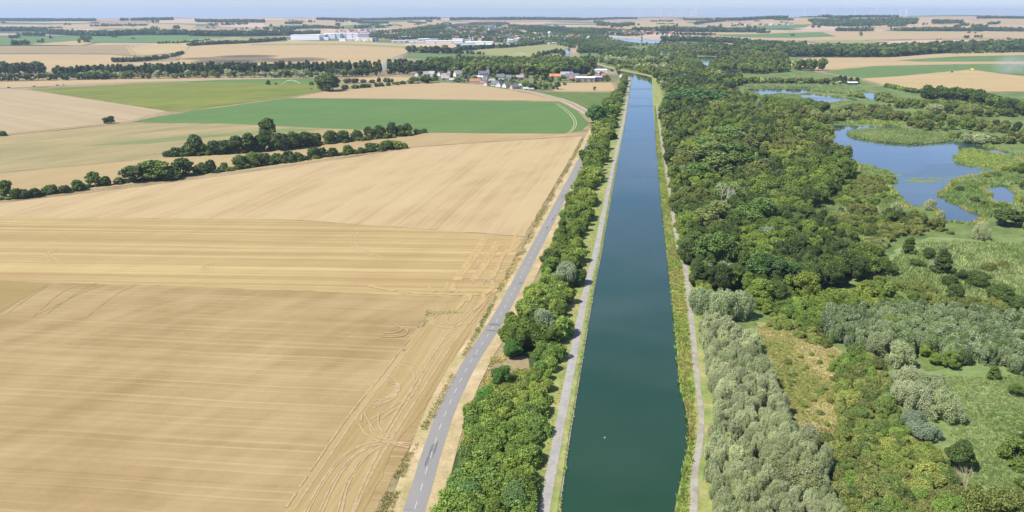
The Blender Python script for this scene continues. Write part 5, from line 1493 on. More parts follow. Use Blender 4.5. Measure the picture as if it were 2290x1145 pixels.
def far_hedges(x0, x1, y0, y1, n, label, seed):
    rng = np.random.default_rng(seed)
    Q, H = [], []
    for _ in range(n):
        px, py = rng.uniform(x0, x1), rng.uniform(y0, y1)
        w = rng.uniform(6, 46) * (0.5 if rng.random() < 0.4 else 1)
        tilt = rng.uniform(-2.2, 2.2)
        base = catmull(P([(px - w / 2, py - tilt * w / 46), (px, py + rng.uniform(-0.6, 0.6)), (px + w / 2, py + tilt * w / 46)]), 25.0)
        if np.hypot(*(base[0] - base[-1])) > 1600: continue
        dp = rng.uniform(12, 30) if rng.random() < 0.65 else rng.uniform(40, 130)
        d = base / np.hypot(base[:, 0], base[:, 1])[:, None]
        q = scatter(np.vstack([base, (base + d * dp)[::-1]]), 13, rng, 0.5)
        q = q[rng.random(len(q)) < 0.85]
        Q.append(q); H.append(rng.uniform(7, 17) * rng.uniform(0.7, 1.2, len(q)))
    q, h = np.vstack(Q), np.concatenate(H)
    sc = h / 11.5
    mass('distant_hedges', q, np.stack([sc * 1.2, sc * 1.2, sc], 1), tints(len(q), GRN_D + GRN[:2], rng), PROTO['round_tallf' + mLeaf.name + 'wood'], label)
far_hedges(0, 640, 50, 72, 34, 'hedges and groves scattered over the far left slopes', 501)
far_hedges(600, 1010, 48, 66, 24, 'hedges and groves scattered above the factory', 502)
far_hedges(1200, 1560, 48, 66, 22, 'hedges and groves scattered beyond the town', 503)
far_hedges(1560, 2290, 46, 66, 34, 'hedges and groves scattered over the far right slopes', 504)
far_hedges(1640, 2290, 74, 92, 9, 'few bushes in the right middle fields', 505)
far_hedges(0, 620, 84, 100, 8, 'few bushes in the left middle fields', 506)
# trees of the town, between its houses
zone([(800, 84), (850, 72), (930, 66), (1000, 58), (1060, 52), (1130, 52), (1180, 60), (1260, 64), (1330, 66), (1420, 70), (1440, 88), (1340, 96), (1290, 112), (1240, 100), (1150, 97), (1040, 90), (900, 90)], 17, [('round', 1), ('tall', 1)], (8, 14), GRN_D + GRN, 'town_tree', 'in town', 'tree', 'town trees', 0, 'town_trees', 'trees of the distant town', seed=120, nscale=110, thresh=0.24)

# --- bare and dead trees
def bare(name, px, py, hpx, label, seed, mat=mDead, spread=0.5):
    h = metres(px, py, hpx)
    rr = random.Random(seed)
    V, F = [], []
    def grow(a, d, ln, r, k_):
        b = a + d * ln
        tube(V, F, a, b, r, r * 0.65, 6)
        if k_ == 0: return
        for _ in range(3):
            nd = (d + Vector((rr.uniform(-1, 1), rr.uniform(-1, 1), rr.uniform(-0.1, 0.7))) * spread).normalized()
            grow(b, nd, ln * rr.uniform(0.6, 0.85), r * 0.6, k_ - 1)
    p = pt(px, py)
    e = empty(name, p)
    grow(Vector((0, 0, -0.2)), Vector((0.05, 0, 1)).normalized(), h * 0.34, h * 0.02, 4)
    mesh_obj('branches', V, F, mat, e)
    return tag(e, label, 'tree')
bare('dead_tree', 1612, 492, 84, 'bare pale dead tree with forked limbs in the wood', 3)
bare('dead_tree', 2152, 1116, 72, 'bare brownish tree below the dark bush of the reed meadow', 5, plain('dry_twigs', (0.36, 0.29, 0.20), 0.9, 0.1))
bare('dead_tree', 1888, 605, 40, 'small bare reddish tree among the marsh alders', 8, plain('dry_twigs_red', (0.30, 0.20, 0.13), 0.9, 0.1))
bare('dead_tree', 2083, 612, 34, 'bare grey bush at the foot of the tall marsh alder', 9)
V, F = [], []
tube(V, F, (0, 0, -0.2), (0.1, 0, 1.6), 0.34, 0.28, 8); tube(V, F, (0.1, 0, 1.6), (0.0, 0.05, 3.1), 0.28, 0.12, 8); tube(V, F, (0.08, 0, 1.7), (0.5, 0.1, 2.2), 0.12, 0.05, 6)
e = empty('dead_snag', pt(2024, 912)); mesh_obj('stump', V, F, plain('bleached_wood', (0.55, 0.48, 0.38), 0.85, 0.2), e)
tag(e, 'broken bleached dead trunk before the grey willows', 'dead tree')
# the same kind of pale stem leans in the wood
V, F = [], []
tube(V, F, (0, 0, 0), (1.5, 0, 7), 0.2, 0.1, 6)
e = empty('dead_snag', pt(1690, 632)); mesh_obj('stump', V, F, mDead, e)
tag(e, 'thin pale leaning dead stem inside the near wood', 'dead tree')

# --- reeds, rank grass and weeds
REEDS = [(0.13, 0.175, 0.06), (0.155, 0.20, 0.075), (0.19, 0.225, 0.10), (0.115, 0.165, 0.05)]
tuft_mass('reeds', [(2060, 840), (2200, 845), (2420, 830), (2420, 1200), (2290, 1160), (2165, 1060), (2125, 970), (2170, 900)], 0.8, (0.35, 0.75), REEDS, 'pale green reed meadow at the right', REED, 201, nscale=14)
tuft_mass('reeds', [(1965, 640), (2000, 580), (2060, 545), (2200, 545), (2420, 550), (2420, 690), (2200, 695), (2060, 670)], 1.7, (1.2, 2.1), REEDS, 'reed beds of the middle marsh', REED, 202, nscale=18)
tuft_mass('reeds', [(1790, 478), (1880, 442), (1990, 440), (2010, 470), (1960, 496), (1830, 500)], 1.9, (1.2, 2.0), REEDS, 'reeds on the meadow tongue', REED, 203, nscale=20)
tuft_mass('reeds', c3([(1740, 845), (1800, 800), (1800, 750), (1900, 720), (2150, 680), (2290, 690), (2290, 760), (2000, 765), (2040, 830), (2050, 885), (2120, 900), (2260, 905), (2290, 960), (2040, 985), (1950, 945)]), 2.0, (1.2, 2.2), REEDS, 'reeds on the spit around the square pond', REED, 204, nscale=20)
tuft_mass('reeds', None, 2.0, (1.4, 2.3), REEDS[:3], 'tall reeds on the long islet', REED, 205, world=isl1, nscale=25, zoff=0.8)
tuft_mass('reeds', None, 2.2, (0.7, 1.6), [(0.20, 0.24, 0.06), (0.14, 0.19, 0.05), (0.30, 0.25, 0.11)], 'low growth on the sandy islet', REED, 206, world=isl2, nscale=20, zoff=0.8, thresh=0.3)
tuft_mass('reeds', c3([(400, 106), (420, 85), (860, 85), (1200, 120), (1240, 135), (1060, 150), (880, 135), (870, 108)]), 3.4, (2.4, 3.6), [(0.15, 0.20, 0.075), (0.18, 0.22, 0.10)], 'reed fringe behind the upper ponds', REED, 207, nscale=40, wide=0.9)
tuft_mass('reeds', c3([(560, 165), (640, 155), (760, 165), (850, 212), (940, 225), (700, 215)]), 3.0, (1.8, 3.0), REEDS[:3], 'reeds between the upper ponds', REED, 208, nscale=40)
tuft_mass('reeds', c3([(1120, 615), (1230, 628), (1330, 665), (1415, 745), (1380, 790), (1440, 830), (1440, 900), (1250, 890), (1150, 760), (1000, 680)]), 2.0, (1.0, 2.2), REEDS + [(0.24, 0.27, 0.07)], 'reeds on the left shore of the large pond', REED, 209, nscale=18)
tuft_mass('reeds', c3([(860, 320), (960, 350), (1390, 362), (1500, 390), (1790, 455), (2100, 520), (2290, 580), (2290, 560), (1900, 450), (1500, 340), (1100, 300)]), 2.6, (1.2, 2.4), REEDS + [(0.24, 0.27, 0.06)], 'reeds along the far shore of the large pond', REED, 210, nscale=25)
DRY = [(0.29, 0.25, 0.125), (0.23, 0.21, 0.09), (0.185, 0.185, 0.065), (0.145, 0.165, 0.045)]
tuft_mass('rank_grass', [(1695, 730), (1830, 742), (1885, 800), (1888, 870), (1880, 950), (1850, 1000), (1790, 955), (1740, 870)], 0.62, (0.25, 0.55), DRY, 'rank straw-coloured grass of the dry clearing', None, 211, nscale=6)
WEED = [(0.29, 0.235, 0.13), (0.18, 0.175, 0.07), (0.24, 0.205, 0.105), (0.135, 0.15, 0.052)]
verge_px = [(800, 1240), (860, 1110), (905, 1020), (918, 985), (945, 950), (985, 882), (1030, 800), (1085, 703), (1108, 664), (1112, 668), (1096, 700), (1048, 790), (1000, 880), (965, 945), (938, 985), (918, 1030), (890, 1110), (850, 1240)]
tuft_mass('roadside_weeds', verge_px, 0.55, (0.2, 0.65), WEED, 'brown and olive weeds between field and near road', None, 212, nscale=7, thresh=0.30)
tuft_mass('roadside_weeds', [(1165, 558), (1190, 505), (1225, 440), (1270, 365), (1300, 310), (1305, 312), (1282, 362), (1238, 445), (1203, 508), (1178, 560)], 0.8, (0.25, 0.6), [(0.23, 0.20, 0.10), (0.19, 0.17, 0.08), (0.27, 0.225, 0.12)], 'dark dry weeds between field and far road', None, 213, nscale=10, thresh=0.3)
tuft_mass('roadside_weeds', [(1110, 655), (1135, 605), (1165, 555), (1178, 557), (1145, 612), (1118, 660)], 0.8, (0.4, 0.8), [(0.24, 0.20, 0.11), (0.30, 0.25, 0.13)], 'sparse weeds at the bend of the field edge', None, 214, nscale=6, thresh=0.5)
BANK = [(0.105, 0.165, 0.034), (0.15, 0.195, 0.045), (0.19, 0.205, 0.06), (0.21, 0.20, 0.075), (0.12, 0.18, 0.038)]
tuft_mass('bank_herbs', [(1498, 1250), (1512, 1145), (1541, 990), (1534, 915), (1521, 860), (1513, 760), (1506, 690), (1493, 575), (1485, 499), (1475, 399), (1467, 300), (1464, 240), (1466, 240), (1480, 359), (1491, 426), (1500, 499), (1509, 555), (1522, 592), (1529, 650), (1536, 713), (1543, 790), (1549, 866), (1554, 943), (1549, 1000), (1539, 1060), (1536, 1145), (1522, 1250)], 0.85, (0.35, 1.0), BANK, 'tall herbs and grass of the right canal bank', None, 215, nscale=9, zoff=0.6)
tuft_mass('bank_herbs', [(1180, 1250), (1212, 1040), (1240, 910), (1265, 780), (1288, 680), (1308, 600), (1328, 500), (1357, 372), (1360, 372), (1334, 500), (1316, 600), (1297, 680), (1274, 780), (1252, 900), (1228, 1030), (1195, 1250)], 0.9, (0.2, 0.5), [(0.36, 0.29, 0.15), (0.30, 0.26, 0.12), (0.21, 0.21, 0.075)], 'dry grass between tree belt and towpath', None, 216, nscale=9, zoff=0.5, thresh=0.25)
tuft_mass('water_side_grass', [(1243, 1200), (1270, 969), (1295, 815), (1320, 662), (1341, 560), (1352, 499), (1376, 366), (1379, 366), (1355, 499), (1345.5, 560), (1325.5, 662), (1300.5, 815), (1275, 969), (1249, 1200)], 0.8, (0.15, 0.4), [(0.14, 0.20, 0.05), (0.20, 0.22, 0.07)], 'short grass between towpath and canal edge', None, 217, nscale=9, zoff=0.6)
tuft_mass('rank_grass', [(1060, 905), (1075, 865), (1100, 800), (1128, 795), (1185, 800), (1200, 835), (1165, 882), (1100, 888)], 0.7, (0.3, 0.7), [(0.30, 0.26, 0.11), (0.20, 0.20, 0.06), (0.13, 0.18, 0.04)], 'dry grass in the gap of the tree belt', None, 218, nscale=5, thresh=0.25)
tuft_mass('field_weeds', k1([(690, 125), (890, 128), (895, 138), (740, 150), (650, 265), (570, 370), (540, 385), (600, 300), (700, 160)]), 0.8, (0.2, 0.45), [(0.16, 0.19, 0.09), (0.24, 0.23, 0.12)], 'green weeds along the double wheel line of the near stubble', None, 219, nscale=5, thresh=0.42)

# ragged reed fringe on the shores
def shore_reeds(k_, lab, step, hs, seed):
    rng = np.random.default_rng(seed)
    p = PONDS[k_]
    p = np.vstack([p, p[:1]])
    sg = np.concatenate([[0], np.cumsum(np.hypot(*np.diff(p, axis=0).T))])
    n = int(sg[-1] / step) * 3
    t = rng.uniform(0, sg[-1], n)
    q = np.stack([np.interp(t, sg, p[:, 0]), np.interp(t, sg, p[:, 1])], 1)
    amp = 0.35 + 1.1 * value_noise(q, 14, seed)
    q = q + rng.normal(0, 1, (n, 2)) * amp[:, None] * step * 0.5
    q = q[value_noise(q, 9, seed + 1) > 0.30]
    n = len(q)
    h = rng.uniform(hs[0], hs[1], n) * (0.5 + value_noise(q, 20, seed + 2))
    g = (value_noise(q, 16, seed + 4) * 4).astype(int).clip(0, 3)
    tn = np.array([(0.20, 0.23, 0.055), (0.14, 0.19, 0.05), (0.23, 0.22, 0.08), (0.11, 0.16, 0.04)])[g]
    mass('shore_reeds', q, np.stack([h * 1.1, h * 1.1, h], 1), tn, REED, lab, zoff=0.05)
shore_reeds(0, 'ragged reeds round the large pond', 1.6, (0.5, 1.7), 601)
shore_reeds(1, 'ragged reeds round the square pond', 1.6, (0.5, 1.6), 602)
shore_reeds(2, 'ragged reeds round the upper pond', 2.4, (0.8, 2.2), 603)
shore_reeds(3, 'ragged reeds round the second upper pond', 2.4, (0.8, 2.2), 604)
# crossing a bank: grass hanging over the stone edge of the canal
rngE = np.random.default_rng(77)
cut = Lc[keepL]
sel = rngE.random(len(cut)) < 0.75
qq = np.repeat(cut[sel], 2, 0) + rngE.normal(0, 0.22, (sel.sum() * 2, 2)) - np.repeat(nL[keepL][sel], 2, 0) * 0.35
hh_ = rngE.uniform(0.12, 0.42, len(qq))
mass('edge_grass', qq, np.stack([hh_ * 1.6, hh_ * 1.6, hh_], 1), tints(len(qq), [(0.15, 0.20, 0.05), (0.22, 0.22, 0.08), (0.10, 0.16, 0.035)], rngE), TUFT, 'tufts hanging over the left canal edge', zoff=0.5)

# ------------------------------------------------------------------ buildings
MATS = {}
def wallm(c, key='wall'):
    k_ = (key, c)
    if k_ not in MATS:
        MATS[k_] = plain(f'{key}_{len(MATS)}', c, 0.8 if key == 'wall' else 0.75, 0.25, 0.14, 0.35)
    return MATS[k_]
WHITE = (0.62, 0.60, 0.56); CREAM = (0.62, 0.55, 0.44); BRICK = (0.36, 0.16, 0.105); GREYW = (0.42, 0.42, 0.42); PINK = (0.60, 0.34, 0.28)
SLATE = (0.13, 0.135, 0.155); TILE = (0.33, 0.14, 0.085); ORANGE = (0.55, 0.20, 0.09); BROWN_T = (0.23, 0.155, 0.125); PALE_R = (0.50, 0.52, 0.56)
mGlass = Nodes('window_glass'); mGlass = mGlass.done(mGlass.principled((0.03, 0.035, 0.045), 0.12, 0.5))
mDoor = plain('door_paint', (0.16, 0.12, 0.09), 0.6, 0.3, 0.2, 2.0)

def box(V, F, c, s):
    x, y, z = c; a, b, h = s[0] / 2, s[1] / 2, s[2]
    k_ = len(V)
    V += [(x - a, y - b, z), (x + a, y - b, z), (x + a, y + b, z), (x - a, y + b, z), (x - a, y - b, z + h), (x + a, y - b, z + h), (x + a, y + b, z + h), (x - a, y + b, z + h)]
    F += [tuple(k_ + i for i in f) for f in ((0, 3, 2, 1), (4, 5, 6, 7), (0, 1, 5, 4), (1, 2, 6, 5), (2, 3, 7, 6), (3, 0, 4, 7))]

def gable_walls(V, F, L, D, h, rh):
    k_ = len(V)
    V += [(-L / 2, -D / 2, 0), (L / 2, -D / 2, 0), (L / 2, D / 2, 0), (-L / 2, D / 2, 0), (-L / 2, -D / 2, h), (L / 2, -D / 2, h), (L / 2, D / 2, h), (-L / 2, D / 2, h), (-L / 2, 0, h + rh), (L / 2, 0, h + rh)]
    F += [tuple(k_ + i for i in f) for f in ((0, 1, 5, 4), (2, 3, 7, 6), (1, 2, 6, 9, 5), (3, 0, 4, 8, 7))]

def gable_roof(V, F, L, D, h, rh, ov=0.45, th=0.22):
    a, b = L / 2 + ov, D / 2 + ov
    dz = rh * ov / (D / 2)
    for sgn in (-1, 1):
        k_ = len(V)
        e = h - dz
        V += [(-a, sgn * b, e + 0.03), (a, sgn * b, e + 0.03), (a, 0, h + rh + 0.03), (-a, 0, h + rh + 0.03), (-a, sgn * b, e + th), (a, sgn * b, e + th), (a, 0, h + rh + th), (-a, 0, h + rh + th)]
        F += [tuple(k_ + i for i in f) for f in ((0, 1, 2, 3), (4, 5, 6, 7), (0, 1, 5, 4), (1, 2, 6, 5), (3, 0, 4, 7))]

_WIN = {}
def unit_box(name, mat):
    if (name, mat.name) not in _WIN:
        V, F = [], []
        box(V, F, (0, 0, 0), (1, 1, 1))
        me = bpy.data.meshes.new(name)
        me.from_pydata(V, [], F); me.materials.append(mat)
        _WIN[(name, mat.name)] = me
    return _WIN[(name, mat.name)]

def house(px, py, L, D, h, rh, rz, wc, rc, label, name='house', chimney=True, windows=True, cat='house', group=None, lean_to=None, z=0.0):
    p = pt(px, py)
    e = empty(name, (p.x, p.y, p.z + z), math.radians(rz))
    V, F = [], []; gable_walls(V, F, L, D, h, rh)
    mesh_obj('wall', V, F, wallm(wc), e)
    V, F = [], []; gable_roof(V, F, L, D, h, rh)
    rf = mesh_obj('roof', V, F, wallm(rc, 'roof'), e)
    if chimney:
        V, F = [], []; box(V, F, (L * 0.28, 0.3, h + rh * 0.55), (0.7, 0.7, rh * 0.45 + 1.0))
        mesh_obj('chimney', V, F, wallm(BRICK), rf)
    if windows:
        n = max(2, int(L / 3.4))
        for sgn in (-1, 1):
            for i in range(n):
                x = -L / 2 + L * (i + 0.5) / n
                if sgn == -1 and i == n // 2:
                    link_mesh('door', unit_box('door', mDoor), e, (x, -D / 2 - 0.02, 0.02), None, (1.0, 0.10, 2.1))
                else:
                    link_mesh('window', unit_box('window', mGlass), e, (x, sgn * (D / 2 + 0.02), 1.0), None, (1.15, 0.10, 1.3))
        for sgn in (-1, 1):
            link_mesh('window', unit_box('window', mGlass), e, (sgn * (L / 2 + 0.02), 0, h + rh * 0.15), None, (0.10, 1.0, 1.2))
    if lean_to:
        V, F = [], []; box(V, F, (0, D / 2 + lean_to / 2, 0), (L * 0.7, lean_to - 0.01, h * 0.8))
        mesh_obj('annex', V, F, wallm(wc), e)
    return tag(e, label, cat, group)

def v5(x, y): return (920 + x * 0.11354, 130 + y * 0.11354)
def v6(x, y): return (1120 + x * 0.13537, 130 + y * 0.13537)
VH = [  # house ground spot in the photograph, length, depth, eaves, roof height, turn, wall, roof, label
    (v5(120, 355), 10, 8, 4, 4, 70, WHITE, BROWN_T, 'white gabled house at the left end of the village'),
    (v5(60, 330), 11, 7, 3, 3, 10, CREAM, BROWN_T, 'cream house half hidden at the left end of the village'),
    (v5(290, 345), 11, 9, 3.5, 5, 15, CREAM, (0.30, 0.27, 0.25), 'cream house with grey-brown roof above the dark hedge'),
    (v5(410, 345), 11, 9, 4, 5, -20, WHITE, (0.30, 0.28, 0.28), 'second grey-roofed house above the dark hedge'),
    (v5(570, 350), 11, 8, 4.5, 5, 60, WHITE, SLATE, 'white house turning its gable towards the field'),
    (v5(640, 385), 9, 8, 4, 4, 20, WHITE, (0.33, 0.29, 0.27), 'white house behind the brown-roofed one'),
    (v5(690, 375), 12, 9, 3.5, 4.5, 10, CREAM, BROWN_T, 'house with a long brown roof in the left village'),
    (v5(670, 430), 14, 9, 3.5, 4.5, 5, WHITE, (0.33, 0.28, 0.25), 'low white house at the edge of the pink stubble'),
    (v5(800, 460), 9, 7, 3, 3, 0, GREYW, (0.36, 0.35, 0.33), 'grey shed at the edge of the pink stubble'),
    (v5(745, 325), 8, 7, 5.5, 4, 75, WHITE, BROWN_T, 'narrow white gabled house among dark trees'),
    (v5(910, 360), 13, 10, 5.5, 6, 35, WHITE, (0.32, 0.27, 0.26), 'large white house with a steep dark roof'),
    (v5(975, 345), 9, 8, 5, 5, 50, WHITE, (0.34, 0.28, 0.26), 'house right behind the large white one'),
    (v5(980, 385), 8, 7, 3.5, 3, 20, WHITE, SLATE, 'small white house below the large white one'),
    (v5(1110, 400), 9, 7, 4, 4.5, 80, WHITE, SLATE, 'white gabled house right of the tall trees'),
    (v5(1170, 315), 10, 8, 3, 4, 10, CREAM, (0.33, 0.27, 0.25), 'cream house under the yellow-green tree'),
    (v5(1260, 490), 19, 9, 3.5, 4.5, -3, CREAM, TILE, 'long barn with a red tiled roof at the stubble edge'),
    (v5(1335, 410), 14, 9, 3.5, 2.5, 0, GREYW, PALE_R, 'shed with a pale metal roof behind the red barn'),
    (v5(1450, 470), 10, 8, 4, 4, -15, BRICK, SLATE, 'brick house with slate roof beside the red barn'),
    (v5(1430, 525), 13, 8, 3.0, 4, -10, WHITE, BROWN_T, 'white cottage with brown roof at the field corner'),
    (v5(1470, 540), 8, 7, 3.2, 4, 70, WHITE, BROWN_T, 'small white gable in front of the brick house'),
    (v5(1580, 485), 10, 8, 3.5, 4, 20, WHITE, (0.36, 0.35, 0.34), 'white house behind the new white houses'),
    (v5(1650, 545), 12, 9, 4, 4.5, -15, WHITE, SLATE, 'first of the new white houses with slate roofs'),
    (v5(1735, 565), 11, 9, 4, 5, 65, WHITE, SLATE, 'new white house with wide gable facing the field'),
    (v5(1870, 575), 12, 9, 3.8, 4.5, 50, WHITE, SLATE, 'last of the new white houses'),
    (v5(2030, 605), 13, 9, 3.5, 4.5, 30, PINK, SLATE, 'pink-gabled house at the right end of the new houses'),
    (v5(2115, 570), 8, 6, 3, 2.5, 10, WHITE, GREYW, 'small white annex behind the pink house'),
    (v5(1760, 420), 15, 9, 5, 5, -5, WHITE, SLATE, 'large slate-roofed house in the village centre'),
    (v5(1905, 420), 13, 9, 4, 4.5, -10, WHITE, SLATE, 'white house beside the large slate-roofed one'),
    (v5(2130, 410), 14, 9, 3.5, 4, 10, WHITE, (0.30, 0.27, 0.27), 'white bungalow in a green garden'),
    (v5(2180, 375), 9, 7, 4, 4, 60, CREAM, ORANGE, 'house with an orange roof behind the bungalow'),
    (v6(895, 325), 21, 9, 3.5, 4, 0, CREAM, ORANGE, 'long building with a bright orange roof'),
    (v6(1060, 310), 18, 11, 5, 5, 5, CREAM, (0.30, 0.29, 0.31), 'grey-roofed farm building at the wood'),
    (v6(1160, 290), 10, 10, 6, 4, 80, WHITE, SLATE, 'tall gabled farm house with slate roof'),
    (v6(1180, 345), 25, 12, 5, 5.5, -8, GREYW, SLATE, 'big slate-roofed barn of the farm'),
    (v6(1175, 370), 10, 8, 4, 3, 0, BRICK, TILE, 'brick shed below the slate barn'),
    (v6(1240, 375), 9, 8, 4, 3, 10, BRICK, SLATE, 'brick lean-to beside the slate barn'),
    (v6(1490, 300), 12, 7, 4, 3, 0, BRICK, TILE, 'brick house behind the long shed'),
    (v6(1720, 320), 15, 9, 4, 4, 8, BRICK, TILE, 'red-brown house between farm and canal'),
    (v6(1995, 315), 8, 7, 4, 4, 60, WHITE, TILE, 'tiny white house with red roof by the canal'),
    (v6(1590, 310), 8, 6, 3, 3, 0, BRICK, TILE, 'small red house beside the long shed'),
    (v6(500, 530), 9, 6, 2.0, 1.6, 0, CREAM, (0.3, 0.3, 0.3), 'low cream shed beside the village road'),
    (v6(410, 525), 8, 5, 2.4, 2, 5, WHITE, GREYW, 'tiny white shed at the village entrance'),
]
for (q, L, D, h, rh, rz, wc, rc, lab) in VH:
    house(q[0], q[1], L * 0.92, D * 0.92, h * 0.9, rh * 0.9, rz, wc, rc, lab, group='houses of the near village')

def hall(px, py, L, D, h, rz, wc, rc, label, rh=1.2, name='industrial_hall', panels=(), doors=0, cat='building', group=None):
    """a long flat-pitched hall: walls, roof, parapet trim, coloured panels and loading doors"""
    p = pt(px, py)
    e = empty(name, p, math.radians(rz))
    V, F = [], []; gable_walls(V, F, L, D, h, rh); mesh_obj('wall', V, F, wallm(wc), e)
    V, F = [], []; gable_roof(V, F, L, D, h, rh, 0.3, 0.3); mesh_obj('roof', V, F, wallm(rc, 'roof'), e)
    V, F = [], []
    box(V, F, (0, -D / 2 - 0.36, h - 0.5), (L + 0.8, 0.12, 0.9)); mesh_obj('trim', V, F, wallm(mul(wc, 0.8)), e)
    for (x0, x1, c) in panels:
        V, F = [], []; box(V, F, ((x0 + x1) / 2 * L, -D / 2 - 0.10, 0.4), ((x1 - x0) * L, 0.2, h - 1.2)); mesh_obj('panel', V, F, wallm(c), e)
    for i in range(doors):
        x = -L / 2 + L * (i + 0.6) / (doors + 0.2)
        link_mesh('loading_door', unit_box('door', mDoor), e, (x, -D / 2 - 0.08, 0.02), None, (4.0, 0.2, 4.2))
    return tag(e, label, cat, group)
BR = (0.90, 0.90, 0.89)
YEL = (0.75, 0.62, 0.06)
def f7(x, y): return (640 + x * 0.11354, 60 + y * 0.11354)
def mwide(q, n): return metres(q[0], q[1], n)
# the big white factory, block by block
def block(x0, x1, yb, yt, depth, wc, rc, label, rz=0, panels=(), doors=0, z=0.0):
    a, b = f7(x0, yb), f7(x1, yb)
    c = ((a[0] + b[0]) / 2, a[1])
    L = mwide(c, b[0] - a[0])
    h = mwide(c, (yb - yt) * 0.11354)
    d = at(*c)[0]; d = d / np.hypot(d[0], d[1])
    p = pt(*c)
    o = hall(c[0], c[1], L, depth, h, rz, wc, rc, label, 0.8, 'factory_hall', panels, doors, 'factory', 'white factory')
    o.location = (p.x + d[0] * depth / 2, p.y + d[1] * depth / 2, p.z)
    return o
block(135, 700, 262, 170, 60, BR, (0.8, 0.8, 0.8), 'largest white hall at the left end of the factory', doors=0)
block(690, 850, 258, 215, 30, BR, (0.75, 0.75, 0.75), 'low white block joined to the largest hall')
block(705, 800, 245, 165, 50, (0.45, 0.50, 0.54), (0.6, 0.6, 0.62), 'grey-blue block behind the low white one')
block(790, 1000, 235, 142, 60, (0.72, 0.74, 0.78), (0.7, 0.7, 0.72), 'tall pale block in the middle of the factory', panels=((-0.1, 0.15, (0.88, 0.88, 0.88)),))
block(1000, 1100, 235, 142, 60, (0.62, 0.66, 0.74), (0.7, 0.7, 0.72), 'pale blue tall block of the factory')
block(1105, 1200, 225, 138, 60, (0.66, 0.69, 0.76), (0.7, 0.7, 0.72), 'second pale blue tall block of the factory')
block(1200, 1330, 225, 136, 60, (0.80, 0.81, 0.84), (0.7, 0.7, 0.72), 'white tall block right of the pale blue ones')
block(1335, 1450, 225, 138, 60, (0.66, 0.69, 0.78), (0.7, 0.7, 0.72), 'last pale blue tall block of the factory')
block(1455, 1665, 230, 138, 70, (0.40, 0.37, 0.37), (0.5, 0.48, 0.47), 'brownish tall block at the right of the factory', panels=((-0.02, 0.0, (0.5, 0.47, 0.46)),))
block(1060, 1185, 284, 238, 25, BR, (0.7, 0.7, 0.7), 'low white front shed of the factory')
block(1180, 1390, 272, 236, 25, (0.75, 0.75, 0.72), (0.7, 0.7, 0.7), 'low front hall with a yellow panel', panels=((0.05, 0.3, YEL), (-0.45, -0.3, YEL)))
block(1380, 1715, 292, 228, 30, BR, (0.75, 0.75, 0.75), 'long white front hall with two yellow panels', panels=((-0.28, -0.14, YEL), (0.2, 0.34, YEL)), doors=4)
block(1715, 1800, 290, 228, 30, (0.20, 0.22, 0.26), (0.3, 0.3, 0.32), 'dark grey block at the right end of the front hall')
V, F = [], []
p = pt(*f7(1140, 150)); tube(V, F, (0, 0, -30), (0, 0, 26), 1.1, 0.8, 8)
e = empty('factory_chimney', p); mesh_obj('stack', V, F, wallm((0.6, 0.6, 0.6)), e); tag(e, 'thin grey factory chimney above the pale blocks', 'chimney')

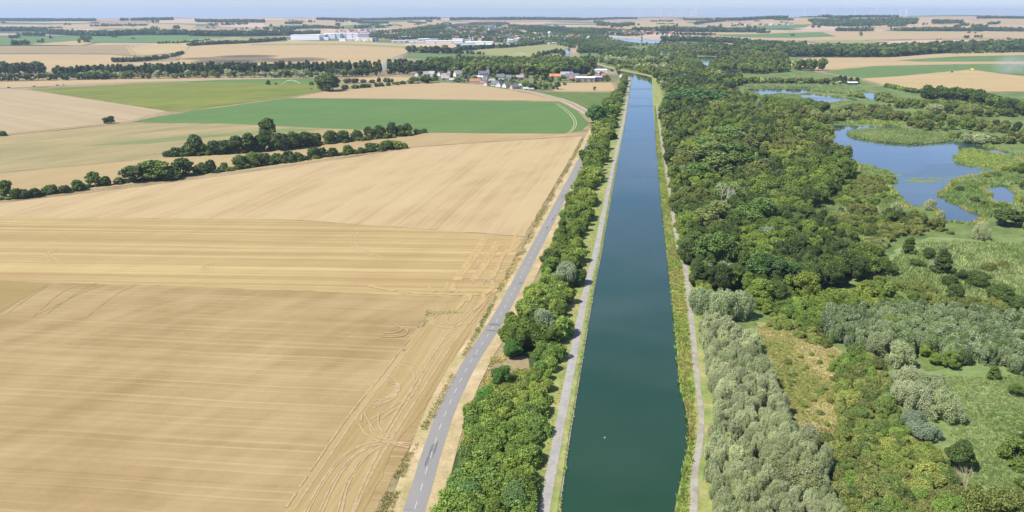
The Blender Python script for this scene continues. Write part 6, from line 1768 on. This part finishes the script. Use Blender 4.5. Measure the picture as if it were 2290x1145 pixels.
def e8(x, y): return (880 + x * 0.18341, 50 + y * 0.18341)
BRI = (0.62, 0.62, 0.61)
IH = [((65, 245), 60, 25, 8, (0.60, 0.62, 0.66), (0.5, 0.5, 0.52), 'grey hall left of the industrial estate'), ((150, 195), 70, 30, 9, BRI, PALE_R, 'white hall behind the grey one'), ((215, 240), 60, 28, 8, (0.55, 0.62, 0.72), (0.6, 0.64, 0.7), 'pale blue hall of the industrial estate'),
      ((370, 222), 50, 26, 9, BRI, PALE_R, 'white cube-like hall of the industrial estate'), ((460, 225), 66, 30, 8, (0.38, 0.42, 0.50), (0.5, 0.53, 0.6), 'blue-grey hall beside the white cube'), ((620, 252), 160, 40, 10, (0.72, 0.70, 0.62), (0.62, 0.62, 0.62), 'longest cream hall of the industrial estate'),
      ((790, 245), 46, 34, 15, BRI, (0.8, 0.8, 0.8), 'tall white block right of the longest cream hall'), ((820, 182), 90, 30, 8, BRI, PALE_R, 'white hall near the tall mast'), ((1050, 258), 120, 34, 8, (0.68, 0.72, 0.62), (0.66, 0.68, 0.66), 'long pale hall above the dark hedge'),
      ((870, 275), 80, 40, 7, (0.30, 0.33, 0.38), (0.40, 0.43, 0.48), 'slate-coloured hall above the dark hedge'), ((960, 290), 90, 30, 6, (0.34, 0.36, 0.42), (0.46, 0.48, 0.54), 'lower slate-coloured hall above the hedge'), ((1130, 288), 50, 26, 6, BRI, (0.7, 0.7, 0.72), 'small white hall beside the hedge'),
      ((1085, 205), 130, 40, 8, (0.62, 0.60, 0.52), (0.55, 0.55, 0.52), 'wide beige hall below the town'), ((1280, 200), 70, 30, 8, BRI, PALE_R, 'white hall below the town'), ((1400, 200), 60, 30, 9, (0.45, 0.35, 0.33), (0.4, 0.35, 0.34), 'brownish hall below the town'),
      ((1490, 222), 44, 26, 10, BRI, (0.72, 0.72, 0.74), 'left one of the white blocks before the red hall'), ((1580, 215), 60, 26, 11, BRI, (0.72, 0.72, 0.74), 'right one of the white blocks before the red hall'), ((1430, 245), 24, 20, 12, BRI, (0.72, 0.72, 0.74), 'slim white block above the hedge'),
      ((1895, 255), 90, 36, 10, (0.40, 0.17, 0.13), (0.42, 0.17, 0.13), 'red-roofed hall at the canal'), ((2000, 268), 80, 30, 6, (0.50, 0.48, 0.48), (0.5, 0.5, 0.52), 'grey sheds right of the red hall'), ((330, 250), 100, 20, 4, (0.66, 0.60, 0.48), (0.6, 0.56, 0.48), 'low beige yard building of the estate'), ((30, 100), 50, 24, 8, (0.42, 0.18, 0.15), (0.42, 0.18, 0.14), 'red-roofed building among trees left of the town'),
      ((1570, 68), 80, 30, 7, BRI, PALE_R, 'white hall at the right of the town'), ((2110, 75), 60, 26, 8, BRI, PALE_R, 'white building between the far trees')]
for (q, L, D, h, wc, rc, lab) in IH:
    x, y = e8(*q)
    hall(x, y, L * 0.85, D, h * 0.8, RNG.uniform(-8, 8), wc, rc, lab, doors=2, group='industrial estate')
# farm sheds at the canal
def shed(q, L, D, h, rz, wc, rc, lab):
    return hall(q[0], q[1], L, D, h, rz, wc, rc, lab, 1.8, 'farm_shed', (), 3, 'barn', 'farm sheds')
shed(v6(1390, 385), 32, 12, 6.0, 0, (0.36, 0.31, 0.30), (0.66, 0.66, 0.68), 'long open shed with a pale metal roof at the farm')
shed(v6(1585, 380), 17, 13, 6.5, 0, (0.10, 0.12, 0.19), (0.32, 0.36, 0.46), 'dark blue shed joined to the long open shed')
shed(v6(1640, 270), 24, 14, 8, 0, (0.80, 0.80, 0.80), (0.55, 0.62, 0.72), 'white canal-side barn with a pale blue roof')
# marsh hut
p = pt(1905, 189)
e = empty('marsh_hut', p)
V, F = [], []; gable_walls(V, F, 15, 6, 3.0, 1.2); mesh_obj('wall', V, F, wallm((0.05, 0.05, 0.06)), e)
V, F = [], []; gable_roof(V, F, 15, 6, 3.0, 1.2); mesh_obj('roof', V, F, wallm((0.72, 0.74, 0.76), 'roof'), e)
link_mesh('door', unit_box('door', mDoor), e, (1, -3.06, 0.02), None, (1.0, 0.1, 2.0))
tag(e, 'dark marsh hut with a white roof by the upper pond', 'hut')

# churches
def church(px, py, s, label, wc, rc, rz=20):
    p = pt(px, py)
    e = empty('church', p, math.radians(rz)); e.scale = (s, s, s)
    V, F = [], []; gable_walls(V, F, 18, 9, 7, 5); mesh_obj('wall', V, F, wallm(wc), e)
    V, F = [], []; gable_roof(V, F, 18, 9, 7, 5); mesh_obj('roof', V, F, wallm(rc, 'roof'), e)
    V, F = [], []; box(V, F, (11.2, 0, 0), (4.4, 4.4, 15)); tw = mesh_obj('tower', V, F, wallm(wc), e)
    V = [(8.8, -2.4, 15), (13.6, -2.4, 15), (13.6, 2.4, 15), (8.8, 2.4, 15), (11.2, 0, 25)]
    mesh_obj('spire', V, [(0, 1, 4), (1, 2, 4), (2, 3, 4), (3, 0, 4), (0, 3, 2, 1)], wallm(rc, 'roof'), tw)
    for i in range(4):
        for sg in (-1, 1):
            link_mesh('window', unit_box('window', mGlass), e, (-6.5 + i * 4, sg * 4.52, 2.4), None, (1.0, 0.1, 3.0))
    return tag(e, label, 'church')
church(*v5(1410, 365), 0.85, 'small village church with a pointed bell tower', (0.52, 0.49, 0.44), SLATE, 10)
church(*e8(1200, 120), 1.9, 'church tower rising from the distant town', (0.5, 0.47, 0.42), SLATE, 30)
# water tower of the town
p = pt(*e8(1900, 205))
e = empty('water_tower', p)
V, F = [], []
rings = [(4.2, 0), (3.0, 4), (2.6, 16), (3.4, 19), (6.4, 23), (6.6, 27), (5.2, 29), (0.4, 30)]
for r_, z_ in rings:
    for i in range(14):
        V.append((r_ * math.cos(i * math.pi / 7), r_ * math.sin(i * math.pi / 7), z_))
for k_ in range(len(rings) - 1):
    for i in range(14):
        j = (i + 1) % 14
        F.append((k_ * 14 + i, k_ * 14 + j, k_ * 14 + 14 + j, k_ * 14 + 14 + i))
mesh_obj('tank', V, F, wallm((0.72, 0.72, 0.72)), e)
tag(e, 'white mushroom-shaped water tower at the red hall', 'water tower')

# distant town and far villages: small houses, one mesh each
def small_house(L, D, h, rh, wc, rc):
    V, F = [], []; gable_walls(V, F, L, D, h, rh); n = len(F)
    gable_roof(V, F, L, D, h, rh, 0.3, 0.25)
    me = bpy.data.meshes.new('town_house'); me.from_pydata(V, [], F)
    me.materials.append(wallm(wc)); me.materials.append(wallm(rc, 'roof'))
    for i, pl in enumerate(me.polygons): pl.material_index = 1 if i >= n else 0
    return me
TH = [small_house(15, 11, 6.5, 4.5, mul(w, 0.8), r_) for w, r_ in ((WHITE, SLATE), (WHITE, TILE), (CREAM, SLATE), (CREAM, BROWN_T), (BRICK, SLATE), (WHITE, (0.30, 0.29, 0.3)), (BRICK, TILE))]
def town(px, s, n, lab, group, seed, thresh=0.0, sc=1.0):
    rng = np.random.default_rng(seed)
    q = scatter(P(px), s, rng, 0.5)
    if thresh: q = q[value_noise(q, 90, seed) > thresh]
    q = q[rng.permutation(len(q))[:n]]
    rel = ('left', 'middle', 'right')
    ux = q[:, 0] / q[:, 1]
    t1, t2 = np.quantile(ux, [0.33, 0.66])
    roofs = ['slate-roofed white house', 'red-roofed white house', 'slate-roofed cream house', 'brown-roofed cream house', 'slate-roofed brick house', 'grey-roofed white house', 'red-roofed brick house']
    for i, (x, y) in enumerate(q):
        k_ = int(rng.integers(0, len(TH)))
        o = link_mesh('town_house', TH[k_], None, (x, y, float(terrain(x, y))), (0, 0, rng.uniform(0, 3.14)), (sc * rng.uniform(0.8, 1.3),) * 3)
        tag(o, f'{roofs[k_]} in the {rel[0 if ux[i] < t1 else 1 if ux[i] < t2 else 2]} part of {lab}', 'house', group)
town([(985, 78), (1000, 64), (1060, 58), (1110, 60), (1165, 68), (1175, 78), (1120, 84), (1040, 80)], 20, 190, 'the distant town', 'houses of the distant town', 301)
town([(1000, 90), (1040, 84), (1180, 84), (1260, 82), (1260, 92), (1120, 95)], 34, 40, 'the lower distant town', 'houses of the lower town', 302)
town([(740, 74), (770, 69), (840, 70), (880, 74), (830, 77)], 30, 26, 'the hamlet behind the factory', 'houses of the hamlet behind the factory', 303)
town([(1340, 77), (1380, 72), (1440, 72), (1510, 76), (1500, 80), (1420, 80)], 30, 40, 'the far village beyond the ponds', 'houses of the far village beyond the ponds', 304)
town([(1630, 56), (1660, 53), (1770, 54), (1780, 57), (1680, 58)], 40, 24, 'the village on the right slope', 'houses of the village on the right slope', 305)
town([(1240, 84), (1290, 80), (1340, 82), (1300, 92), (1260, 94)], 45, 14, 'the houses right of the red hall', 'houses right of the red hall', 306)
town([(440, 74), (470, 70), (480, 78), (450, 79)], 30, 5, 'the manor group left of the factory', 'manor group left of the factory', 307)

# ------------------------------------------------------------------ wind turbines on the horizon
mTurb = plain('turbine_white', (0.82, 0.82, 0.82), 0.5, 0.3, 0.03)
V, F = [], []; tube(V, F, (0, 0, 0), (0, 0, 92), 3.2, 2.0, 10); TW_ME = bpy.data.meshes.new('tower'); TW_ME.from_pydata(V, [], F); TW_ME.materials.append(mTurb)
V, F = [], []; box(V, F, (0, 0.5, 91), (3.2, 9, 3.4)); NA_ME = bpy.data.meshes.new('nacelle'); NA_ME.from_pydata(V, [], F); NA_ME.materials.append(mTurb)
BLV = [(-0.9, 0, 0), (0.9, 0, 0), (1.9, 0.1, 9), (0.6, 0.1, 45), (0.1, 0.1, 46), (-0.9, 0, 9), (0, 0.7, 6), (0, 0.35, 40)]
BL_ME = bpy.data.meshes.new('blade'); BL_ME.from_pydata(BLV, [], [(0, 5, 4, 3, 2, 1), (0, 1, 6), (1, 2, 6), (2, 3, 7, 6), (3, 4, 7), (4, 5, 6, 7), (5, 0, 6)]); BL_ME.materials.append(mTurb)
TX = [(1428, 9800, 1.0), (1437, 10800, 1.0), (1469, 11500, .95), (1477, 10200, 1.0), (1497, 10000, 1.0), (1502, 11600, .95), (1514, 11000, 1.0), (1525, 11800, 1.0), (1533, 12000, .95), (1546, 9600, 1.05), (1551, 10400, 1.05), (1557, 9500, 1.05), (1680, 11800, .9), (1800, 10200, 1.0), (1843, 10400, 1.0), (1885, 12200, .9), (1913, 10000, 1.05), (1949, 10600, 1.0), (1960, 10100, 1.05), (1994, 12400, .9), (2014, 10100, 1.05), (2027, 9900, 1.05), (503, 11800, 1.0), (508, 12300, .9), (575, 12600, .9)]
for i, (x, r_, s_) in enumerate(sorted(TX)):
    an = math.atan2((x - W_PX / 2), F_PX / math.cos(PITCH) * 1.0)
    X, Y = r_ * math.sin(an), r_ * math.cos(an)
    e = empty('wind_turbine', (X, Y, float(terrain(X, Y)) - 1.0), RNG.uniform(-0.6, 0.6)); e.scale = (s_ * 1.22,) * 3
    link_mesh('tower', TW_ME, e)
    nc = link_mesh('nacelle', NA_ME, e)
    a0 = RNG.uniform(0, 2.1)
    for k_ in range(3):
        link_mesh('blade', BL_ME, nc, (0, -4.4, 92.6), (0, a0 + k_ * 2.0944, 0))
    tag(e, f'{ordinal(i)} white wind turbine from the left on the horizon', 'wind turbine', 'wind turbines on the horizon')

# ------------------------------------------------------------------ machines, vehicles and small things
def wheel(parent, x, y, r, w=0.25):
    V, F = [], []
    tube(V, F, (x, y - w / 2, r), (x, y + w / 2, r), r, r, 14)
    k_ = len(V); V += [(x, y - w / 2, r), (x, y + w / 2, r)]
    for i in range(14):
        j = (i + 1) % 14
        F.append((k_, j, i)); F.append((k_ + 1, 14 + i, 14 + j))
    return mesh_obj('wheel', V, F, wallm((0.03, 0.03, 0.03)), parent)
def prism(V, F, prof, y0, y1):
    k_ = len(V); n = len(prof)
    V += [(x, y0, z) for x, z in prof] + [(x, y1, z) for x, z in prof]
    F.append(tuple(k_ + i for i in range(n))); F.append(tuple(k_ + n + n - 1 - i for i in range(n)))
    for i in range(n):
        j = (i + 1) % n
        F.append((k_ + j, k_ + i, k_ + n + i, k_ + n + j))
def car(px, py, rz, c, label):
    p = pt(px, py)
    e = empty('car', (p.x, p.y, p.z + 0.2), rz)
    V, F = [], []; prism(V, F, [(-2.1, 0.35), (2.1, 0.35), (2.15, 0.75), (1.2, 0.95), (-1.9, 0.98), (-2.15, 0.8)], -0.85, 0.85); mesh_obj('body', V, F, wallm(c), e)
    V, F = [], []; prism(V, F, [(-1.85, 0.97), (1.0, 0.95), (0.4, 1.45), (-1.3, 1.48)], -0.75, 0.75); mesh_obj('cabin', V, F, mGlass, e)
    for x in (-1.35, 1.35):
        for y in (-0.75, 0.75): wheel(e, x, y, 0.33)
    return tag(e, label, 'car')
rdx = heading((0, 197), (100, 193))
car(20, 196.6, rdx, (0.03, 0.03, 0.035), 'dark car at the left end of the far country road')
car(77, 194.0, rdx, (0.05, 0.05, 0.06), 'second dark car on the far country road')
car(129, 191.6, rdx, (0.04, 0.04, 0.05), 'third dark car on the far country road')
car(143, 190.8, rdx, (0.7, 0.7, 0.7), 'white car following on the far country road')

# combine and tractor in the right-hand straw field
p = pt(2172, 157.5)
e = empty('combine_harvester', p, 2.6)
V, F = [], []; prism(V, F, [(-4, 1.2), (2.2, 1.2), (2.6, 2.2), (2.4, 3.6), (-3.2, 3.8), (-4.4, 2.8)], -1.5, 1.5); mesh_obj('body', V, F, wallm((0.75, 0.55, 0.05)), e)
V, F = [], []; box(V, F, (3.0, 0, 2.0), (1.5, 2.0, 2.0)); mesh_obj('cab', V, F, mGlass, e)
V, F = [], []; prism(V, F, [(4.2, 0.2), (5.6, 0.15), (5.4, 1.2), (4.2, 1.4)], -3.6, 3.6); mesh_obj('header', V, F, wallm((0.45, 0.30, 0.05)), e)
for x, r_ in ((1.8, 0.95), (-3.0, 0.6)):
    for y in (-1.5, 1.5): wheel(e, x, y, r_, 0.6)
tag(e, 'yellow combine harvester at the top of the right straw field', 'combine')
p = pt(2129, 162)
e = empty('tractor', p, 0.3)
V, F = [], []; prism(V, F, [(-1.6, 0.8), (2.2, 0.8), (2.2, 1.7), (0.2, 1.8), (-1.6, 1.5)], -0.6, 0.6); mesh_obj('body', V, F, wallm((0.05, 0.16, 0.10)), e)
V, F = [], []; prism(V, F, [(-1.4, 1.5), (0.3, 1.75), (0.1, 2.9), (-1.2, 2.9)], -0.75, 0.75); mesh_obj('cab', V, F, mGlass, e)
for x, r_ in ((-1.0, 0.9), (1.6, 0.6)):
    for y in (-0.9, 0.9): wheel(e, x, y, r_, 0.45)
V, F = [], []; prism(V, F, [(-6.5, 0.9), (-2.0, 0.9), (-1.9, 2.4), (-6.7, 2.4)], -1.2, 1.2); mesh_obj('trailer', V, F, wallm((0.35, 0.38, 0.40)), e)
tag(e, 'tractor with grey trailer on the right straw field', 'tractor')

# irrigation reel and its spray
p = pt(697, 199.5)
e = empty('irrigation_reel', p, 0.3)
V, F = [], []; tube(V, F, (0, -0.8, 1.9), (0, 0.8, 1.9), 1.6, 1.6, 18); mesh_obj('drum', V, F, wallm((0.05, 0.16, 0.42)), e)
V, F = [], []; box(V, F, (0, 0, 0.45), (5.0, 1.8, 0.25)); box(V, F, (0, -0.95, 0.6), (0.3, 0.12, 1.5)); box(V, F, (0, 0.95, 0.6), (0.3, 0.12, 1.5)); mesh_obj('frame', V, F, wallm((0.05, 0.16, 0.42)), e)
V, F = [], []; tube(V, F, (2.2, 0, 0.7), (7.0, 0.5, 2.2), 0.12, 0.08, 6); mesh_obj('boom', V, F, wallm((0.7, 0.7, 0.7)), e)
for y in (-0.9, 0.9): wheel(e, -1.2, y, 0.45)
tag(e, 'blue irrigation reel in the lime green field', 'irrigation reel')
N = Nodes('water_drops'); N.done(N.principled((0.85, 0.88, 0.9), 0.3, 0.5)); mDrops = N.m
def spray(px, py, span, height, label, seed):
    rr = random.Random(seed)
    p = pt(px, py)
    V, F = [], []
    for i in range(900):
        t = rr.random() ** 0.8
        s_ = 0.05 + 0.07 * rr.random()
        x = span * t
        z = 1.2 + height * 4 * t * (1 - t * 0.95) * (1 - 0.5 * rr.random() ** 2 * t)
        q = Vector((x, rr.gauss(0, 0.6 + 1.2 * t), z))
        k_ = len(V)
        V += [tuple(q + Vector((s_ * 2, 0, 0))), tuple(q + Vector((-s_, s_, 0))), tuple(q + Vector((-s_, -s_, 0))), tuple(q + Vector((0, 0, s_ * 1.6)))]
        F += [(k_, k_ + 1, k_ + 3), (k_ + 1, k_ + 2, k_ + 3), (k_ + 2, k_, k_ + 3), (k_, k_ + 2, k_ + 1)]
    o = mesh_obj('water_spray', V, F, mDrops); o.location = p
    return tag(o, label, kind='stuff')
spray(630, 190.5, 30, 6.5, 'arching spray of the irrigation gun over the lime field', 1)
spray(1148, 125, 34, 6, 'far irrigation spray before the meadow', 2)

# a water bird on the canal
p = pt(1352, 981)
e = empty('water_bird', (p.x, p.y, 0.16), 0.9); e.scale = (0.6,) * 3
V, F = [], []
for i in range(7):
    t = i / 6
    r_ = 0.22 * math.sin(math.pi * (0.12 + 0.8 * t)) + 0.02
    for j in range(8):
        a = j * math.pi / 4
        V.append((-0.42 + 0.84 * t, r_ * math.cos(a), 0.16 + 0.75 * r_ * math.sin(a) + (0.12 * (1 - t) ** 2)))
for i in range(6):
    for j in range(8):
        F.append((i * 8 + j, i * 8 + (j + 1) % 8, i * 8 + 8 + (j + 1) % 8, i * 8 + 8 + j))
mesh_obj('body', V, F, wallm((0.8, 0.8, 0.78)), e, smooth=True)
V, F = [], []
nk = [(0.36, 0, 0.22), (0.50, 0, 0.40), (0.46, 0, 0.58), (0.52, 0, 0.70), (0.64, 0, 0.68)]
for a, b in zip(nk, nk[1:]): tube(V, F, a, b, 0.045, 0.042, 6)
mesh_obj('neck', V, F, wallm((0.8, 0.8, 0.78)), e, smooth=True)
V, F = [], []; tube(V, F, (0.63, 0, 0.68), (0.76, 0, 0.64), 0.03, 0.01, 5); mesh_obj('beak', V, F, wallm((0.6, 0.25, 0.05)), e)
tag(e, 'small white water bird alone on the dark canal water', 'bird')

# field marker posts at the lower clearing
for i, (x, y) in enumerate([(1936, 934), (1816, 928), (1866, 945)]):
    V, F = [], []; box(V, F, (0, 0, -0.1), (0.14, 0.14, 1.5)); box(V, F, (0, 0, 1.38), (0.2, 0.2, 0.06))
    o = mesh_obj('fence_post', V, F, wallm((0.55, 0.5, 0.42))); o.location = pt(x, y)
    tag(o, ('grey post at the right of the dry clearing', 'grey post at the lower left of the dry clearing', 'grey post in the middle foot of the dry clearing')[i], 'post', 'posts on the dry clearing')

# ------------------------------------------------------------------ a low cloud out of view, whose shade lies on the far straw field
def cloud():
    c = np.array(pt(590, 131))
    h = 620.0
    t = h / sun_vec.z
    o3 = (c[0] + sun_vec.x * t, c[1] + sun_vec.y * t, h)
    rr = np.random.default_rng(5)
    bm = bmesh.new()
    for i in range(9):
        a = rr.uniform(0, 6.28)
        q = (rr.uniform(-150, 150), rr.uniform(-110, 110), rr.uniform(-12, 12))
        r_ = rr.uniform(45, 80)
        m4 = Matrix.Translation(q) @ Matrix.Diagonal((r_ * 1.2, r_ * 1.1, r_ * 0.45, 1))
        bmesh.ops.create_icosphere(bm, subdivisions=3, radius=1.0, matrix=m4)
    me = bpy.data.meshes.new('cloud'); bm.to_mesh(me); bm.free()
    N = Nodes('cloud_vapour')
    v = N.n('ShaderNodeVolumePrincipled')
    v.inputs['Color'].default_value = (1, 1, 1, 1)
    v.inputs['Density'].default_value = 0.02
    N.t.links.new(v.outputs[0], N.out.inputs['Volume'])
    me.materials.append(N.m)
    o = bpy.data.objects.new('cloud', me); COL.objects.link(o); o.location = o3
    tag(o, 'small white cloud above the far straw field', kind='stuff')
cloud()

# harvest dust at the right edge
def dust():
    p = pt(2268, 168)
    bm = bmesh.new()
    bmesh.ops.create_icosphere(bm, subdivisions=3, radius=1.0)
    me = bpy.data.meshes.new('harvest_dust'); bm.to_mesh(me); bm.free()
    N = Nodes('dust_air')
    tcn = N.n('ShaderNodeTexCoord').outputs['Object']
    gr = N.n('ShaderNodeTexGradient', gradient_type='SPHERICAL'); N.put(gr.inputs[0], tcn)
    nz_ = N.band(N.noise(tcn, 1.6, 4, 0.6), 0.3, 0.75)
    v = N.n('ShaderNodeVolumePrincipled')
    v.inputs['Color'].default_value = (0.9, 0.9, 0.9, 1)
    N.put(v.inputs['Density'], N.math('MULTIPLY', N.math('MULTIPLY', gr.outputs['Fac'], nz_), 0.035))
    N.t.links.new(v.outputs[0], N.out.inputs['Volume'])
    me.materials.append(N.m)
    o = bpy.data.objects.new('harvest_dust', me); COL.objects.link(o); o.location = (p.x + 6, p.y + 20, 16); o.scale = (34, 40, 24)
    tag(o, 'pale dust cloud drifting over the right-hand fields', kind='stuff')
dust()

# ------------------------------------------------------------------ the air
def haze():
    V, F = [], []
    box(V, F, (0, 3000, -2.5), (29000, 23000, 162.5))
    N = Nodes('haze_air')
    v = N.n('ShaderNodeVolumePrincipled')
    v.inputs['Color'].default_value = (0.60, 0.77, 1.0, 1)
    v.inputs['Density'].default_value = 7.2e-5
    v.inputs['Anisotropy'].default_value = 0.2
    N.t.links.new(v.outputs[0], N.out.inputs['Volume'])
    o = mesh_obj('haze', V, F, N.m)
    tag(o, 'thin blue summer haze over the whole valley', kind='stuff')
haze()
